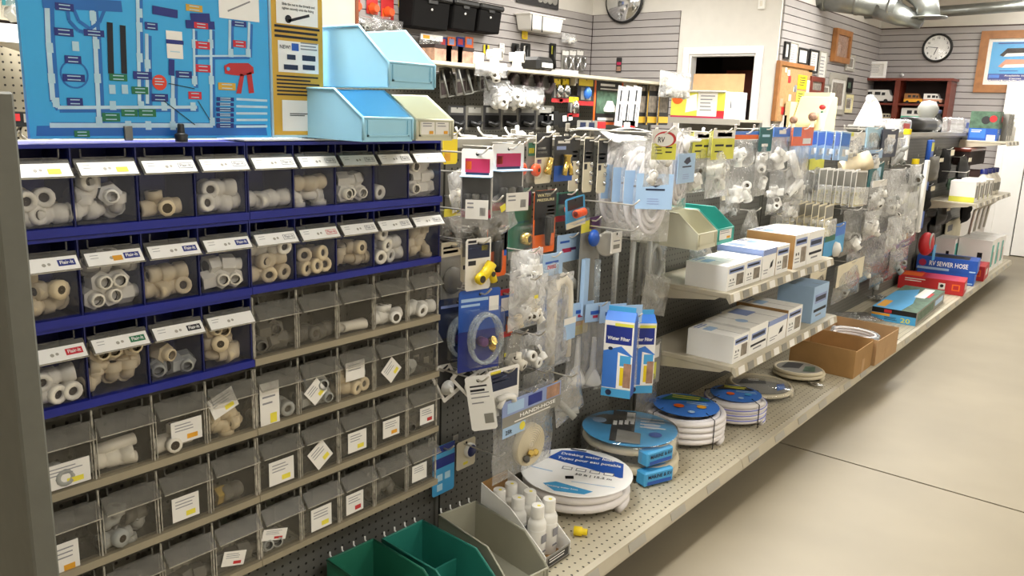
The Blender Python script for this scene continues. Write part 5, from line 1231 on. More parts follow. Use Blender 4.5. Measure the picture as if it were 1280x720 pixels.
bag('grey printed sleeve hanging behind the boxed water filters', (2.877, 0.59, 0.172, 0.309), .12, .014, 'film_grey', ('card_grey', .6, [(.2, .1, .8, .5, 'lime'), (.1, .6, .9, .9, 'paper')]), (), seed=111)
# ---- lower row beside the clear bins
for k in range(3):
    blister(['left', 'middle', 'right'][k] + ' of three tilted black cards with white knobs by the clear bins', (((0.14, 1.643, 0.698), (0.14, 1.688, 0.686), (0.14, 1.734, 0.674), (0.14, 1.782, 0.662), (0.14, 1.832, 0.649), (0.14, 1.883, 0.636))[k][1], ((0.14, 1.658, 0.766), (0.14, 1.7, 0.756), (0.14, 1.743, 0.746), (0.14, 1.787, 0.736), (0.14, 1.832, 0.725), (0.14, 1.879, 0.714))[k][2], .075, .115), .10 + .035 * k, 'paper', [(.12, .12, .88, .88, 'card_dark')], prod=many(plathe('white_knob', (.002, .4, .35), [(.020, 0), (.024, .004), (.012, .010), (.008, .026)], 'white_plastic', 'x', 16)), roll=(.5, .75, .35)[k], yaw=-.2, rnd=.003)
blister('white backing card with a bar code hanging at an angle', ((0.25, 1.646, 0.701)[1], (0.25, 1.644, 0.773)[2], .075, .165), .25, 'white', [(.15, .80, .8, .83, 'ink'), (.15, .68, .85, .70, 'ink_grey'), (.15, .60, .85, .62, 'ink_grey'), (.15, .50, .6, .52, 'ink_grey'), (.15, .72, .7, .76, 'ink'), (.55, .12, .9, .30, 'card_grey')], roll=.16, yaw=-.85)
def faucet(t, w, h):
    MB().tube([(.018, -w * .28, -h * .58), (.018, w * .05, -h * .58), (.018, w * .2, -h * .62), (.018, w * .22, -h * .72)], .010, 'white_plastic', 10).build('spout', t)
    MB().tube([(.018, -w * .1, -h * .60), (.018, -w * .25, -h * .78)], .008, 'white_plastic', 8).build('lever', t)
blister('navy and white card with a white plastic faucet', (1.801, 0.755, 0.134, 0.15), .22, 'paper', [(.08, .55, .94, .92, 'navy'), (.08, .90, .4, .97, 'sticker'), (.12, .80, .6, .83, 'lavender'), (.12, .72, .7, .75, 'lavender'), (.5, .08, .9, .16, 'ink_grey')], prod=faucet, yaw=-.1)
blister('card behind the white faucet card, left edge showing', (1.797, 0.746, 0.083, 0.141), .16, 'bin_cream', [(.1, .5, .9, .9, 'card_dark')])
def flat_coil(t, w, h):
    y, z = 0.006, -h * .66
    mb = MB().lathe([(.002, .0), (.068, -.004), (.072, .004), (.069, .018), (.066, .020)], 'hose_cream', 30, TR(.006, y, z, 0, PI / 2, 0))
    for k in range(8): mb.lathe([(.012 + .0072 * k, .019), (.0155 + .0072 * k, .024), (.019 + .0072 * k, .019)], 'hose_cream', 26, TR(.006, y, z, 0, PI / 2, 0))
    mb.build('flat_hose', t)
    for k, (a, b) in enumerate(((-.012, -.022), (.012, -.026), (-.034, -.034))): MB().lathe([(.009, -.014), (.011, -.012), (.011, .012), (.008, .014)], 'dkgrey_fit' if k == 2 else 'brass', 8, TR(.036, y + a, z + b, .9, .5, .3)).build('hose_end', t)
def coilbag(label, R, x):
    yc, zt, w, h = R
    t = bag(label, R, x, .034, 'film', None, (), seed=121, extra=flat_coil, top=.7, name='bagged_hose', cat='hose')
    mb = MB().box(0, .0015, -w * .49, w * .49, -h * .30, 0, 'lavender'); F1 = FX(.0015, -w * .49, -h * .30); W_, H_ = w * .98, h * .30
    mb.rect(F1, 0, 0, W_, H_ * .42, 'card_grey').rect(F1, W_ * .08, H_ * .5, W_ * .35, H_ * .9, 'ltblue').rect(F1, W_ * .42, H_ * .5, W_ * .66, H_ * .9, 'poster_navy').rect(F1, W_ * .74, H_ * .45, W_ * .98, H_ * .95, 'photo_warm').lines(F1, W_ * .2, H_ * .02, W_ * .95, H_ * .12, 1, 'paper', .5, l=.001)
    mb.text(F1, 'HANDI-HOSE', W_ * .28, H_ * .2, H_ * .2, 'white', .0016, width=W_ * .62)
    mb.build('header_card', t, (.028, 0, 0))
    mb = MB().box(0, .001, -w * .48, -w * .12, -h * .42, -h * .30, 'ltblue'); F1 = FX(.001, -w * .48, -h * .42); mb.text(F1, '25ft', w * .04, h * .035, h * .07, 'ink', .0012).disc(F1, w * .31, h * .07, w * .045, 'sticker', .0012)
    mb.build('length_label', t, (.030, 0, 0))
coilbag('bagged cream flat hose coil with lavender header marked 25ft', (1.926, 0.652, 0.306, 0.278), .21)
bag('silvery clear bag hanging to the right of the 25ft hose bag', (2.128, 0.657, 0.16, 0.169), .22, .026, 'film', None, [('stub', 'grey_fit', 2, 1.1)], seed=123, roll=.25)
bag('rumpled clear bag with an orange label above the 25ft hose bag', (2.048, 0.68, 0.169, 0.108), .17, .03, 'film_grey', None, [('nut', 'grey_fit', 2, 1.0)], seed=124, sticker=(.75, .5, .03, .02, 'sticker_orange'))
blister('blue card hanging under the clear bins near the base', (1.714, 0.486, 0.098, 0.164), .06, 'sky', [(0, .55, 1, .75, 'poster_navy'), (0, .85, 1, 1, 'poster_navy'), (.2, .28, .45, .42, 'pale_blue'), (.55, .28, .8, .42, 'pale_blue'), (.2, .08, .45, .22, 'pale_blue')], hooked=True)
t = blister('cream card with a round blue tape roll on a bare hook', (1.84, 0.457, 0.09, 0.097), .04, 'paper_cream', [(.35, .12, .6, .22, 'sticker')], prod=many(plathe('tape_roll', (.002, .62, .62), [(.024, 0), (.025, .010), (.022, .013), (.003, .013)], 'white_plastic', 'x', 20), plathe('tape_face', (.0155, .62, .62), [(.020, 0), (.020, .0012), (.002, .0014)], 'blue_dark', 'x', 20)), hooked=False)
hook((0.05, 1.829, 0.446)[1], (0.05, 1.829, 0.446)[2], .20, label='bare steel hook running through the blue tape roll')

# ---- farther along the board (4.2 m to 8 m)
def clam_row(group, n, y0, z, w, h, x0, dx, regs, dome_m, seed, base='ltblue'):
    rn = random.Random(seed)
    for k in range(n):
        t = thing('clamshell_pack', '', 'carded part', (x0 + dx * k, y0 + rn.uniform(-.004, .004), z), (rn.uniform(-.06, .06), 0, rn.uniform(-.1, .1)), group)
        t['label'] = '%s of the %s' % (('first pack', 'second pack', 'third pack', 'fourth pack', 'fifth pack', 'sixth pack', 'seventh pack', 'eighth pack', 'ninth pack', 'tenth pack')[k], group)
        mb = MB().box(-.001, .001, -w / 2, w / 2, -h, 0, base); Fq = FX(.001, -w / 2, -h)
        for u0, v0, u1, v1, m in regs: mb.rect(Fq, u0 * w, v0 * h, u1 * w, v1 * h, m)
        mb.build('card', t)
        MB().box(.002, dx * .8, -w * .42, w * .42, -h * .95, -h * .45, dome_m, None, ('-x',)).build('blister', t, bevel=.004)
        MB().lathe([(.010, -.014), (.014, 0), (.010, .014)], 'grey_fit' if base != 'ltblue' else 'white_plastic', 10, TR(dx * .4, 0, -h * .7)).build('fitting', t)
clam_row('blue carded packs hanging in a row right of the pipe bags', 7, (0.2, 4.478, 1.411)[1], (0.2, 4.461, 1.458)[2], .12, .15, .06, .042, [(.05, .5, .95, .95, 'blue_mid'), (.3, .15, .7, .4, 'paper')], 'blister_clear', 1)
clam_row('white-edged clear packs in the long row under the blue cards', 10, (0.2, 4.73, 1.186)[1], (0.2, 4.706, 1.25)[2], .15, .20, .04, .034, [(.05, .55, .95, .95, 'card_grey'), (.05, .02, .95, .4, 'pale_yellow')], 'film_white', 2, 'paper')
clam_row('clear packs in the lower row above the tall white boxes', 8, (0.2, 4.385, 1.017)[1], (0.2, 4.365, 1.079)[2], .14, .17, .05, .036, [(.05, .6, .95, .95, 'card_grey'), (.05, .02, .95, .4, 'pale_yellow')], 'film_white', 3, 'paper_cream')
FAR = [  # label, pixel box, x, depth, film, header, contents
 ('yellow-green header bag under the row of blue cards', (4.673, 1.312, 0.238, 0.201), .1, .03, 'film_grey', ('lime', .35, []), [('nut', 'chrome', 3, 1.6)]),
 ('white price tags bag right of the blue card row', (4.979, 1.449, 0.391, 0.148), .2, .03, 'film_white', ('paper', .5, [(.1, .2, .6, .4, 'ink_grey'), (0, .7, .4, 1, 'lime')]), [('coupling', 'white_plastic', 2, 1.2)]),
 ('pale green printed bag beside the white price tags', (5.434, 1.478, 0.344, 0.149), .18, .03, 'film_white', ('pale_blue', .8, [(.2, .3, .6, .7, 'green_card')]), []),
 ('deep blue card with white print near the beige pipe', (5.731, 1.47, 0.378, 0.177), .2, .02, 'film', ('navy', 1.0, [(.3, .6, .8, .8, 'paper'), (.4, .2, .7, .45, 'ltblue')]), []),
 ('bag with looped grey hose right of the deep blue card', (6.011, 1.417, 0.287, 0.185), .2, .03, 'film', None, [('stub', 'grey_fit', 3, 1.6)]),
 ('teal card bag below the deep blue card', (5.664, 1.253, 0.331, 0.171), .16, .02, 'film_grey', ('teal', .9, [(.5, .2, .8, .8, 'pale_blue')]), []),
 ('big clear bag of grey fittings at the middle of the far board', (6.173, 1.198, 0.773, 0.421), .18, .05, 'film', None, [('coupling', 'grey_fit', 6, 1.6), ('elbow', 'white_plastic', 4, 1.6)]),
 ('bag with bright white tip hanging beside the blue pole', (6.703, 1.06, 0.639, 0.461), .16, .04, 'film', None, [('nut', 'white_plastic', 6, 1.7)]),
 ('slim dusty bag left of the big clear bag', (5.761, 1.025, 0.301, 0.259), .12, .03, 'film_grey', None, [('stub', 'ivory_fit', 2, 1.4)]),
 ('dusty bag holding a white ball shape', (5.381, 0.969, 0.409, 0.291), .14, .04, 'film_grey', None, [('nut', 'white_plastic', 2, 2.2)]),
 ('long dusty bag above the white ball bag', (5.474, 1.068, 0.34, 0.139), .08, .03, 'film_grey', None, [('elbow', 'grey_fit', 2, 1.4)]),
 ('large dusty bag with a small white float inside', (6.007, 0.758, 0.779, 0.321), .14, .05, 'film_grey', None, [('coupling', 'ivory_fit', 1, 1.6), ('elbow', 'grey_fit', 3, 1.4)]),
 ('low clear bag beside the large dusty bag', (6.478, 0.66, 0.504, 0.34), .1, .04, 'film_grey', None, [('coupling', 'grey_fit', 3, 1.4)]),
 ('beige paper-labelled bag hanging beside the shelf ends', (5.345, 0.636, 0.551, 0.246), .16, .05, 'film_grey', ('paper_cream', .55, []), [('elbow', 'grey_fit', 2, 1.4)]),
 ('cream bag hanging beneath the white ball bag', (5.572, 0.695, 0.324, 0.125), .12, .03, 'film_white', None, []),
 ('bag with yellow and red tips under the white-tip bag', (6.732, 0.686, 0.399, 0.106), .16, .02, 'film', ('sticker_orange', .5, [(0, 0, .3, 1, 'red')]), []),
 ('clear bag of pale elbows left of the big clear bag', (5.609, 1.144, 0.333, 0.193), .2, .04, 'film', ('paper', .2, []), [('elbow', 'white_plastic', 4, 1.5)]),
 ('clear bag of round white caps under the teal card', (5.605, 0.958, 0.373, 0.198), .2, .04, 'film', None, [('nut', 'white_plastic', 4, 1.6)]),
 ('frosted bag of short pipes beside the white-tip bag', (6.121, 0.879, 0.436, 0.252), .22, .04, 'film_white', None, [('stub', 'white_plastic', 3, 1.4)]),
 ('frosted bag hanging above the sewer hose cartons', (6.601, 0.591, 0.534, 0.199), .16, .04, 'film_grey', None, [('elbow', 'grey_fit', 3, 1.5)]),
 ('printed blue and white bag below the pale green one', (5.357, 1.343, 0.309, 0.099), .22, .03, 'film', ('ltblue', .5, [(.2, .2, .7, .6, 'navy')]), [('coupling', 'white_plastic', 2, 1.4)]),
 ('bag of grey rings between the two poles and the clear bags', (6.559, 1.219, 0.335, 0.205), .2, .03, 'film', None, [('nut', 'grey_fit', 4, 1.6)]),
 ('dusty bag of tees low on the board behind the red box', (6.349, 0.489, 0.489, 0.169), .1, .04, 'film_grey', None, [('tee', 'grey_fit', 3, 1.4)]),
 ('grey bag hanging below the lower row of clear packs', (4.788, 0.857, 0.22, 0.04), .06, .02, 'film_grey', None, []),
 ('small bag under the upper shelf end with pale card', (4.935, 0.625, 0.296, 0.157), .1, .02, 'film_grey', ('paper_cream', .5, []), [('elbow', 'dkgrey_fit', 2, 1.0)]),
]
for k, (lab, RR, x, dp, fm, hd, ct) in enumerate(FAR):
    bag(lab, RR, x, dp, fm, hd, ct, seed=200 + k)
blister('blue sky-pattern card with white shell shape at the upper shelf end', (4.799, 0.93, 0.352, 0.181), .22, 'sky', [(0, .5, .5, 1, 'green_card'), (.5, .6, 1, 1, 'blue_mid')], prod=many(plathe('white_shell', (.002, .55, .18), [(.045, 0), (.04, .02), (.01, .035)], 'white_plastic', 'x', 18)))
bp = thing('beige_pipe_elbow', 'beige plastic pipe piece poking out between far bags', 'pipe', (.24, (0.24, 4.957, 1.272)[1], (0.24, 4.957, 1.272)[2]), (0, 0, .6))
MB().lathe([(.045, -.09), (.045, .02), (.055, .025), (.055, .08), (.044, .08)], 'cream_fit', 18, TR(0, 0, 0, 0, PI / 2.6, 0)).build('pipe_body', bp)
MB().lathe([(.044, .0802), (.001, .079)], 'bore', 18, TR(0, 0, 0, 0, PI / 2.6, 0)).build('bore', bp)
a, b = (0.09, 7.616, 1.385), (0.09, 7.312, 0.645)
pl = thing('blue_pole', 'long blue plastic pole hanging on the far pegboard', 'pole', (.08, (a[1] + b[1]) / 2, b[2]))
MB().box(-.02, .02, -.05, .05, 0, a[2] - b[2], 'blue').build('pole_body', pl, bevel=.006); MB().box(-.005, .022, -.04, .04, a[2] - b[2] - .09, a[2] - b[2] - .02, 'lime').build('price_sticker', pl)
a, b = (0.2, 7.002, 1.241), (0.2, 6.862, 0.7)
pl = thing('white_pole', 'long white plastic pole hanging in front of the blue one', 'pole', (.19, (a[1] + b[1]) / 2, b[2]))
MB().box(-.014, .014, -.03, .03, 0, a[2] - b[2], 'white_plastic').build('pole_body', pl, bevel=.005); MB().box(-.016, .016, -.032, .032, -.02, .0, 'white_plastic').build('end_cap', pl)
for k, (p0, p1, m) in enumerate((((1133, 168), (1129, 198), 'white_plastic'), ((1143, 206), (1141, 236), 'white_plastic'), ((1153, 172), (1152, 206), 'grey_fit'))):
    pass
for k, (u, v, w_) in enumerate((((0.1, 6.593, 1.433), (0.1, 6.602, 1.244), 'white_plastic'), ((0.1, 6.956, 1.204), (0.1, 7.016, 1.007), 'white_plastic'))):
    q = thing('tool_stick', ['white stick with yellow cap left of the blue pole, upper', 'white stick left of the blue pole, lower'][k], 'tool', (.10, u[1], v[2]))
    MB().lathe([(.022, 0), (.022, u[2] - v[2])], w_, 12).build('shaft', q); MB().lathe([(.028, u[2] - v[2]), (.028, u[2] - v[2] + .04)], 'yellow', 12).build('cap', q)
# dark stock in the far section
rn = random.Random(77)
DK = [('black bag of hose parts under the far top shelf', (8.088, 1.308, 0.657, 0.302), 'black_soft'), ('black rubber part hanging near the far shelf', (8.632, 1.228, 0.743, 0.23), 'black'),
      ('black strap pack left of the far bottles', (8.443, 0.939, 0.714, 0.202), 'black'), ('black tube pack below the far bottles', (9.12, 0.872, 0.736, 0.235), 'black_soft'), ('black shoe-shaped part on the pale far panel', (8.036, 0.706, 0.799, 0.169), 'black'),
      ('dark bundle hanging right of the white pole, upper', (7.448, 1.253, 0.461, 0.201), 'dkgrey_fit'), ('dark bundle hanging right of the white pole, lower', (7.525, 1.015, 0.532, 0.238), 'black_soft'), ('black loops hanging above the pale far panel', (8.012, 0.87, 0.814, 0.164), 'black'), ('olive green pack among the black far parts', (8.519, 1.028, 0.676, 0.108), 'photo_green')]
for k, (lab, R_, m) in enumerate(DK):
    yc, zt, w, h = R_
    if 7.9 < yc and .75 < zt < 1.0: zt = .80
    w = min(w, .34)
    t = thing('hanging_part', lab, 'part', (.08 + .05 * (k % 2), yc, zt))
    pillow(w, h, .05, 300 + k, m, top=.6).build('wrapped_part', t)
    MB().box(.052, .054, -w * .2, w * .2, -h * .2, -.01, 'paper_cream').build('price_label', t)
    hook(yc, zt - .01, .12, label=HK(lab))
rb = thing('red_mesh_bag', 'red round bag with blue tag above the sewer hose carton', 'bag', (.16, (0.16, 7.449, 0.628)[1], (0.16, 7.432, 0.656)[2]))
MB().ball((0, 0, -.13), .10, 'red', 16, None, (.6, 1, 1)).build('red_bundle', rb); MB().tube([(.04, .07 * math.cos(a / 10 * PI), -.11 + .07 * math.sin(a / 10 * PI)) for a in range(20)], .008, 'grey_fit', 6, True).build('ring', rb); MB().box(.05, .056, .03, .12, -.27, -.14, 'sky').build('tag', rb)
pp = thing('pale_panel', 'pale board hanging under the far bottles', 'panel', (.03, (0.03, 9.155, 0.451)[1], (0.03, 9.064, 0.581)[2]))
MB().box(0, .012, -.35, .35, -.38, 0, 'paper_cream').build('sheet', pp); MB().box(.013, .015, -.3, -.1, -.1, -.04, 'ink_grey').build('label', pp)
hook((0.1, 7.954, 1.113)[1], (0.1, 7.954, 1.113)[2], .3, label='long wire hook with a white tag in the dark far section')
wf = thing('wire_rack', 'white wire rack legs hanging below the far bottle shelf', 'rack', (0, 0, 0))
for k in range(4):
    yk = 8.55 + .25 * k; MB().tube([(.36, yk, .80), (.30, yk, .74), (.28, yk, .52)], .011, 'wire', 8).build('leg', wf)
MB().tube([(.36, 8.5, .80), (.36, 9.4, .80)], .011, 'wire', 8).build('crossbar', wf)
# deck clutter between open boxes and the 20 box
for k, (x, y, w, lab) in enumerate(((.20, 5.28, .22, 'crumpled clear bag on the deck behind the open boxes'), (.34, 5.50, .20, 'flat clear bag of grey parts on the deck before the 20 box'), (.14, 5.72, .24, 'grey plastic bundle against the pegboard beside the 20 box'), (.09, 6.5, .14, 'dusty bagged coil behind the 20 box'))):
    t = thing('bagged_part', lab, 'bag', (x, y, DECK + .03), (0, PI / 2, .4 * k), None)
    pillow(w, w * 1.2, .026, 400 + k, 'film_grey' if k % 2 else 'film').build('plastic_bag', t, (0, 0, w * .6))
    for q in range(3):
        o = mesh_obj('pipe_coupling', cached('pipe_coupling_grey_fit', lambda: fit_coupling('grey_fit')), t, (0, rn.uniform(-.06, .06), rn.uniform(-.05, .05)), (rn.uniform(0, 6), 1, 1))

# ================================================================ SECOND GONDOLA, SEEN OVER THE FIRST
G2X = -1.45
g2 = thing('gondola_shelving', 'second pegboard gondola standing behind the bins and the first one', 'shelving', (0, 0, 0))
for k in range(5):
    MB().box(G2X - .03, G2X, .35 + 1.03 * k, 1.36 + 1.03 * k, .1, 2.0 if k == 0 else 1.69, 'peg_beige' if k == 0 else 'peg_grey').build('back_panel', g2)
    MB().box(G2X - .03, G2X + .01, 1.36 + 1.03 * k, 1.38 + 1.03 * k, .0, 1.69, 'steel_grey').build('upright', g2)
MB().box(G2X - .4, G2X + .4, .35, 5.55, 0, .12, 'steel_beige').build('base', g2)
sh = thing('display_shelf', 'long pale top shelf of the gondola behind, carrying white pipe fittings', 'shelf')
MB().box(G2X - .25, G2X + .22, 2.75, 5.5, 1.715, 1.735, 'steel_beige').build('shelf_plate', sh, bevel=.003)
MB().box(G2X + .2205, G2X + .232, 2.75, 5.5, 1.718, 1.737, 'steel_beige').build('front_lip', sh, bevel=.002)
for y in (2.8, 4.2, 5.4): MB().box(G2X + .001, G2X + .2, y, y + .006, 1.67, 1.715, 'steel_beige').build('bracket', sh)
TS = 1.737
def bx(name, label, cat, x0, x1, y0, y1, z0, z1, m, lidm=None, extra=None, rz=0, bevel=.0):
    t = thing(name, label, cat, ((x0 + x1) / 2, (y0 + y1) / 2, z0), (0, 0, rz)); a, b, h = (x1 - x0) / 2, (y1 - y0) / 2, z1 - z0
    MB().box(-a, a, -b, b, 0, h, m).build('body', t, bevel=bevel)
    if lidm: MB().box(-a * 1.03, a * 1.03, -b * 1.03, b * 1.03, h * .8, h * 1.02, lidm).build('lid', t, bevel=bevel)
    if extra: extra(t, a, b, h)
    return t
for k in range(3):
    yy = ((-1.35, 3.076, 1.748), (-1.35, 3.158, 1.754), (-1.35, 3.243, 1.759), (-1.35, 3.331, 1.765), (-1.35, 3.422, 1.771), (-1.35, 3.515, 1.777))[k][1]
    bx('brown_box', ['left', 'middle', 'right'][k] + ' small brown box on the top shelf behind the light blue bins', 'box', G2X + .02, G2X + .2, yy - .10, yy + .02, TS, TS + .08, 'photo_warm', 'room_dark')
def wye(label, y, m='white_plastic', sc=1.0):
    t = thing('pipe_wye', label, 'pipe fitting', (G2X + .08, y, TS), (0, 0, .5))
    MB().lathe([(.055, 0), (.055, .03), (.045, .035), (.045, .09)], m, 18).build('socket', t)
    MB().lathe([(.042, -.07), (.042, -.02), (.05, -.015), (.05, .07), (.038, .07)], m, 18, TR(0, 0, .12, 0, PI / 2, 0)).build('branch', t)
    MB().lathe([(.038, .0702), (.001, .069)], 'bore', 18, TR(0, 0, .12, 0, PI / 2, 0)).build('bore', t)
    t.scale = (sc, sc, sc)
wye('white pipe wye on the top shelf, left of two', (-1.37, 3.573, 1.76)[1], sc=.62)
wye('white pipe wye on the top shelf, right of two', (-1.37, 3.773, 1.772)[1], sc=.62)
bx('white_tub', 'small cream tub on the top shelf beside the brown boxes', 'tub', G2X + .05, G2X + .17, (-1.35, 3.293, 1.763)[1], (-1.35, 3.389, 1.769)[1], TS, TS + .065, 'white_warm', 'white_plastic', bevel=.01)
bx('black_tool', 'black and silver tool case on the top shelf right of the wyes', 'tool case', G2X + .0, G2X + .16, (-1.37, 3.878, 1.779)[1], (-1.37, 4.034, 1.789)[1], TS, TS + .085, 'black', None, lambda t, a, b, h: MB().box(a, a + .004, -b * .6, b * .7, h * .3, h * .6, 'paper').build('silver_badge', t), bevel=.02)
bx('flat_pad', 'flat white pad on the top shelf near its far end', 'pad', G2X + .05, G2X + .2, (-1.35, 4.058, 1.753)[1], (-1.35, 4.224, 1.762)[1], TS, TS + .02, 'white', 'paper')
bag('milky bag slumped over the front of the top shelf', (3.365, 1.754, 0.26, 0.074), G2X + .24, .05, 'film_white', None, [('elbow', 'white_plastic', 3, 1.4)], seed=500, hooked=False, top=.9)
def hung(label, R, x, base, regs=(), prod=None, dome=None, **kw): return blister(label, R, x, base, regs, dome, prod, hooked=False, **kw)
gx = G2X + .16
for k in range(4):
    def brk(t, w, h): MB().tube([(.01, -w * .4, -h * .05), (.04, -w * .4, -h * .95), (.04, w * .4, -h * .95), (.01, w * .4, -h * .05)], .006, 'steel_grey', 6).build('wire_loop', t)
    hung(['first', 'second', 'third', 'fourth'][k] + ' dark bracket card hanging right of the light blue bin', ((3.09, 1.713, 0.124, 0.151), (3.18, 1.718, 0.128, 0.141), (3.273, 1.724, 0.132, 0.131), (3.368, 1.73, 0.136, 0.121), (3.467, 1.736, 0.141, 0.11), (3.569, 1.742, 0.146, 0.099))[k], gx + .03 * (k % 2), 'dkgrey_fit', [(.1, .1, .9, .5, 'room_dark'), (.1, .6, .9, .9, 'card_dark')], brk, yaw=.3, roll=.12)
for k, (R_, lab, n) in enumerate((((3.448, 1.667, 0.214, 0.136), 'bunch of clear-bagged white fittings behind the gondola top, left', 6), ((3.607, 1.648, 0.184, 0.123), 'bunch of clear-bagged white fittings behind the gondola top, middle', 5), ((3.768, 1.646, 0.224, 0.126), 'bunch of clear-bagged white fittings behind the gondola top, right', 5))):
    bag(lab, R_, gx + .05, .06, 'film', None, [('coupling', 'white_plastic', n - 2, 1.5), ('elbow', 'white_plastic', 3, 1.5)], seed=510 + k, hooked=False, top=.8)
for k in range(6):
    hung(['first', 'second', 'third', 'fourth', 'fifth', 'sixth'][k] + ' low dark hinge pack just above the gondola top', ((3.189, 1.524, 0.136, 0.124), (3.328, 1.527, 0.142, 0.127), (3.473, 1.531, 0.15, 0.13), (3.627, 1.535, 0.157, 0.133), (3.789, 1.539, 0.166, 0.137), (3.959, 1.543, 0.175, 0.141))[k], gx, 'dkgrey_fit' if k % 2 else 'card_dark', [(.1, .1, .9, .6, 'black_soft'), (.15, .7, .85, .92, 'card_grey')],
         ptube('hinge', [(.01, .2, .3), (.02, .5, .2), (.01, .8, .3)], .012, 'black', 6))
for k in range(3):
    hung(['left', 'middle', 'right'][k] + ' wreath-like dark coil pack below the top shelf', ((3.659, 1.703, 0.129, 0.079), (3.791, 1.71, 0.135, 0.081), (3.929, 1.717, 0.141, 0.082), (4.073, 1.725, 0.147, 0.084), (4.223, 1.733, 0.154, 0.086), (4.381, 1.741, 0.161, 0.088))[k], gx, 'card_grey', [(.1, .1, .9, .9, 'dkgrey_fit')], pring('coil', (.01, .5, .5), .06, .012, 'room_dark', 2))
for k in range(2):
    hung(['left', 'right'][k] + ' black pack with silver slashes above the white scraps', ((4, 1.507, 0.194, 0.085), (4.2, 1.51, 0.206, 0.088), (4.413, 1.514, 0.219, 0.09), (4.639, 1.519, 0.234, 0.093), (4.882, 1.523, 0.25, 0.097), (5.141, 1.528, 0.268, 0.1))[k], gx, 'black', [(.2, .4, .4, .8, 'paper'), (.5, .4, .7, .8, 'paper')], roll=.1)
YC_ = [(0, .0, 1, .16, 'red'), (.05, .7, .9, .95, 'yellow'), (.2, .2, .8, .65, 'card_grey')]
for k, (R_, lab) in enumerate((((4.076, 1.711, 0.115, 0.146), 'yellow and red card with clear bulb, leftmost under the shelf'), ((4.15, 1.715, 0.101, 0.147), 'yellow and red card with clear bulb, second under the shelf'), ((4.382, 1.726, 0.189, 0.172), 'yellow and orange card with a blue part under the shelf'), ((4.253, 1.609, 0.122, 0.127), 'small yellow card with a glass bulb lower down'))):
    hung(lab, R_, gx, 'card_dark', YC_, many(plathe('bulb', (.01, .5, .42), [(.012, -.03), (.028, -.01), (.028, .02), (.01, .045)], 'chrome' if k != 2 else 'blue_mid', 'z', 14)))
hung('large black card with orange edge and a white lamp fixture', (4.649, 1.724, 0.35, 0.288), gx, 'card_dark', [(0, 0, 1, .06, 'orange'), (.94, 0, 1, 1, 'orange'), (0, 0, .06, 1, 'orange'), (.2, .86, .7, .91, 'paper'), (.2, .78, .8, .81, 'paper'), (.15, .1, .7, .16, 'paper'), (.1, .25, .85, .75, 'photo_green')], many(plathe('lamp_fixture', (.01, .5, .36), [(.05, -.02), (.055, 0), (.03, .03), (.02, .05)], 'white_plastic', 'z', 16)))
for k in range(3):
    hung(['left', 'middle', 'right'][k] + ' of three white boxed tubes leaning with black print', ((4.656, 1.685, 0.099, 0.255), (4.751, 1.689, 0.101, 0.259), (4.849, 1.693, 0.104, 0.262), (4.95, 1.697, 0.107, 0.266), (5.053, 1.701, 0.11, 0.269), (5.159, 1.706, 0.113, 0.273))[k], gx + .1, 'white', [(.3, .12, .5, .55, 'ink'), (.62, .15, .74, .5, 'ink_grey'), (.3, .62, .5, .9, 'ink')], roll=-.10, rnd=.002)
for k in range(3):
    hung(['left', 'middle', 'right'][k] + ' black and yellow tall card right of the white tubes', ((5.075, 1.723, 0.142, 0.284), (5.198, 1.728, 0.147, 0.288), (5.324, 1.734, 0.152, 0.293), (5.455, 1.74, 0.157, 0.298), (5.59, 1.746, 0.163, 0.303), (5.73, 1.752, 0.168, 0.308))[k], gx + .02 * k, 'card_dark', [(0, .82, 1, .95, 'photo_tone'), (.1, .3, .9, .7, 'photo_tone'), (0, .05, 1, .2, 'mustard'), (0, 0, .08, 1, 'mustard')])
bag('cluster of white pipe caps at the end of the top shelf', (5.363, 1.814, 0.469, 0.179), gx + .1, .07, 'film_white', None, [('coupling', 'white_plastic', 9, 1.6)], seed=520, hooked=False, top=.9)
hung('red scrap of packaging at the foot of the lamp card', (4.761, 1.468, 0.162, 0.053), gx + .1, 'red', [(.1, .2, .6, .8, 'paper')])
hung('grey and red pack lying behind the white scraps', (4.346, 1.463, 0.323, 0.06), gx + .08, 'card_grey', [(.7, .2, 1, .9, 'red'), (.1, .2, .3, .8, 'navy'), (.4, .2, .6, .8, 'navy')])
# part of the second gondola visible left of the chart
lx = G2X + .02
wsh = thing('white_bracket_shelf', 'white metal shelf edge at the far left behind the chart', 'shelf', (0, 0, 0))
a, b = (-1.13, 0.93, 1.712), (-1.13, 1.101, 1.705)
MB().box(lx, lx + .3, a[1], b[1], a[2] - .03, a[2], 'white_warm').build('shelf_plate', wsh, bevel=.003); MB().box(lx + .3005, lx + .312, a[1], b[1], a[2] - .05, a[2] + .004, 'white').build('front_lip', wsh)
bag('clear bag with teal label above the white shelf edge, far left', (1.082, 1.832, 0.093, 0.092), lx + .2, .04, 'film_grey', ('teal', .6, []), [('nut', 'grey_fit', 2, 1.4)], seed=530, hooked=False)
bag('cream plastic part with brown twigs of wire, far left', (1.076, 1.691, 0.108, 0.104), lx + .2, .06, 'film_white', None, [('stub', 'ivory_fit', 3, 2.0), ('elbow', 'room_dark', 3, 1.2)], seed=531, hooked=False) if False else None
cp = thing('plastic_bracket', 'white moulded plastic bracket hanging far left beside the chart', 'bracket', (lx + .12, (-1.31, 1.103, 1.656)[1], (-1.31, 1.105, 1.681)[2]))
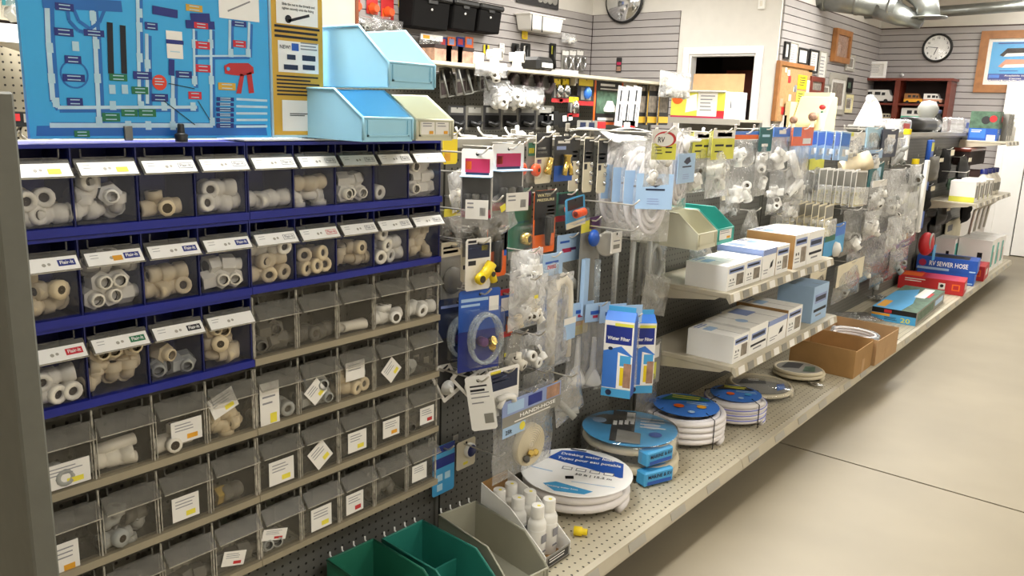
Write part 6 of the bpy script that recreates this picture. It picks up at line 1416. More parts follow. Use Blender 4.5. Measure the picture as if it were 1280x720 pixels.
MB().tube([(0, -.09, .02), (0, .02, -.01), (0, .09, -.05)], .03, 'white_warm', 8).build('bracket_arm', cp); MB().tube([(.01, .0, .0), (.02, .05, -.08), (.02, .07, -.14)], .018, 'white_plastic', 8).build('bracket_leg', cp); MB().tube([(-.01, -.08, .05), (.02, .08, .04)], .012, 'room_dark', 6).build('dark_strap', cp)
bx('sensor_box', 'black and red boxed device low at the far left', 'box', lx + .02, lx + .14, (-1.33, 1.057, 1.436)[1], (-1.33, 1.13, 1.437)[1], (-1.33, 1.083, 1.403)[2], (-1.33, 1.087, 1.45)[2], 'black', None,
   lambda t, a, b, h: (MB().box(a, a + .003, -b * .9, -b * .3, h * .4, h * .9, 'red').build('red_label', t), MB().box(a, a + .003, b * .0, b * .9, h * .3, h * .9, 'card_grey').build('grey_label', t)))
wl_ = thing('wire_loop', 'looped white wire at the far left next to the chart foot', 'wire', (lx + .1, (-1.33, 1.105, 1.371)[1], (-1.33, 1.104, 1.366)[2]))
MB().tube([(0, -.1 + .2 * k / 20 + .02 * math.sin(k), .03 * math.sin(k * .9) + .02) for k in range(21)], .006, 'wire', 6).build('wire', wl_)

# shelf with the open cardboard carton at the end of the second gondola
es = thing('carton_shelf', 'narrow grey shelf carrying the open yellow and brown carton', 'shelf')
a, b = (-1.839, 6.3, 1.495), (-1.087, 6.3, 1.531)
ESZ = a[2]
MB().box(a[0], b[0], 6.3, 6.75, ESZ - .02, ESZ, 'steel_beige').build('shelf_plate', es); MB().box(a[0], b[0], 6.285, 6.2995, ESZ - .045, ESZ + .003, 'rail_grey').build('front_lip', es)
MB().box(a[0], b[0], 6.7, 6.75, 0, ESZ - .02, 'steel_grey').build('back_support', es)
q0, q1 = (-1.74, 6.34, 1.525), (-1.25, 6.34, 1.54); q2 = (-1.518, 6.34, 1.715); q3 = (-1.612, 6.5, 1.872)
cb = thing('open_carton', 'open carton with yellow print and a raised brown flap', 'box', (0, 0, 0))
mb = MB().box(q0[0], q1[0], 6.34, 6.68, ESZ, q2[2], 'paper'); Ff = FY(6.34, q0[0], ESZ); w_, h_ = q1[0] - q0[0], q2[2] - ESZ
mb.rect(Ff, 0, h_ * .05, w_ * .5, h_ * .95, 'lime').disc(Ff, w_ * .12, h_ * .75, h_ * .25, 'orange', .001).poly(Ff, [(w_ * .28, h_ * .2), (w_ * .5, h_ * .3), (w_ * .48, h_ * .9), (w_ * .3, h_ * .8)], 'white', .0012).rect(Ff, 0, 0, w_, h_ * .08, 'magenta', .0012).lines(Ff, w_ * .55, h_ * .2, w_ * .82, h_ * .85, 5, 'ink_grey', .3).rect(Ff, w_ * .86, h_ * .3, w_, h_ * .95, 'lime').rect(Ff, w_ * .86, 0, w_, h_ * .3, 'red')
mb.build('carton_body', cb)
MB().box(q0[0] + .02, q1[0], 6.672, 6.68, q2[2], q3[2], 'brown_board_lt').build('raised_flap', cb); MB().box(q0[0] - .03, q1[0], 6.30, 6.345, q2[2] - .002, q2[2] + .006, 'white').build('front_flap', cb)
r0, r1 = (-1.292, 6.4, 1.54), (-1.18, 6.4, 1.543)
carton('plain white carton right of the open yellow one', r0[0] + .01, r1[0], 6.4, 6.6, ESZ, (-1.253, 6.4, 1.714)[2], 'white', prints=lambda mb, fx, fy, fz, w, d, h: mb.poly(fy, [(w * .5, h * .4), (w * .6, h * .4), (w * .55, h * .9)], 'ink'))

# ================================================================ THINGS ON TOP OF THE MAIN GONDOLA
def jhook(px_y, z, label):
    t = thing('peg_hook', label, 'hook', (-.03, px_y, z)); MB().tube([(-.02, .05, 0), (-.02, -.02, .004), (-.02, -.04, .02), (-.02, -.045, .03)], .0035, 'white', 6).build('wire_arm', t)
for k, (px_, lab) in enumerate((((-0.04, 1.903, 1.441), 'white hook end sticking up over the gondola top, leftmost'), ((-0.04, 2.006, 1.444), 'white hook end sticking up over the gondola top, second'), ((-0.04, 2.141, 1.447), 'white hook end sticking up over the gondola top, third'), ((-0.04, 3.351, 1.484), 'white hook end sticking up below the open carton'))): jhook(px_[1], GT + .001, lab)
def scrap(label, y, w, m='white', x=-.02, z=GT + .001, h=.015):
    t = thing('plastic_part', label, 'part', (x, y, z), (0, 0, .3))
    MB().tube([(0, -w / 2, .006), (.01, 0, .012), (-.01, w / 2, .007)], [.006, h * .6, .005], m, 8).build('arm', t); MB().box(-.03, .03, -w * .3, w * .35, 0, .004, m).build('plate', t, bevel=.001); MB().tube([(0, -w * .1, .01), (.005, -w * .2, .035)], .007, m, 8).build('stub', t)
scrap('white moulded plastic arm lying on the gondola top above the red clamshells', (0, 2.133, 1.448)[1], .16)
scrap('small cream plastic bits on the gondola top above the brass valves', (0, 2.303, 1.449)[1], .13, 'white_warm')
scrap('little white plastic piece on the gondola top below the open carton', (-0.02, 3.484, 1.486)[1], .14)
def sheet(label, R, x0, x1, z, m='white'):
    t = thing('plastic_sheet', label, 'sheet', (0, 0, z)); y0, y1 = R; n = 8
    vs = []; 
    for i in range(n + 1):
        for j in range(n + 1):
            u, v = i / n, j / n; vs.append((x0 + (x1 - x0) * u, y0 + (y1 - y0) * v + .02 * math.sin(5 * u), .012 * math.sin(3 * v + 4 * u) + .014 - .05 * max(0, u - .6)))
    fs = [(i * (n + 1) + j, (i + 1) * (n + 1) + j, (i + 1) * (n + 1) + j + 1, i * (n + 1) + j + 1) for i in range(n) for j in range(n)]
    mb = MB().add(vs, fs, m, None, True).add([(v[0], v[1], v[2] - .004) for v in vs], [f[::-1] for f in fs], m, None, True); mb.build('sheet', t)
    MB().tube([(x1, y0 + .02, -.012), (x1, y1 - .0, -.012)], .006, m, 6).build('folded_edge', t)
sheet('white plastic bag top folded over the gondola edge, left', ((0.1, 2.448, 1.448)[1], (0.1, 2.643, 1.448)[1]), -.04, .17, GT + .008)
sheet('white plastic bag top folded over the gondola edge, right', ((0.1, 2.711, 1.457)[1], (0.1, 2.975, 1.457)[1]), -.04, .22, GT + .008)
# goods on the gondola top towards the far end
ts2 = thing('display_shelf', 'narrow dark shelf along the far half of the gondola top', 'shelf')
MB().box(-.36, .05, 5.45, 9.6, GT + .002, GT + .016, 'steel_grey').build('shelf_plate', ts2); MB().box(.0505, .058, 5.45, 9.6, GT - .01, GT + .02, 'rail_grey').build('front_lip', ts2)
Z2 = GT + .017
bt = thing('black_tube', 'rolled black tube in film lying on the far gondola top', 'tube', (-.02, (0, 7.378, 1.492)[1], Z2 + .062))
MB().tube([(0, -.42, 0), (0, .42, 0)], .06, 'black', 14).build('roll', bt); MB().tube([(0, .421, 0), (0, .62, 0)], .058, 'film', 14).build('film_end', bt)
wb_ = thing('white_bag', 'white plastic carrier bag standing before the dark red cabinet', 'bag', (-.2, (-0.2, 6.64, 1.54)[1], (-0.2, 6.573, 1.694)[2]))
hb_ = (-0.2, 6.573, 1.694)[2] - Z2
vs, fs = [], []
for a in range(11):
    v = a / 10; r_ = (.030 + .10 * v ** .7) * (1 if v < .9 else .96)
    for b in range(28):
        q = 2 * PI * b / 28; rr = r_ * (1 + .16 * math.sin(5 * q + 2.2 * v) * (1 - .5 * v) + .08 * math.sin(11 * q - 3 * v))
        vs.append((rr * .8 * math.cos(q), rr * math.sin(q) + .02 * math.sin(4 * v), -hb_ * v))
for a in range(10):
    for b in range(28): fs.append(((a + 1) * 28 + b, (a + 1) * 28 + (b + 1) % 28, a * 28 + (b + 1) % 28, a * 28 + b))
MB().add(vs, fs, 'paper', None, True).build('bag_body', wb_); MB().ball((0, -.03, -.01), .035, 'white', 8).build('knot', wb_)
gd = thing('grey_vent_cap', 'light grey ribbed dome cap standing on the far gondola top', 'vent cap', (-.15, (-0.15, 8.234, 1.549)[1], Z2))
zt_ = (-0.15, 8.129, 1.724)[2] - Z2
MB().lathe([(.07, 0), (.07, zt_ * .35), (.08, zt_ * .36), (.08, zt_ * .45), (.07, zt_ * .46)], 'grey_fit', 20).build('collar', gd); MB().lathe([(.06, zt_ * .46), (.085, zt_ * .6), (.09, zt_ * .75), (.06, zt_ * .95), (.001, zt_)], 'grey_fit', 20).build('dome', gd)
for k, (p_, lab, m, w_, h_) in enumerate((((-0.1, 6.792, 1.533), 'clear plastic box with red print on the far gondola top', 'film_white', .3, .10), ((-0.05, 9.031, 1.523), 'clear bag of fittings near the blue box on the gondola top', 'film', .3, .14), ((-0.1, 6.108, 1.514), 'dark grey lump of hose below the white carrier bag', 'dkgrey_fit', .25, .05))):
    t = thing('boxed_goods', lab, 'box', (-.06, p_[1], Z2))
    MB().box(-.1, .1, -w_ / 2, w_ / 2, 0, h_, m).build('body', t, bevel=.012); MB().box(.1005, .102, -w_ * .3, w_ * .3, h_ * .3, h_ * .7, ('red', 'paper', 'ink')[k]).build('label', t)
t = thing('spray_bottle', 'black bottle with cap standing beside the grey vent cap', 'bottle', (-.12, (-0.12, 8.53, 1.553)[1], Z2))
MB().lathe([(.045, 0), (.045, .11), (.02, .15), (.02, .17)], 'black', 14).build('bottle_body', t); MB().lathe([(.025, .17), (.025, .2), (.01, .205)], 'navy', 12).build('cap', t)
# far end shelves: blue box, white bottles, tins
y0, y1 = (0.34, 7.703, 1.416)[1], (0.34, 8.796, 1.411)[1]
def pr_bb(mb, fx, fy, fz, w, d, h):
    for F_, W_ in ((fy, w), (fx, d)):
        mb.rect(F_, 0, h * .42, W_, h, 'photo_green', .0005).rect(F_, W_ * .05, h * .08, W_ * .6, h * .4, 'blue_mid', .0009).rect(F_, W_ * .65, 0, W_ * .95, h * .2, 'paper', .0009).disc(F_, W_ * .55, h * .7, h * .14, 'card_dark', .001, 14).disc(F_, W_ * .8, h * .75, h * .12, 'red', .0012, 12).lines(F_, W_ * .1, h * .25, W_ * .5, h * .36, 2, 'paper', .4, l=.0013)
zt_ = (0.34, 7.993, 1.656)[2]
carton('big blue product box on the far top shelf', .07, .315, 8.98, 9.18, 1.376, 1.65, 'blue', name='product_box', prints=pr_bb, lid=False)
for k in range(3):
    carton(['first', 'second', 'third'][k] + ' slim grey and black box right of the big blue one', .12, .36, 9.20 + .11 * k, 9.30 + .11 * k, 1.376, 1.635, 'card_grey', name='product_box', prints=lambda mb, fx, fy, fz, w, d, h: mb.rect(fx, d * .3, 0, d * .7, h, 'paper', .0006).rect(fx, d * .35, h * .2, d * .6, h * .9, 'card_dark', .001).rect(fx, d * .38, h * .8, d * .6, h * .97, 'black', .0014), lid=False)
wbt = None
for k in range(3):
    lab = ['first', 'second', 'third'][k] + ' white pump bottle at the end of the far top shelf'
    if wbt is None:
        wbt = thing('pump_bottle', lab, 'bottle', group='pump bottles on the far top shelf')
        MB().lathe([(.04, 0), (.042, .13), (.018, .15), (.018, .165)], 'white_plastic', 14).build('bottle_body', wbt); MB().lathe([(.022, .165), (.022, .19), (.008, .195), (.008, .23)], 'white_plastic', 12).build('pump', wbt); MB().tube([(0, 0, .225), (.04, -.02, .22)], .008, 'white_plastic', 6).build('spout', wbt)
        o = wbt
    else: o = copy_tree(wbt); o['label'] = lab
    o.location = (.34 - .10 * k, 9.59, 1.376)
for k in range(4):
    carton(['first', 'second', 'third', 'fourth'][k] + ' white printed box on the far bottle shelf', .18, .38, 7.95 + .22 * k, 8.15 + .22 * k, .861, 1.04 - .01 * (k % 2), 'paper', name='product_box', prints=lambda mb, fx, fy, fz, w, d, h: mb.rect(fx, d * .1, h * .2, d * .5, h * .8, 'card_grey', .0006).rect(fy, 0, 0, w, h * .25, 'lime', .0006).rect(fx, d * .6, h * .1, d * .9, h * .9, 'photo_tone', .0006), lid=False)
jug = None
for k in range(4):
    lab = ['first', 'second', 'third', 'fourth'][k] + ' grey-capped bottle on the far bottle shelf'
    if jug is None:
        jug = thing('jug_bottle', lab, 'bottle', group='bottles on the far bottle shelf'); MB().lathe([(.06, 0), (.064, .14), (.03, .19), (.03, .21)], 'white_warm', 14).build('bottle_body', jug); MB().lathe([(.036, .205), (.036, .245), (.03, .25)], 'blue_dark', 12).build('cap', jug); MB().lathe([(.0645, .03), (.0655, .11)], 'card_grey', 14).build('label_band', jug); o = jug
    else: o = copy_tree(jug); o['label'] = lab
    o.location = (.28, 8.86 + .19 * k, .861)
bx('dark_red_case', 'dark red case on the pegboard under the far top shelf', 'case', .012, .16, 8.75, 9.5, 1.14, 1.30, 'room_dark', 'wood_red', None, bevel=.008)

# ================================================================ LEFT SLAT WALL
wx = XL + .03
for k, (R_, lab) in enumerate((((5.215, 2.46, 0.477, 0.288), 'left of three black storage cases on the slat wall'), ((5.639, 2.458, 0.33, 0.26), 'middle of three black storage cases on the slat wall'), ((5.988, 2.457, 0.342, 0.249), 'right of three black storage cases on the slat wall'))):
    yc, zt, w, h = R_
    t = thing('storage_case', lab, 'case', (wx, yc, zt - h))
    MB().prism([(0.0, 0), (.17, 0), (.2, h * .8), (.0, h * .8)], -w * .46, w * .46, 'y', 'black_soft').build('body', t, bevel=.01); MB().box(.0, .225, -w * .5, w * .5, h * .8, h, 'black').build('lid', t, bevel=.015)
    MB().lathe([(.012, 0), (.008, .006)], 'paper', 10, TR(.19, 0, h * .55, 0, PI / 2, 0)).build('badge', t); MB().box(.19, .21, -w * .12, w * .12, h * .7, h * .84, 'black').build('latch', t, bevel=.004)
yc, zt, w, h = (6.86, 2.451, 0.564, 0.155)
t = thing('white_basket', 'white plastic basket hanging on the slat wall', 'basket', (wx, yc, zt - h))
MB().prism([(-w * .42, 0), (w * .42, 0), (w * .5, h), (-w * .5, h)], .0, .2, 'x', 'white_plastic').build('tub', t, bevel=.012); MB().box(-.0, .21, -w * .53, w * .53, h * .92, h * 1.02, 'white_plastic').build('rim', t, bevel=.005)
for k in range(2): MB().tube([(.22, -w * .5 + .3 * k * w, -h * .1), (.22, -w * .5 + .3 * k * w, h * .9)], .006, 'black', 6).build('hanger', t)
def wallcard(label, R, m, regs=(), prod=None, x=wx + .004, name='blister_card'): return hung(label, R, x, m, regs, prod, name=name)
for k, (R_, lab) in enumerate((((4.515, 2.367, 0.117, 0.116), 'orange and red candy-coloured pack on the slat wall, leftmost'), ((4.702, 2.39, 0.122, 0.144), 'orange and red candy-coloured pack on the slat wall, middle'), ((4.87, 2.411, 0.144, 0.191), 'orange and red candy-coloured pack on the slat wall, rightmost'))):
    wallcard(lab, R_, 'red', [(.1, .1, .9, .45, 'orange'), (.2, .2, .6, .35, 'yellow')], plathe('orange_part', (.01, .5, .3), [(.05, 0), (.03, .05)], 'fluor', 'x', 10))
wallcard('plain yellow tag pack near the black cases', (5.031, 2.42, 0.065, 0.091), 'yellow', [(.1, .1, .9, .3, 'mustard')])
for k, (R_, lab) in enumerate((((4.535, 2.21, 0.177, 0.149), 'clear crinkled bag on the slat wall, left'), ((4.72, 2.229, 0.193, 0.165), 'clear crinkled bag on the slat wall, middle'), ((4.889, 2.209, 0.146, 0.129), 'clear crinkled bag on the slat wall, right'))):
    bag(lab, R_, wx + .1, .05, 'film', None, [('coupling', 'dkgrey_fit', 3, 2.0), ('nut', 'grey_fit', 3, 2.0)], seed=700 + k, hooked=False, top=.8)
for k in range(4):
    wallcard(['first', 'second', 'third', 'fourth'][k] + ' blue and orange card in the row under the black cases', ((5.546, 2.137, 0.105, 0.167), (5.662, 2.147, 0.107, 0.169), (5.782, 2.157, 0.11, 0.171), (5.904, 2.168, 0.113, 0.173), (6.03, 2.179, 0.115, 0.175), (6.158, 2.19, 0.118, 0.178))[k], 'poster_navy' if k % 2 == 0 else 'orange', [(.1, .1, .9, .4, 'orange' if k % 2 == 0 else 'poster_navy'), (.2, .6, .8, .9, 'lavender' if k % 2 else 'red')])
bag('clear pack with dark parts left of the blue and orange cards', (5.311, 2.13, 0.28, 0.15), wx + .08, .05, 'film', ('paper', .3, [(.1, .2, .4, .8, 'sticker_orange')]), [('elbow', 'dkgrey_fit', 4, 2.2)], seed=710, hooked=False)
wallcard('narrow yellow and black card on the slat wall', (6.153, 2.116, 0.083, 0.089), 'yellow', [(.3, 0, .7, 1, 'black')])
wallcard('thin white card on the slat wall beside the basket', (6.388, 2.15, 0.074, 0.091), 'paper', [(.2, .2, .8, .5, 'card_grey')])
for k, (R_, lab) in enumerate((((6.599, 2.167, 0.116, 0.201), 'black tool pack left of the folding tool'), ((6.765, 2.18, 0.159, 0.268), 'black folding tool with silver slash on the slat wall'), ((7.234, 2.218, 0.115, 0.279), 'black strap tool with yellow tag on the slat wall'))):
    wallcard(lab, R_, 'black', [(.3, .6, .8, .9, ('room_dark', 'paper', 'lime')[k])], ptube('tool_arm', [(.02, .5, .9), (.03, .4, .4), (.02, .7, .1)], .018, 'black', 8))
for k in range(3):
    wallcard(['left', 'middle', 'right'][k] + ' faucet blister in the slat wall corner', ((7.472, 2.17, 0.15, 0.235), (7.609, 2.18, 0.154, 0.238), (7.749, 2.191, 0.157, 0.24), (7.892, 2.202, 0.161, 0.243), (8.039, 2.213, 0.165, 0.246), (8.189, 2.224, 0.169, 0.249))[k], 'card_grey', [(.1, .75, .9, .95, 'paper')], pring('faucet_loop', (.03, .5, .4), .05, .014, 'chrome', 1.2, 1.4))
bag('small white bag of parts below the white basket', (7.453, 2.336, 0.268, 0.099), wx + .05, .04, 'film_white', None, [('nut', 'white_plastic', 3, 1.6)], seed=712, hooked=False)
wallcard('yellow price tag hanging under the white basket', (6.744, 2.304, 0.092, 0.085), 'yellow', [(.2, .2, .8, .5, 'mustard')])
sg = thing('wall_sign', 'dark sign with blue end and grey discs at the top of the slat wall', 'sign', (wx, (-3.69, 6.94, 2.593)[1], (-3.69, 6.942, 2.561)[2]))
w_ = (6.978, 2.627, 0.704, 0.062)[2]
MB().box(0, .012, -w_ / 2, w_ / 2, 0, .22, 'card_dark').rect(FX(.012, -w_ / 2, 0), 0, .06, w_ * .45, .2, 'blue').build('board', sg)
for k in range(4): MB().lathe([(.05, 0), (.045, .004)], 'card_grey', 18, TR(.012, w_ * (.04 + .12 * k), .09 - .0 * k, 0, PI / 2, 0)).build('disc', sg)
cpn = thing('cream_column', 'cream panel edge beyond the yellow instruction board', 'panel', (0, 0, 0))
a, b = (-2.2, 3.014, 1.95), (-2.2, 3.27, 1.975)
MB().box(-2.25, -2.2, a[1] - .4, b[1], 0, 2.95, 'wall_cream').build('sheet', cpn); MB().box(-2.252, -2.19, b[1], b[1] + .02, 0, 2.95, 'copper').build('edge_strip', cpn)

# ================================================================ BACK WALL: mirror, store room, switch
mc = (-3.28, 8, 2.711)
mi = thing('convex_mirror', 'round convex security mirror with black rim high on the wall', 'mirror', (mc[0], YB - .03, mc[2]), (PI / 2, 0, 0))
MB().lathe([(.215, 0), (.235, .005), (.235, .025), (.215, .02)], 'black', 36).build('rim', mi)
MB().lathe([(.217 * math.cos(a * PI / 24), .02 + .09 * math.sin(a * PI / 24)) for a in range(0, 12)] + [(.0005, .11)], 'chrome', 36).build('mirror_dome', mi)
hung('slim pink and black card on the mirror wall slats', (0, 0, .07, .16), 0, 'card_dark', [(.1, .5, .9, .7, 'magenta'), (.1, .1, .9, .4, 'photo_warm')])
o = [q for q in COL.objects if q.get('label') == 'slim pink and black card on the mirror wall slats'][0]
o.location = ((-3.31, 7.97, 2.117)[0], YB - .03, (-3.31, 7.97, 2.117)[2]); o.rotation_euler = (0, 0, -PI / 2)
kp = thing('wall_switch', 'small white alarm sensor high on the white wall', 'switch', ((-1.72, 8, 2.608)[0], YB, (-1.714, 8, 2.556)[2]))
MB().box(-.035, .035, -.03, 0, 0, .11, 'white_plastic').build('plate', kp, bevel=.006); MB().box(-.012, .012, -.036, -.03, .03, .08, 'white_warm').build('lens', kp, bevel=.002)
sr = thing('store_room_cabinet', 'dark reddish cabinet inside the dark doorway', 'cabinet', (0, 0, 0))
a, b = (-2.506, 8.9, 1.746), (-2.084, 8.9, 1.753); zt_ = (-2.353, 8.9, 2.169)[2]
MB().box(a[0], b[0] + .3, YB + .9, YB + 1.3, 0, zt_, 'room_dark').build('body', sr); c0, c1 = (-2.333, 8.89, 2.012), (-2.247, 8.89, 2.012)
MB().box(a[0] + .06, b[0] + .3, YB + .885, YB + .899, (-2.4, 8.89, 1.711)[2], (-2.431, 8.89, 2.03)[2], 'wood_red').build('door_panel', sr)
MB().box(c0[0], c1[0], YB + .87, YB + .884, (-2.261, 8.88, 1.714)[2], (-2.29, 8.88, 2.003)[2], 'copper').build('edge_post', sr)

# ================================================================ SIDE WALL: cork board and frames
fx_ = XP + .022
def picture(label, R, frame, pic, fw=.02, mat_=None, dx=.02, tiltz=0):
    yc, zt, w, h = R
    t = thing('picture_frame', label, 'picture frame', (fx_ + .001, yc, zt - h))
    fb = MB()
    for y0_, y1_, z0_, z1_ in ((-w / 2, w / 2, 0, fw), (-w / 2, w / 2, h - fw, h), (-w / 2, -w / 2 + fw, fw, h - fw), (w / 2 - fw, w / 2, fw, h - fw)): fb.box(0, dx, y0_, y1_, z0_, z1_, frame)
    fb.build('frame', t)
    pm_ = MB().box(0, dx * .5, -w / 2 + fw, w / 2 - fw, fw, h - fw, mat_ or 'paper')
    F_ = FX(dx * .5, -w / 2 + fw, fw); iw, ih = w - 2 * fw, h - 2 * fw
    if pic == 'text': pm_.lines(F_, iw * .15, ih * .15, iw * .85, ih * .85, 6, 'ink_grey', .3)
    elif pic: pm_.rect(F_, iw * .12, ih * .12, iw * .88, ih * .88, pic)
    pm_.build('picture', t)
    MB().box(dx * .55, dx * .6, -w / 2 + fw, w / 2 - fw, fw, h - fw, 'glass').build('glass_pane', t)
    return t
picture('black-framed certificate nearest the white wall', (8.151, 2.259, 0.124, 0.164), 'black', 'text')
picture('pale unframed-looking certificate second along the side wall', (8.331, 2.265, 0.214, 0.228), 'rail_grey', 'text', .01)
picture('black-framed document third along the side wall', (8.601, 2.232, 0.27, 0.164), 'black', 'text')
picture('taller black-framed document fourth along the side wall', (8.929, 2.24, 0.263, 0.234), 'black', 'text')
picture('white notice sheet with rail beside the wooden frame', (9.217, 2.244, 0.226, 0.323), 'rail_grey', 'text', .008)
picture('oak-framed brown photograph high on the side wall', (9.733, 2.515, 0.544, 0.356), 'wood_oak', 'photo_warm', .06, 'photo_warm', .05)
picture('small pale frame right of the oak-framed photograph', (10.149, 2.278, 0.321, 0.187), 'rail_grey', 'photo_tone', .03)
picture('dark brown framed landscape in the middle of the side wall', (9.063, 1.968, 0.418, 0.191), 'wood_red', 'photo_tone', .05, 'photo_tone', .04)
picture('small grey framed photo right of the brown landscape', (9.414, 1.909, 0.235, 0.189), 'card_grey', 'photo_tone', .02)
picture('large white-matted black and white photograph', (9.816, 2.04, 0.614, 0.453), 'rail_grey', 'photo_tone', .06)
picture('small black frame beside the dark red cabinet, upper', (10.203, 2.017, 0.237, 0.173), 'black', 'photo_green', .05, 'photo_green')
picture('small olive frame beside the dark red cabinet, lower', (10.257, 1.825, 0.3, 0.213), 'pale_yellow', 'photo_tone', .04)
yc, zt, w, h = (8.452, 2.028, 0.906, 0.539)
cb = thing('cork_board', 'oak-edged cork board with yellow signs on the side wall', 'notice board', (fx_ + .001, yc, zt - h))
MB().box(0, .02, -w / 2, w / 2, 0, h, 'cork').build('board', cb)
for y0_, y1_, z0_, z1_ in ((-w / 2 - .05, -w / 2, 0, h), (-w / 2 - .05, w / 2, h, h + .04)): MB().box(0, .04, y0_, y1_, z0_, z1_, 'wood_oak').build('frame_edge', cb)
rn = random.Random(8)
for k in range(12):
    yy, zz, s_ = rn.uniform(-.45, .0) * w, rn.uniform(.05, .92) * h, rn.uniform(.04, .08)
    MB().box(.0205, .023, yy, yy + s_, zz, zz + s_, rn.choice(['paper', 'skin_tone', 'paper_cream', 'ink_grey', 'red'])).build('pinned_note', cb, rot=None)
for k, (z0_, z1_) in enumerate(((.62, .88), (.32, .58))): MB().box(.0205, .024, w * .06, w * .34, h * z0_, h * z1_, 'lime' if k else 'yellow').lines(FX(.024, w * .06, h * z0_), w * .05, h * .04, w * .24, h * .22, 4, 'ink', .35).build('yellow_sign', cb)
MB().box(.0205, .0235, w * .36, w * .46, h * .5, h * .8, 'paper').build('pinned_note', cb)

# ================================================================ CLOCK WALL
yk = YC - .022
cc_ = (-0.819, 11.278, 2.427); rad = ((-0.65, 11.278, 2.424)[0] - (-0.992, 11.278, 2.431)[0]) / 2
ck = thing('wall_clock', 'round black-rimmed wall clock with a white face', 'clock', (cc_[0], yk, cc_[2]), (PI / 2, 0, 0))
MB().lathe([(rad * .86, 0), (rad, .004), (rad, .03), (rad * .93, .04), (rad * .85, .03)], 'black', 40).build('rim', ck)
MB().lathe([(rad * .87, .012), (.0005, .0125)], 'white', 40).build('dial', ck)
dg = MB(); Fk = Frame((0, 0, .0128), (1, 0, 0), (0, 1, 0))
for k in range(1, 13):
    a = PI / 2 - k * PI / 6; dg.text(Fk, str(k), rad * .70 * math.cos(a), rad * .70 * math.sin(a) - rad * .07, rad * .2, 'ink', .0006, center=True)
dg.build('numerals', ck)
MB().line(Fk, rad * .05, .0, -rad * .62, rad * .08, rad * .035, 'ink', .003).build('minute_hand', ck); MB().line(Fk, 0, rad * .05, -rad * .18, -rad * .48, rad * .045, 'ink', .0035).build('hour_hand', ck)
MB().lathe([(rad * .86, .026), (.0005, .0262)], 'glass', 30).build('glass_pane', ck)
# dark red display cabinet with model campers
A, B_ = (-1.695, 11, 2.029), (-0.541, 11, 2.025); zt_ = (-1.102, 11, 2.022)[2]
x0_, x1_, z0_ = A[0], B_[0], zt_ - .78
dc = thing('display_cabinet', 'dark red wooden display cabinet with model campers', 'cabinet', (0, 0, 0)); yf_, yb_ = 10.95, 11.25
MB().box(x0_, x0_ + .045, yf_, yb_, z0_, zt_, 'wood_red').build('side', dc); MB().box(x1_ - .045, x1_, yf_, yb_, z0_, zt_, 'wood_red').build('side', dc)
MB().box(x0_ - .02, x1_ + .02, yf_ - .02, yb_, zt_, zt_ + .03, 'wood_red').build('cabinet_top', dc); MB().box(x0_ + .045, x1_ - .045, yb_ - .015, yb_, z0_, zt_, 'room_dark').build('back', dc)
xm = (x0_ + x1_) / 2 - .02; MB().box(xm - .03, xm + .03, yf_, yb_ - .016, z0_, zt_, 'wood_red').build('divider', dc)
shz = [zt_ - .27, zt_ - .50, zt_ - .76]
for z in shz:
    MB().box(x0_ + .046, xm - .031, yf_ + .01, yb_ - .016, z - .025, z, 'wood_red').build('shelf', dc); MB().box(xm + .031, x1_ - .046, yf_ + .01, yb_ - .016, z - .025, z, 'wood_red').build('shelf', dc)
MB().box(x0_, x1_, yf_, yb_, 0, z0_, 'wood_red').build('lower_case', dc)
def camper(label, xc, z, L, H, body, low=None, bus=False):
    t = thing('model_camper', label, 'model car', (xc, 11.08, z + .001)); D = .05
    r = H * .15
    if bus: prof = [(-L / 2, r), (L / 2, r), (L / 2, H * .5), (L * .42, H * .62), (L * .36, H), (-L * .46, H), (-L / 2, H * .9)]
    else: prof = [(-L / 2, r), (L / 2, r), (L / 2, H * .5), (L * .34, H * .55), (L * .30, H * .72), (L * .22, H), (-L / 2, H)]
    MB().prism(prof, -D, D, 'y', body).build('body', t)
    if low: MB().box(-L / 2 - .001, L / 2 + .001, -D - .001, D + .001, r, H * .45, low).build('lower_stripe', t)
    for u in (-.3, -.05): MB().box(L * u, L * (u + .17), -D - .002, -D + .001, H * .60, H * .84, 'card_dark').build('window', t)
    MB().box(L * .16, L * .26, -D - .002, -D + .001, H * .58, H * .80, 'card_dark').build('window', t)
    for u in (-.3, .3):
        MB().lathe([(r, -.006), (r, .006)], 'black', 14, TR(L * u, -D, r, PI / 2, 0, 0)).build('wheel', t); MB().lathe([(r, -.006), (r, .006)], 'black', 14, TR(L * u, D, r, PI / 2, 0, 0)).build('wheel', t)
mid1, mid2 = (x0_ + xm) / 2, (xm + x1_) / 2
camper('white model camper bus on the upper left cabinet shelf', mid1 + .02, shz[0], .40, .16, 'white_plastic', None, True)
camper('brown model camper on the upper right cabinet shelf', mid2 - .12, shz[0], .21, .12, 'wood_oak', 'sticker_orange')
camper('pink and white model camper on the upper right cabinet shelf', mid2 + .10, shz[0], .21, .12, 'paper', 'skin_tone')
camper('mint and white model trailer on the lower right cabinet shelf', mid2 - .07, shz[1], .33, .175, 'white_plastic', 'mint')
camper('small white model camper on the lower left cabinet shelf', mid1 - .12, shz[1], .15, .10, 'white_warm', 'red')
camper('tan model camper on the lower left cabinet shelf beside the divider', mid1 + .18, shz[1], .14, .10, 'paper_cream', 'brown_board')
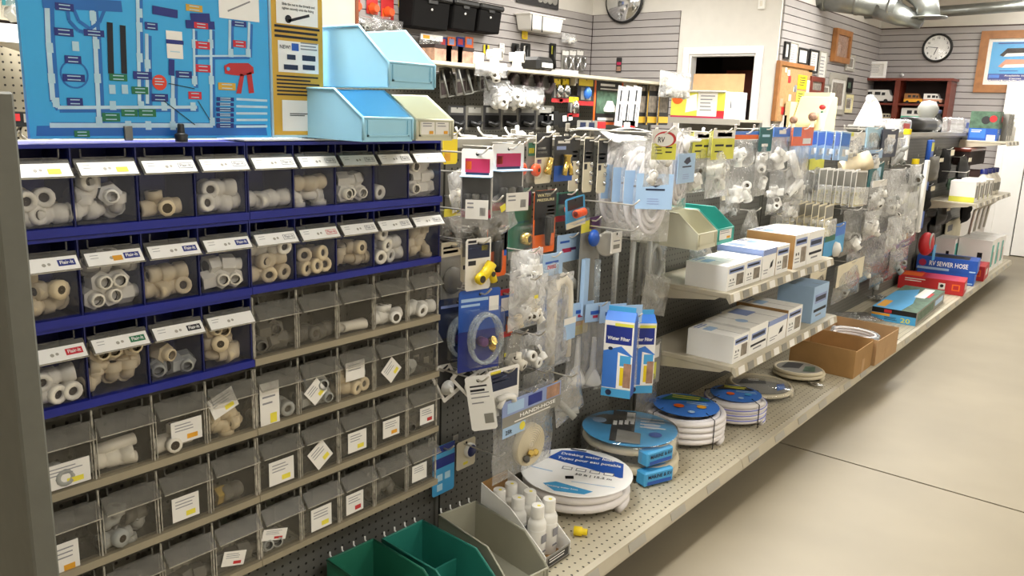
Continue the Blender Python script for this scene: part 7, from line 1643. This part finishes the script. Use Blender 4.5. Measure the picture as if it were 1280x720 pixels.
# certificate on the cabinet, framed poster
def picture_y(label, R, frame, fw, y, draw, matm='paper'):
    xc, zt, w, h = R
    t = thing('picture_frame', label, 'picture frame', (xc, y, zt - h)); fb = MB()
    for a0, a1, z0q, z1q in ((-w / 2, w / 2, 0, fw), (-w / 2, w / 2, h - fw, h), (-w / 2, -w / 2 + fw, fw, h - fw), (w / 2 - fw, w / 2, fw, h - fw)): fb.box(a0, a1, -.03, 0, z0q, z1q, frame)
    fb.build('frame', t)
    p_ = MB().box(-w / 2 + fw, w / 2 - fw, -.012, 0, fw, h - fw, matm); draw(p_, FY(-.012, -w / 2 + fw, fw), w - 2 * fw, h - 2 * fw); p_.build('picture', t)
    MB().box(-w / 2 + fw, w / 2 - fw, -.017, -.016, fw, h - fw, 'glass').build('glass_pane', t)
R_ = (-1.463, 2.257, 0.289, 0.205)
picture_y('white-framed certificate standing on the dark red cabinet', (R_[0], zt_ + .031 + R_[3], R_[2], R_[3]), 'white', .03, 11.06, lambda p_, F_, w, h: p_.lines(F_, w * .2, h * .2, w * .8, h * .85, 5, 'ink_grey', .25))
def rvposter(p_, F_, w, h):
    p_.rect(F_, w * .08, h * .07, w * .92, h * .93, 'sky', .0008).rect(F_, w * .08, h * .07, w * .92, h * .24, 'poster_navy', .0012).rect(F_, w * .08, h * .07, w * .92, h * .11, 'paper', .0016)
    for k, (v, m) in enumerate(((.64, 'room_dark'), (.40, 'skin_tone'))):
        p_.poly(F_, [(w * .26, h * v), (w * .40, h * (v + .15)), (w * .78, h * (v + .15)), (w * .84, h * (v + .05)), (w * .80, h * (v - .02)), (w * .34, h * (v - .03))], m, .0016).poly(F_, [(w * .34, h * (v - .03)), (w * .8, h * (v - .02)), (w * .84, h * (v + .05)), (w * .4, h * (v + .04))], 'paper', .0020)
    p_.rect(F_, w * .1, h * .15, w * .32, h * .22, 'blue_mid', .0018); p_.text(F_, 'CANVAS REPLACEMENTS', w * .10, h * .08, h * .05, 'poster_navy', .003, width=w * .8).text(F_, 'Available in', w * .42, h * .185, h * .045, 'paper', .003, width=w * .4).text(F_, 'Canvas', w * .52, h * .125, h * .045, 'paper', .003, width=w * .25); p_.lines(F_, w * .2, h * .86, w * .8, h * .91, 1, 'poster_navy', .5, .1, .002); p_.lines(F_, w * .3, h * .28, w * .7, h * .31, 1, 'poster_navy', .5, .1, .002)
picture_y('large oak-framed blue poster of two camper vans', (-0.018, 2.61, 0.684, 0.706), 'wood_oak', .09, yk + .006, rvposter)
kn = thing('cup_hook', 'tiny white knob on the slats above the cabinet', 'hook', ((-1.181, 11.278, 2.104)[0], yk + .0, (-1.181, 11.278, 2.104)[2]), (PI / 2, 0, 0))
MB().lathe([(.02, 0), (.022, .02), (.012, .03)], 'white', 10).build('knob', kn); MB().lathe([(.006, .03), (.004, .05)], 'chrome', 8).build('stem', kn)
# counter with register behind the gondola
ct = thing('service_counter', 'service counter behind the gondola below the picture wall', 'counter', (0, 0, 0))
MB().box(-1.42, -.65, 8.15, 9.3, 0, 1.10, 'wood_oak').build('counter_base', ct); MB().box(-1.46, -.6, 8.1, 9.35, 1.10, 1.14, 'paper_cream').build('counter_top', ct, bevel=.006)
r0, r1 = (-1.399, 8.3, 1.506), (-1.079, 8.3, 1.517); zt_ = (-1.264, 8.3, 1.746)[2]
rg = thing('cash_register', 'beige cash register with stacked papers on the counter', 'register', (0, 0, 1.14))
hh = zt_ - 1.14
MB().prism([(8.25, 0), (8.6, 0), (8.6, hh), (8.42, hh), (8.25, hh * .55)], r0[0], r1[0], 'x', 'pale_yellow').build('case', rg, bevel=.01)
MB().box(r0[0] - .06, r0[0] - .01, 8.2, 8.5, 0, hh * .9, 'pale_yellow').build('paper_stack', rg); MB().box(r0[0] + .03, r1[0] - .03, 8.44, 8.58, hh, hh + .04, 'paper_cream').build('top_tray', rg)
c_ = (-1.091, 8.2, 1.639); t = thing('red_ball', 'red flower-like ball beside the cash register', 'ornament', c_)
MB().ball((0, 0, 0), .032, 'red', 12, None, (1, 1, .8)).build('red_head', t); MB().tube([(0, 0, -.035), (.0, .0, -.06)], .012, 'green_card', 6).build('stem', t); MB().tube([(0, .0, 1.141 - c_[2]), (0, .0, -.055)], .04, 'pale_yellow', 10).build('vase', t)
for k, (p_, lab, m, s_) in enumerate((((-1.146, 8.12, 1.544), 'pink round ornament in front of the cash register', 'photo_warm', .045), ((-1.332, 8.12, 1.507), 'tan round ornament left of the cash register', 'photo_warm', .04))):
    t = thing('round_ornament', lab, 'ornament', (p_[0], p_[1], 1.141)); hh = p_[2] - 1.141
    MB().ball((0, 0, hh), s_, m, 14).build('ball', t); MB().lathe([(.06, 0), (.02, .02), (.02, hh - s_ * .8)], 'paper_cream', 12).build('stand', t)
t = thing('card_holder', 'small white card standing at the counter edge by the cork board', 'card', ((-1.484, 8.2, 1.502)[0], 8.2, 1.141)); MB().box(-.05, .05, 0, .006, 0, (-1.49, 8.2, 1.55)[2] - 1.141, 'white').build('card', t); MB().box(-.06, .06, -.02, .03, 0, .01, 'white').build('base', t)
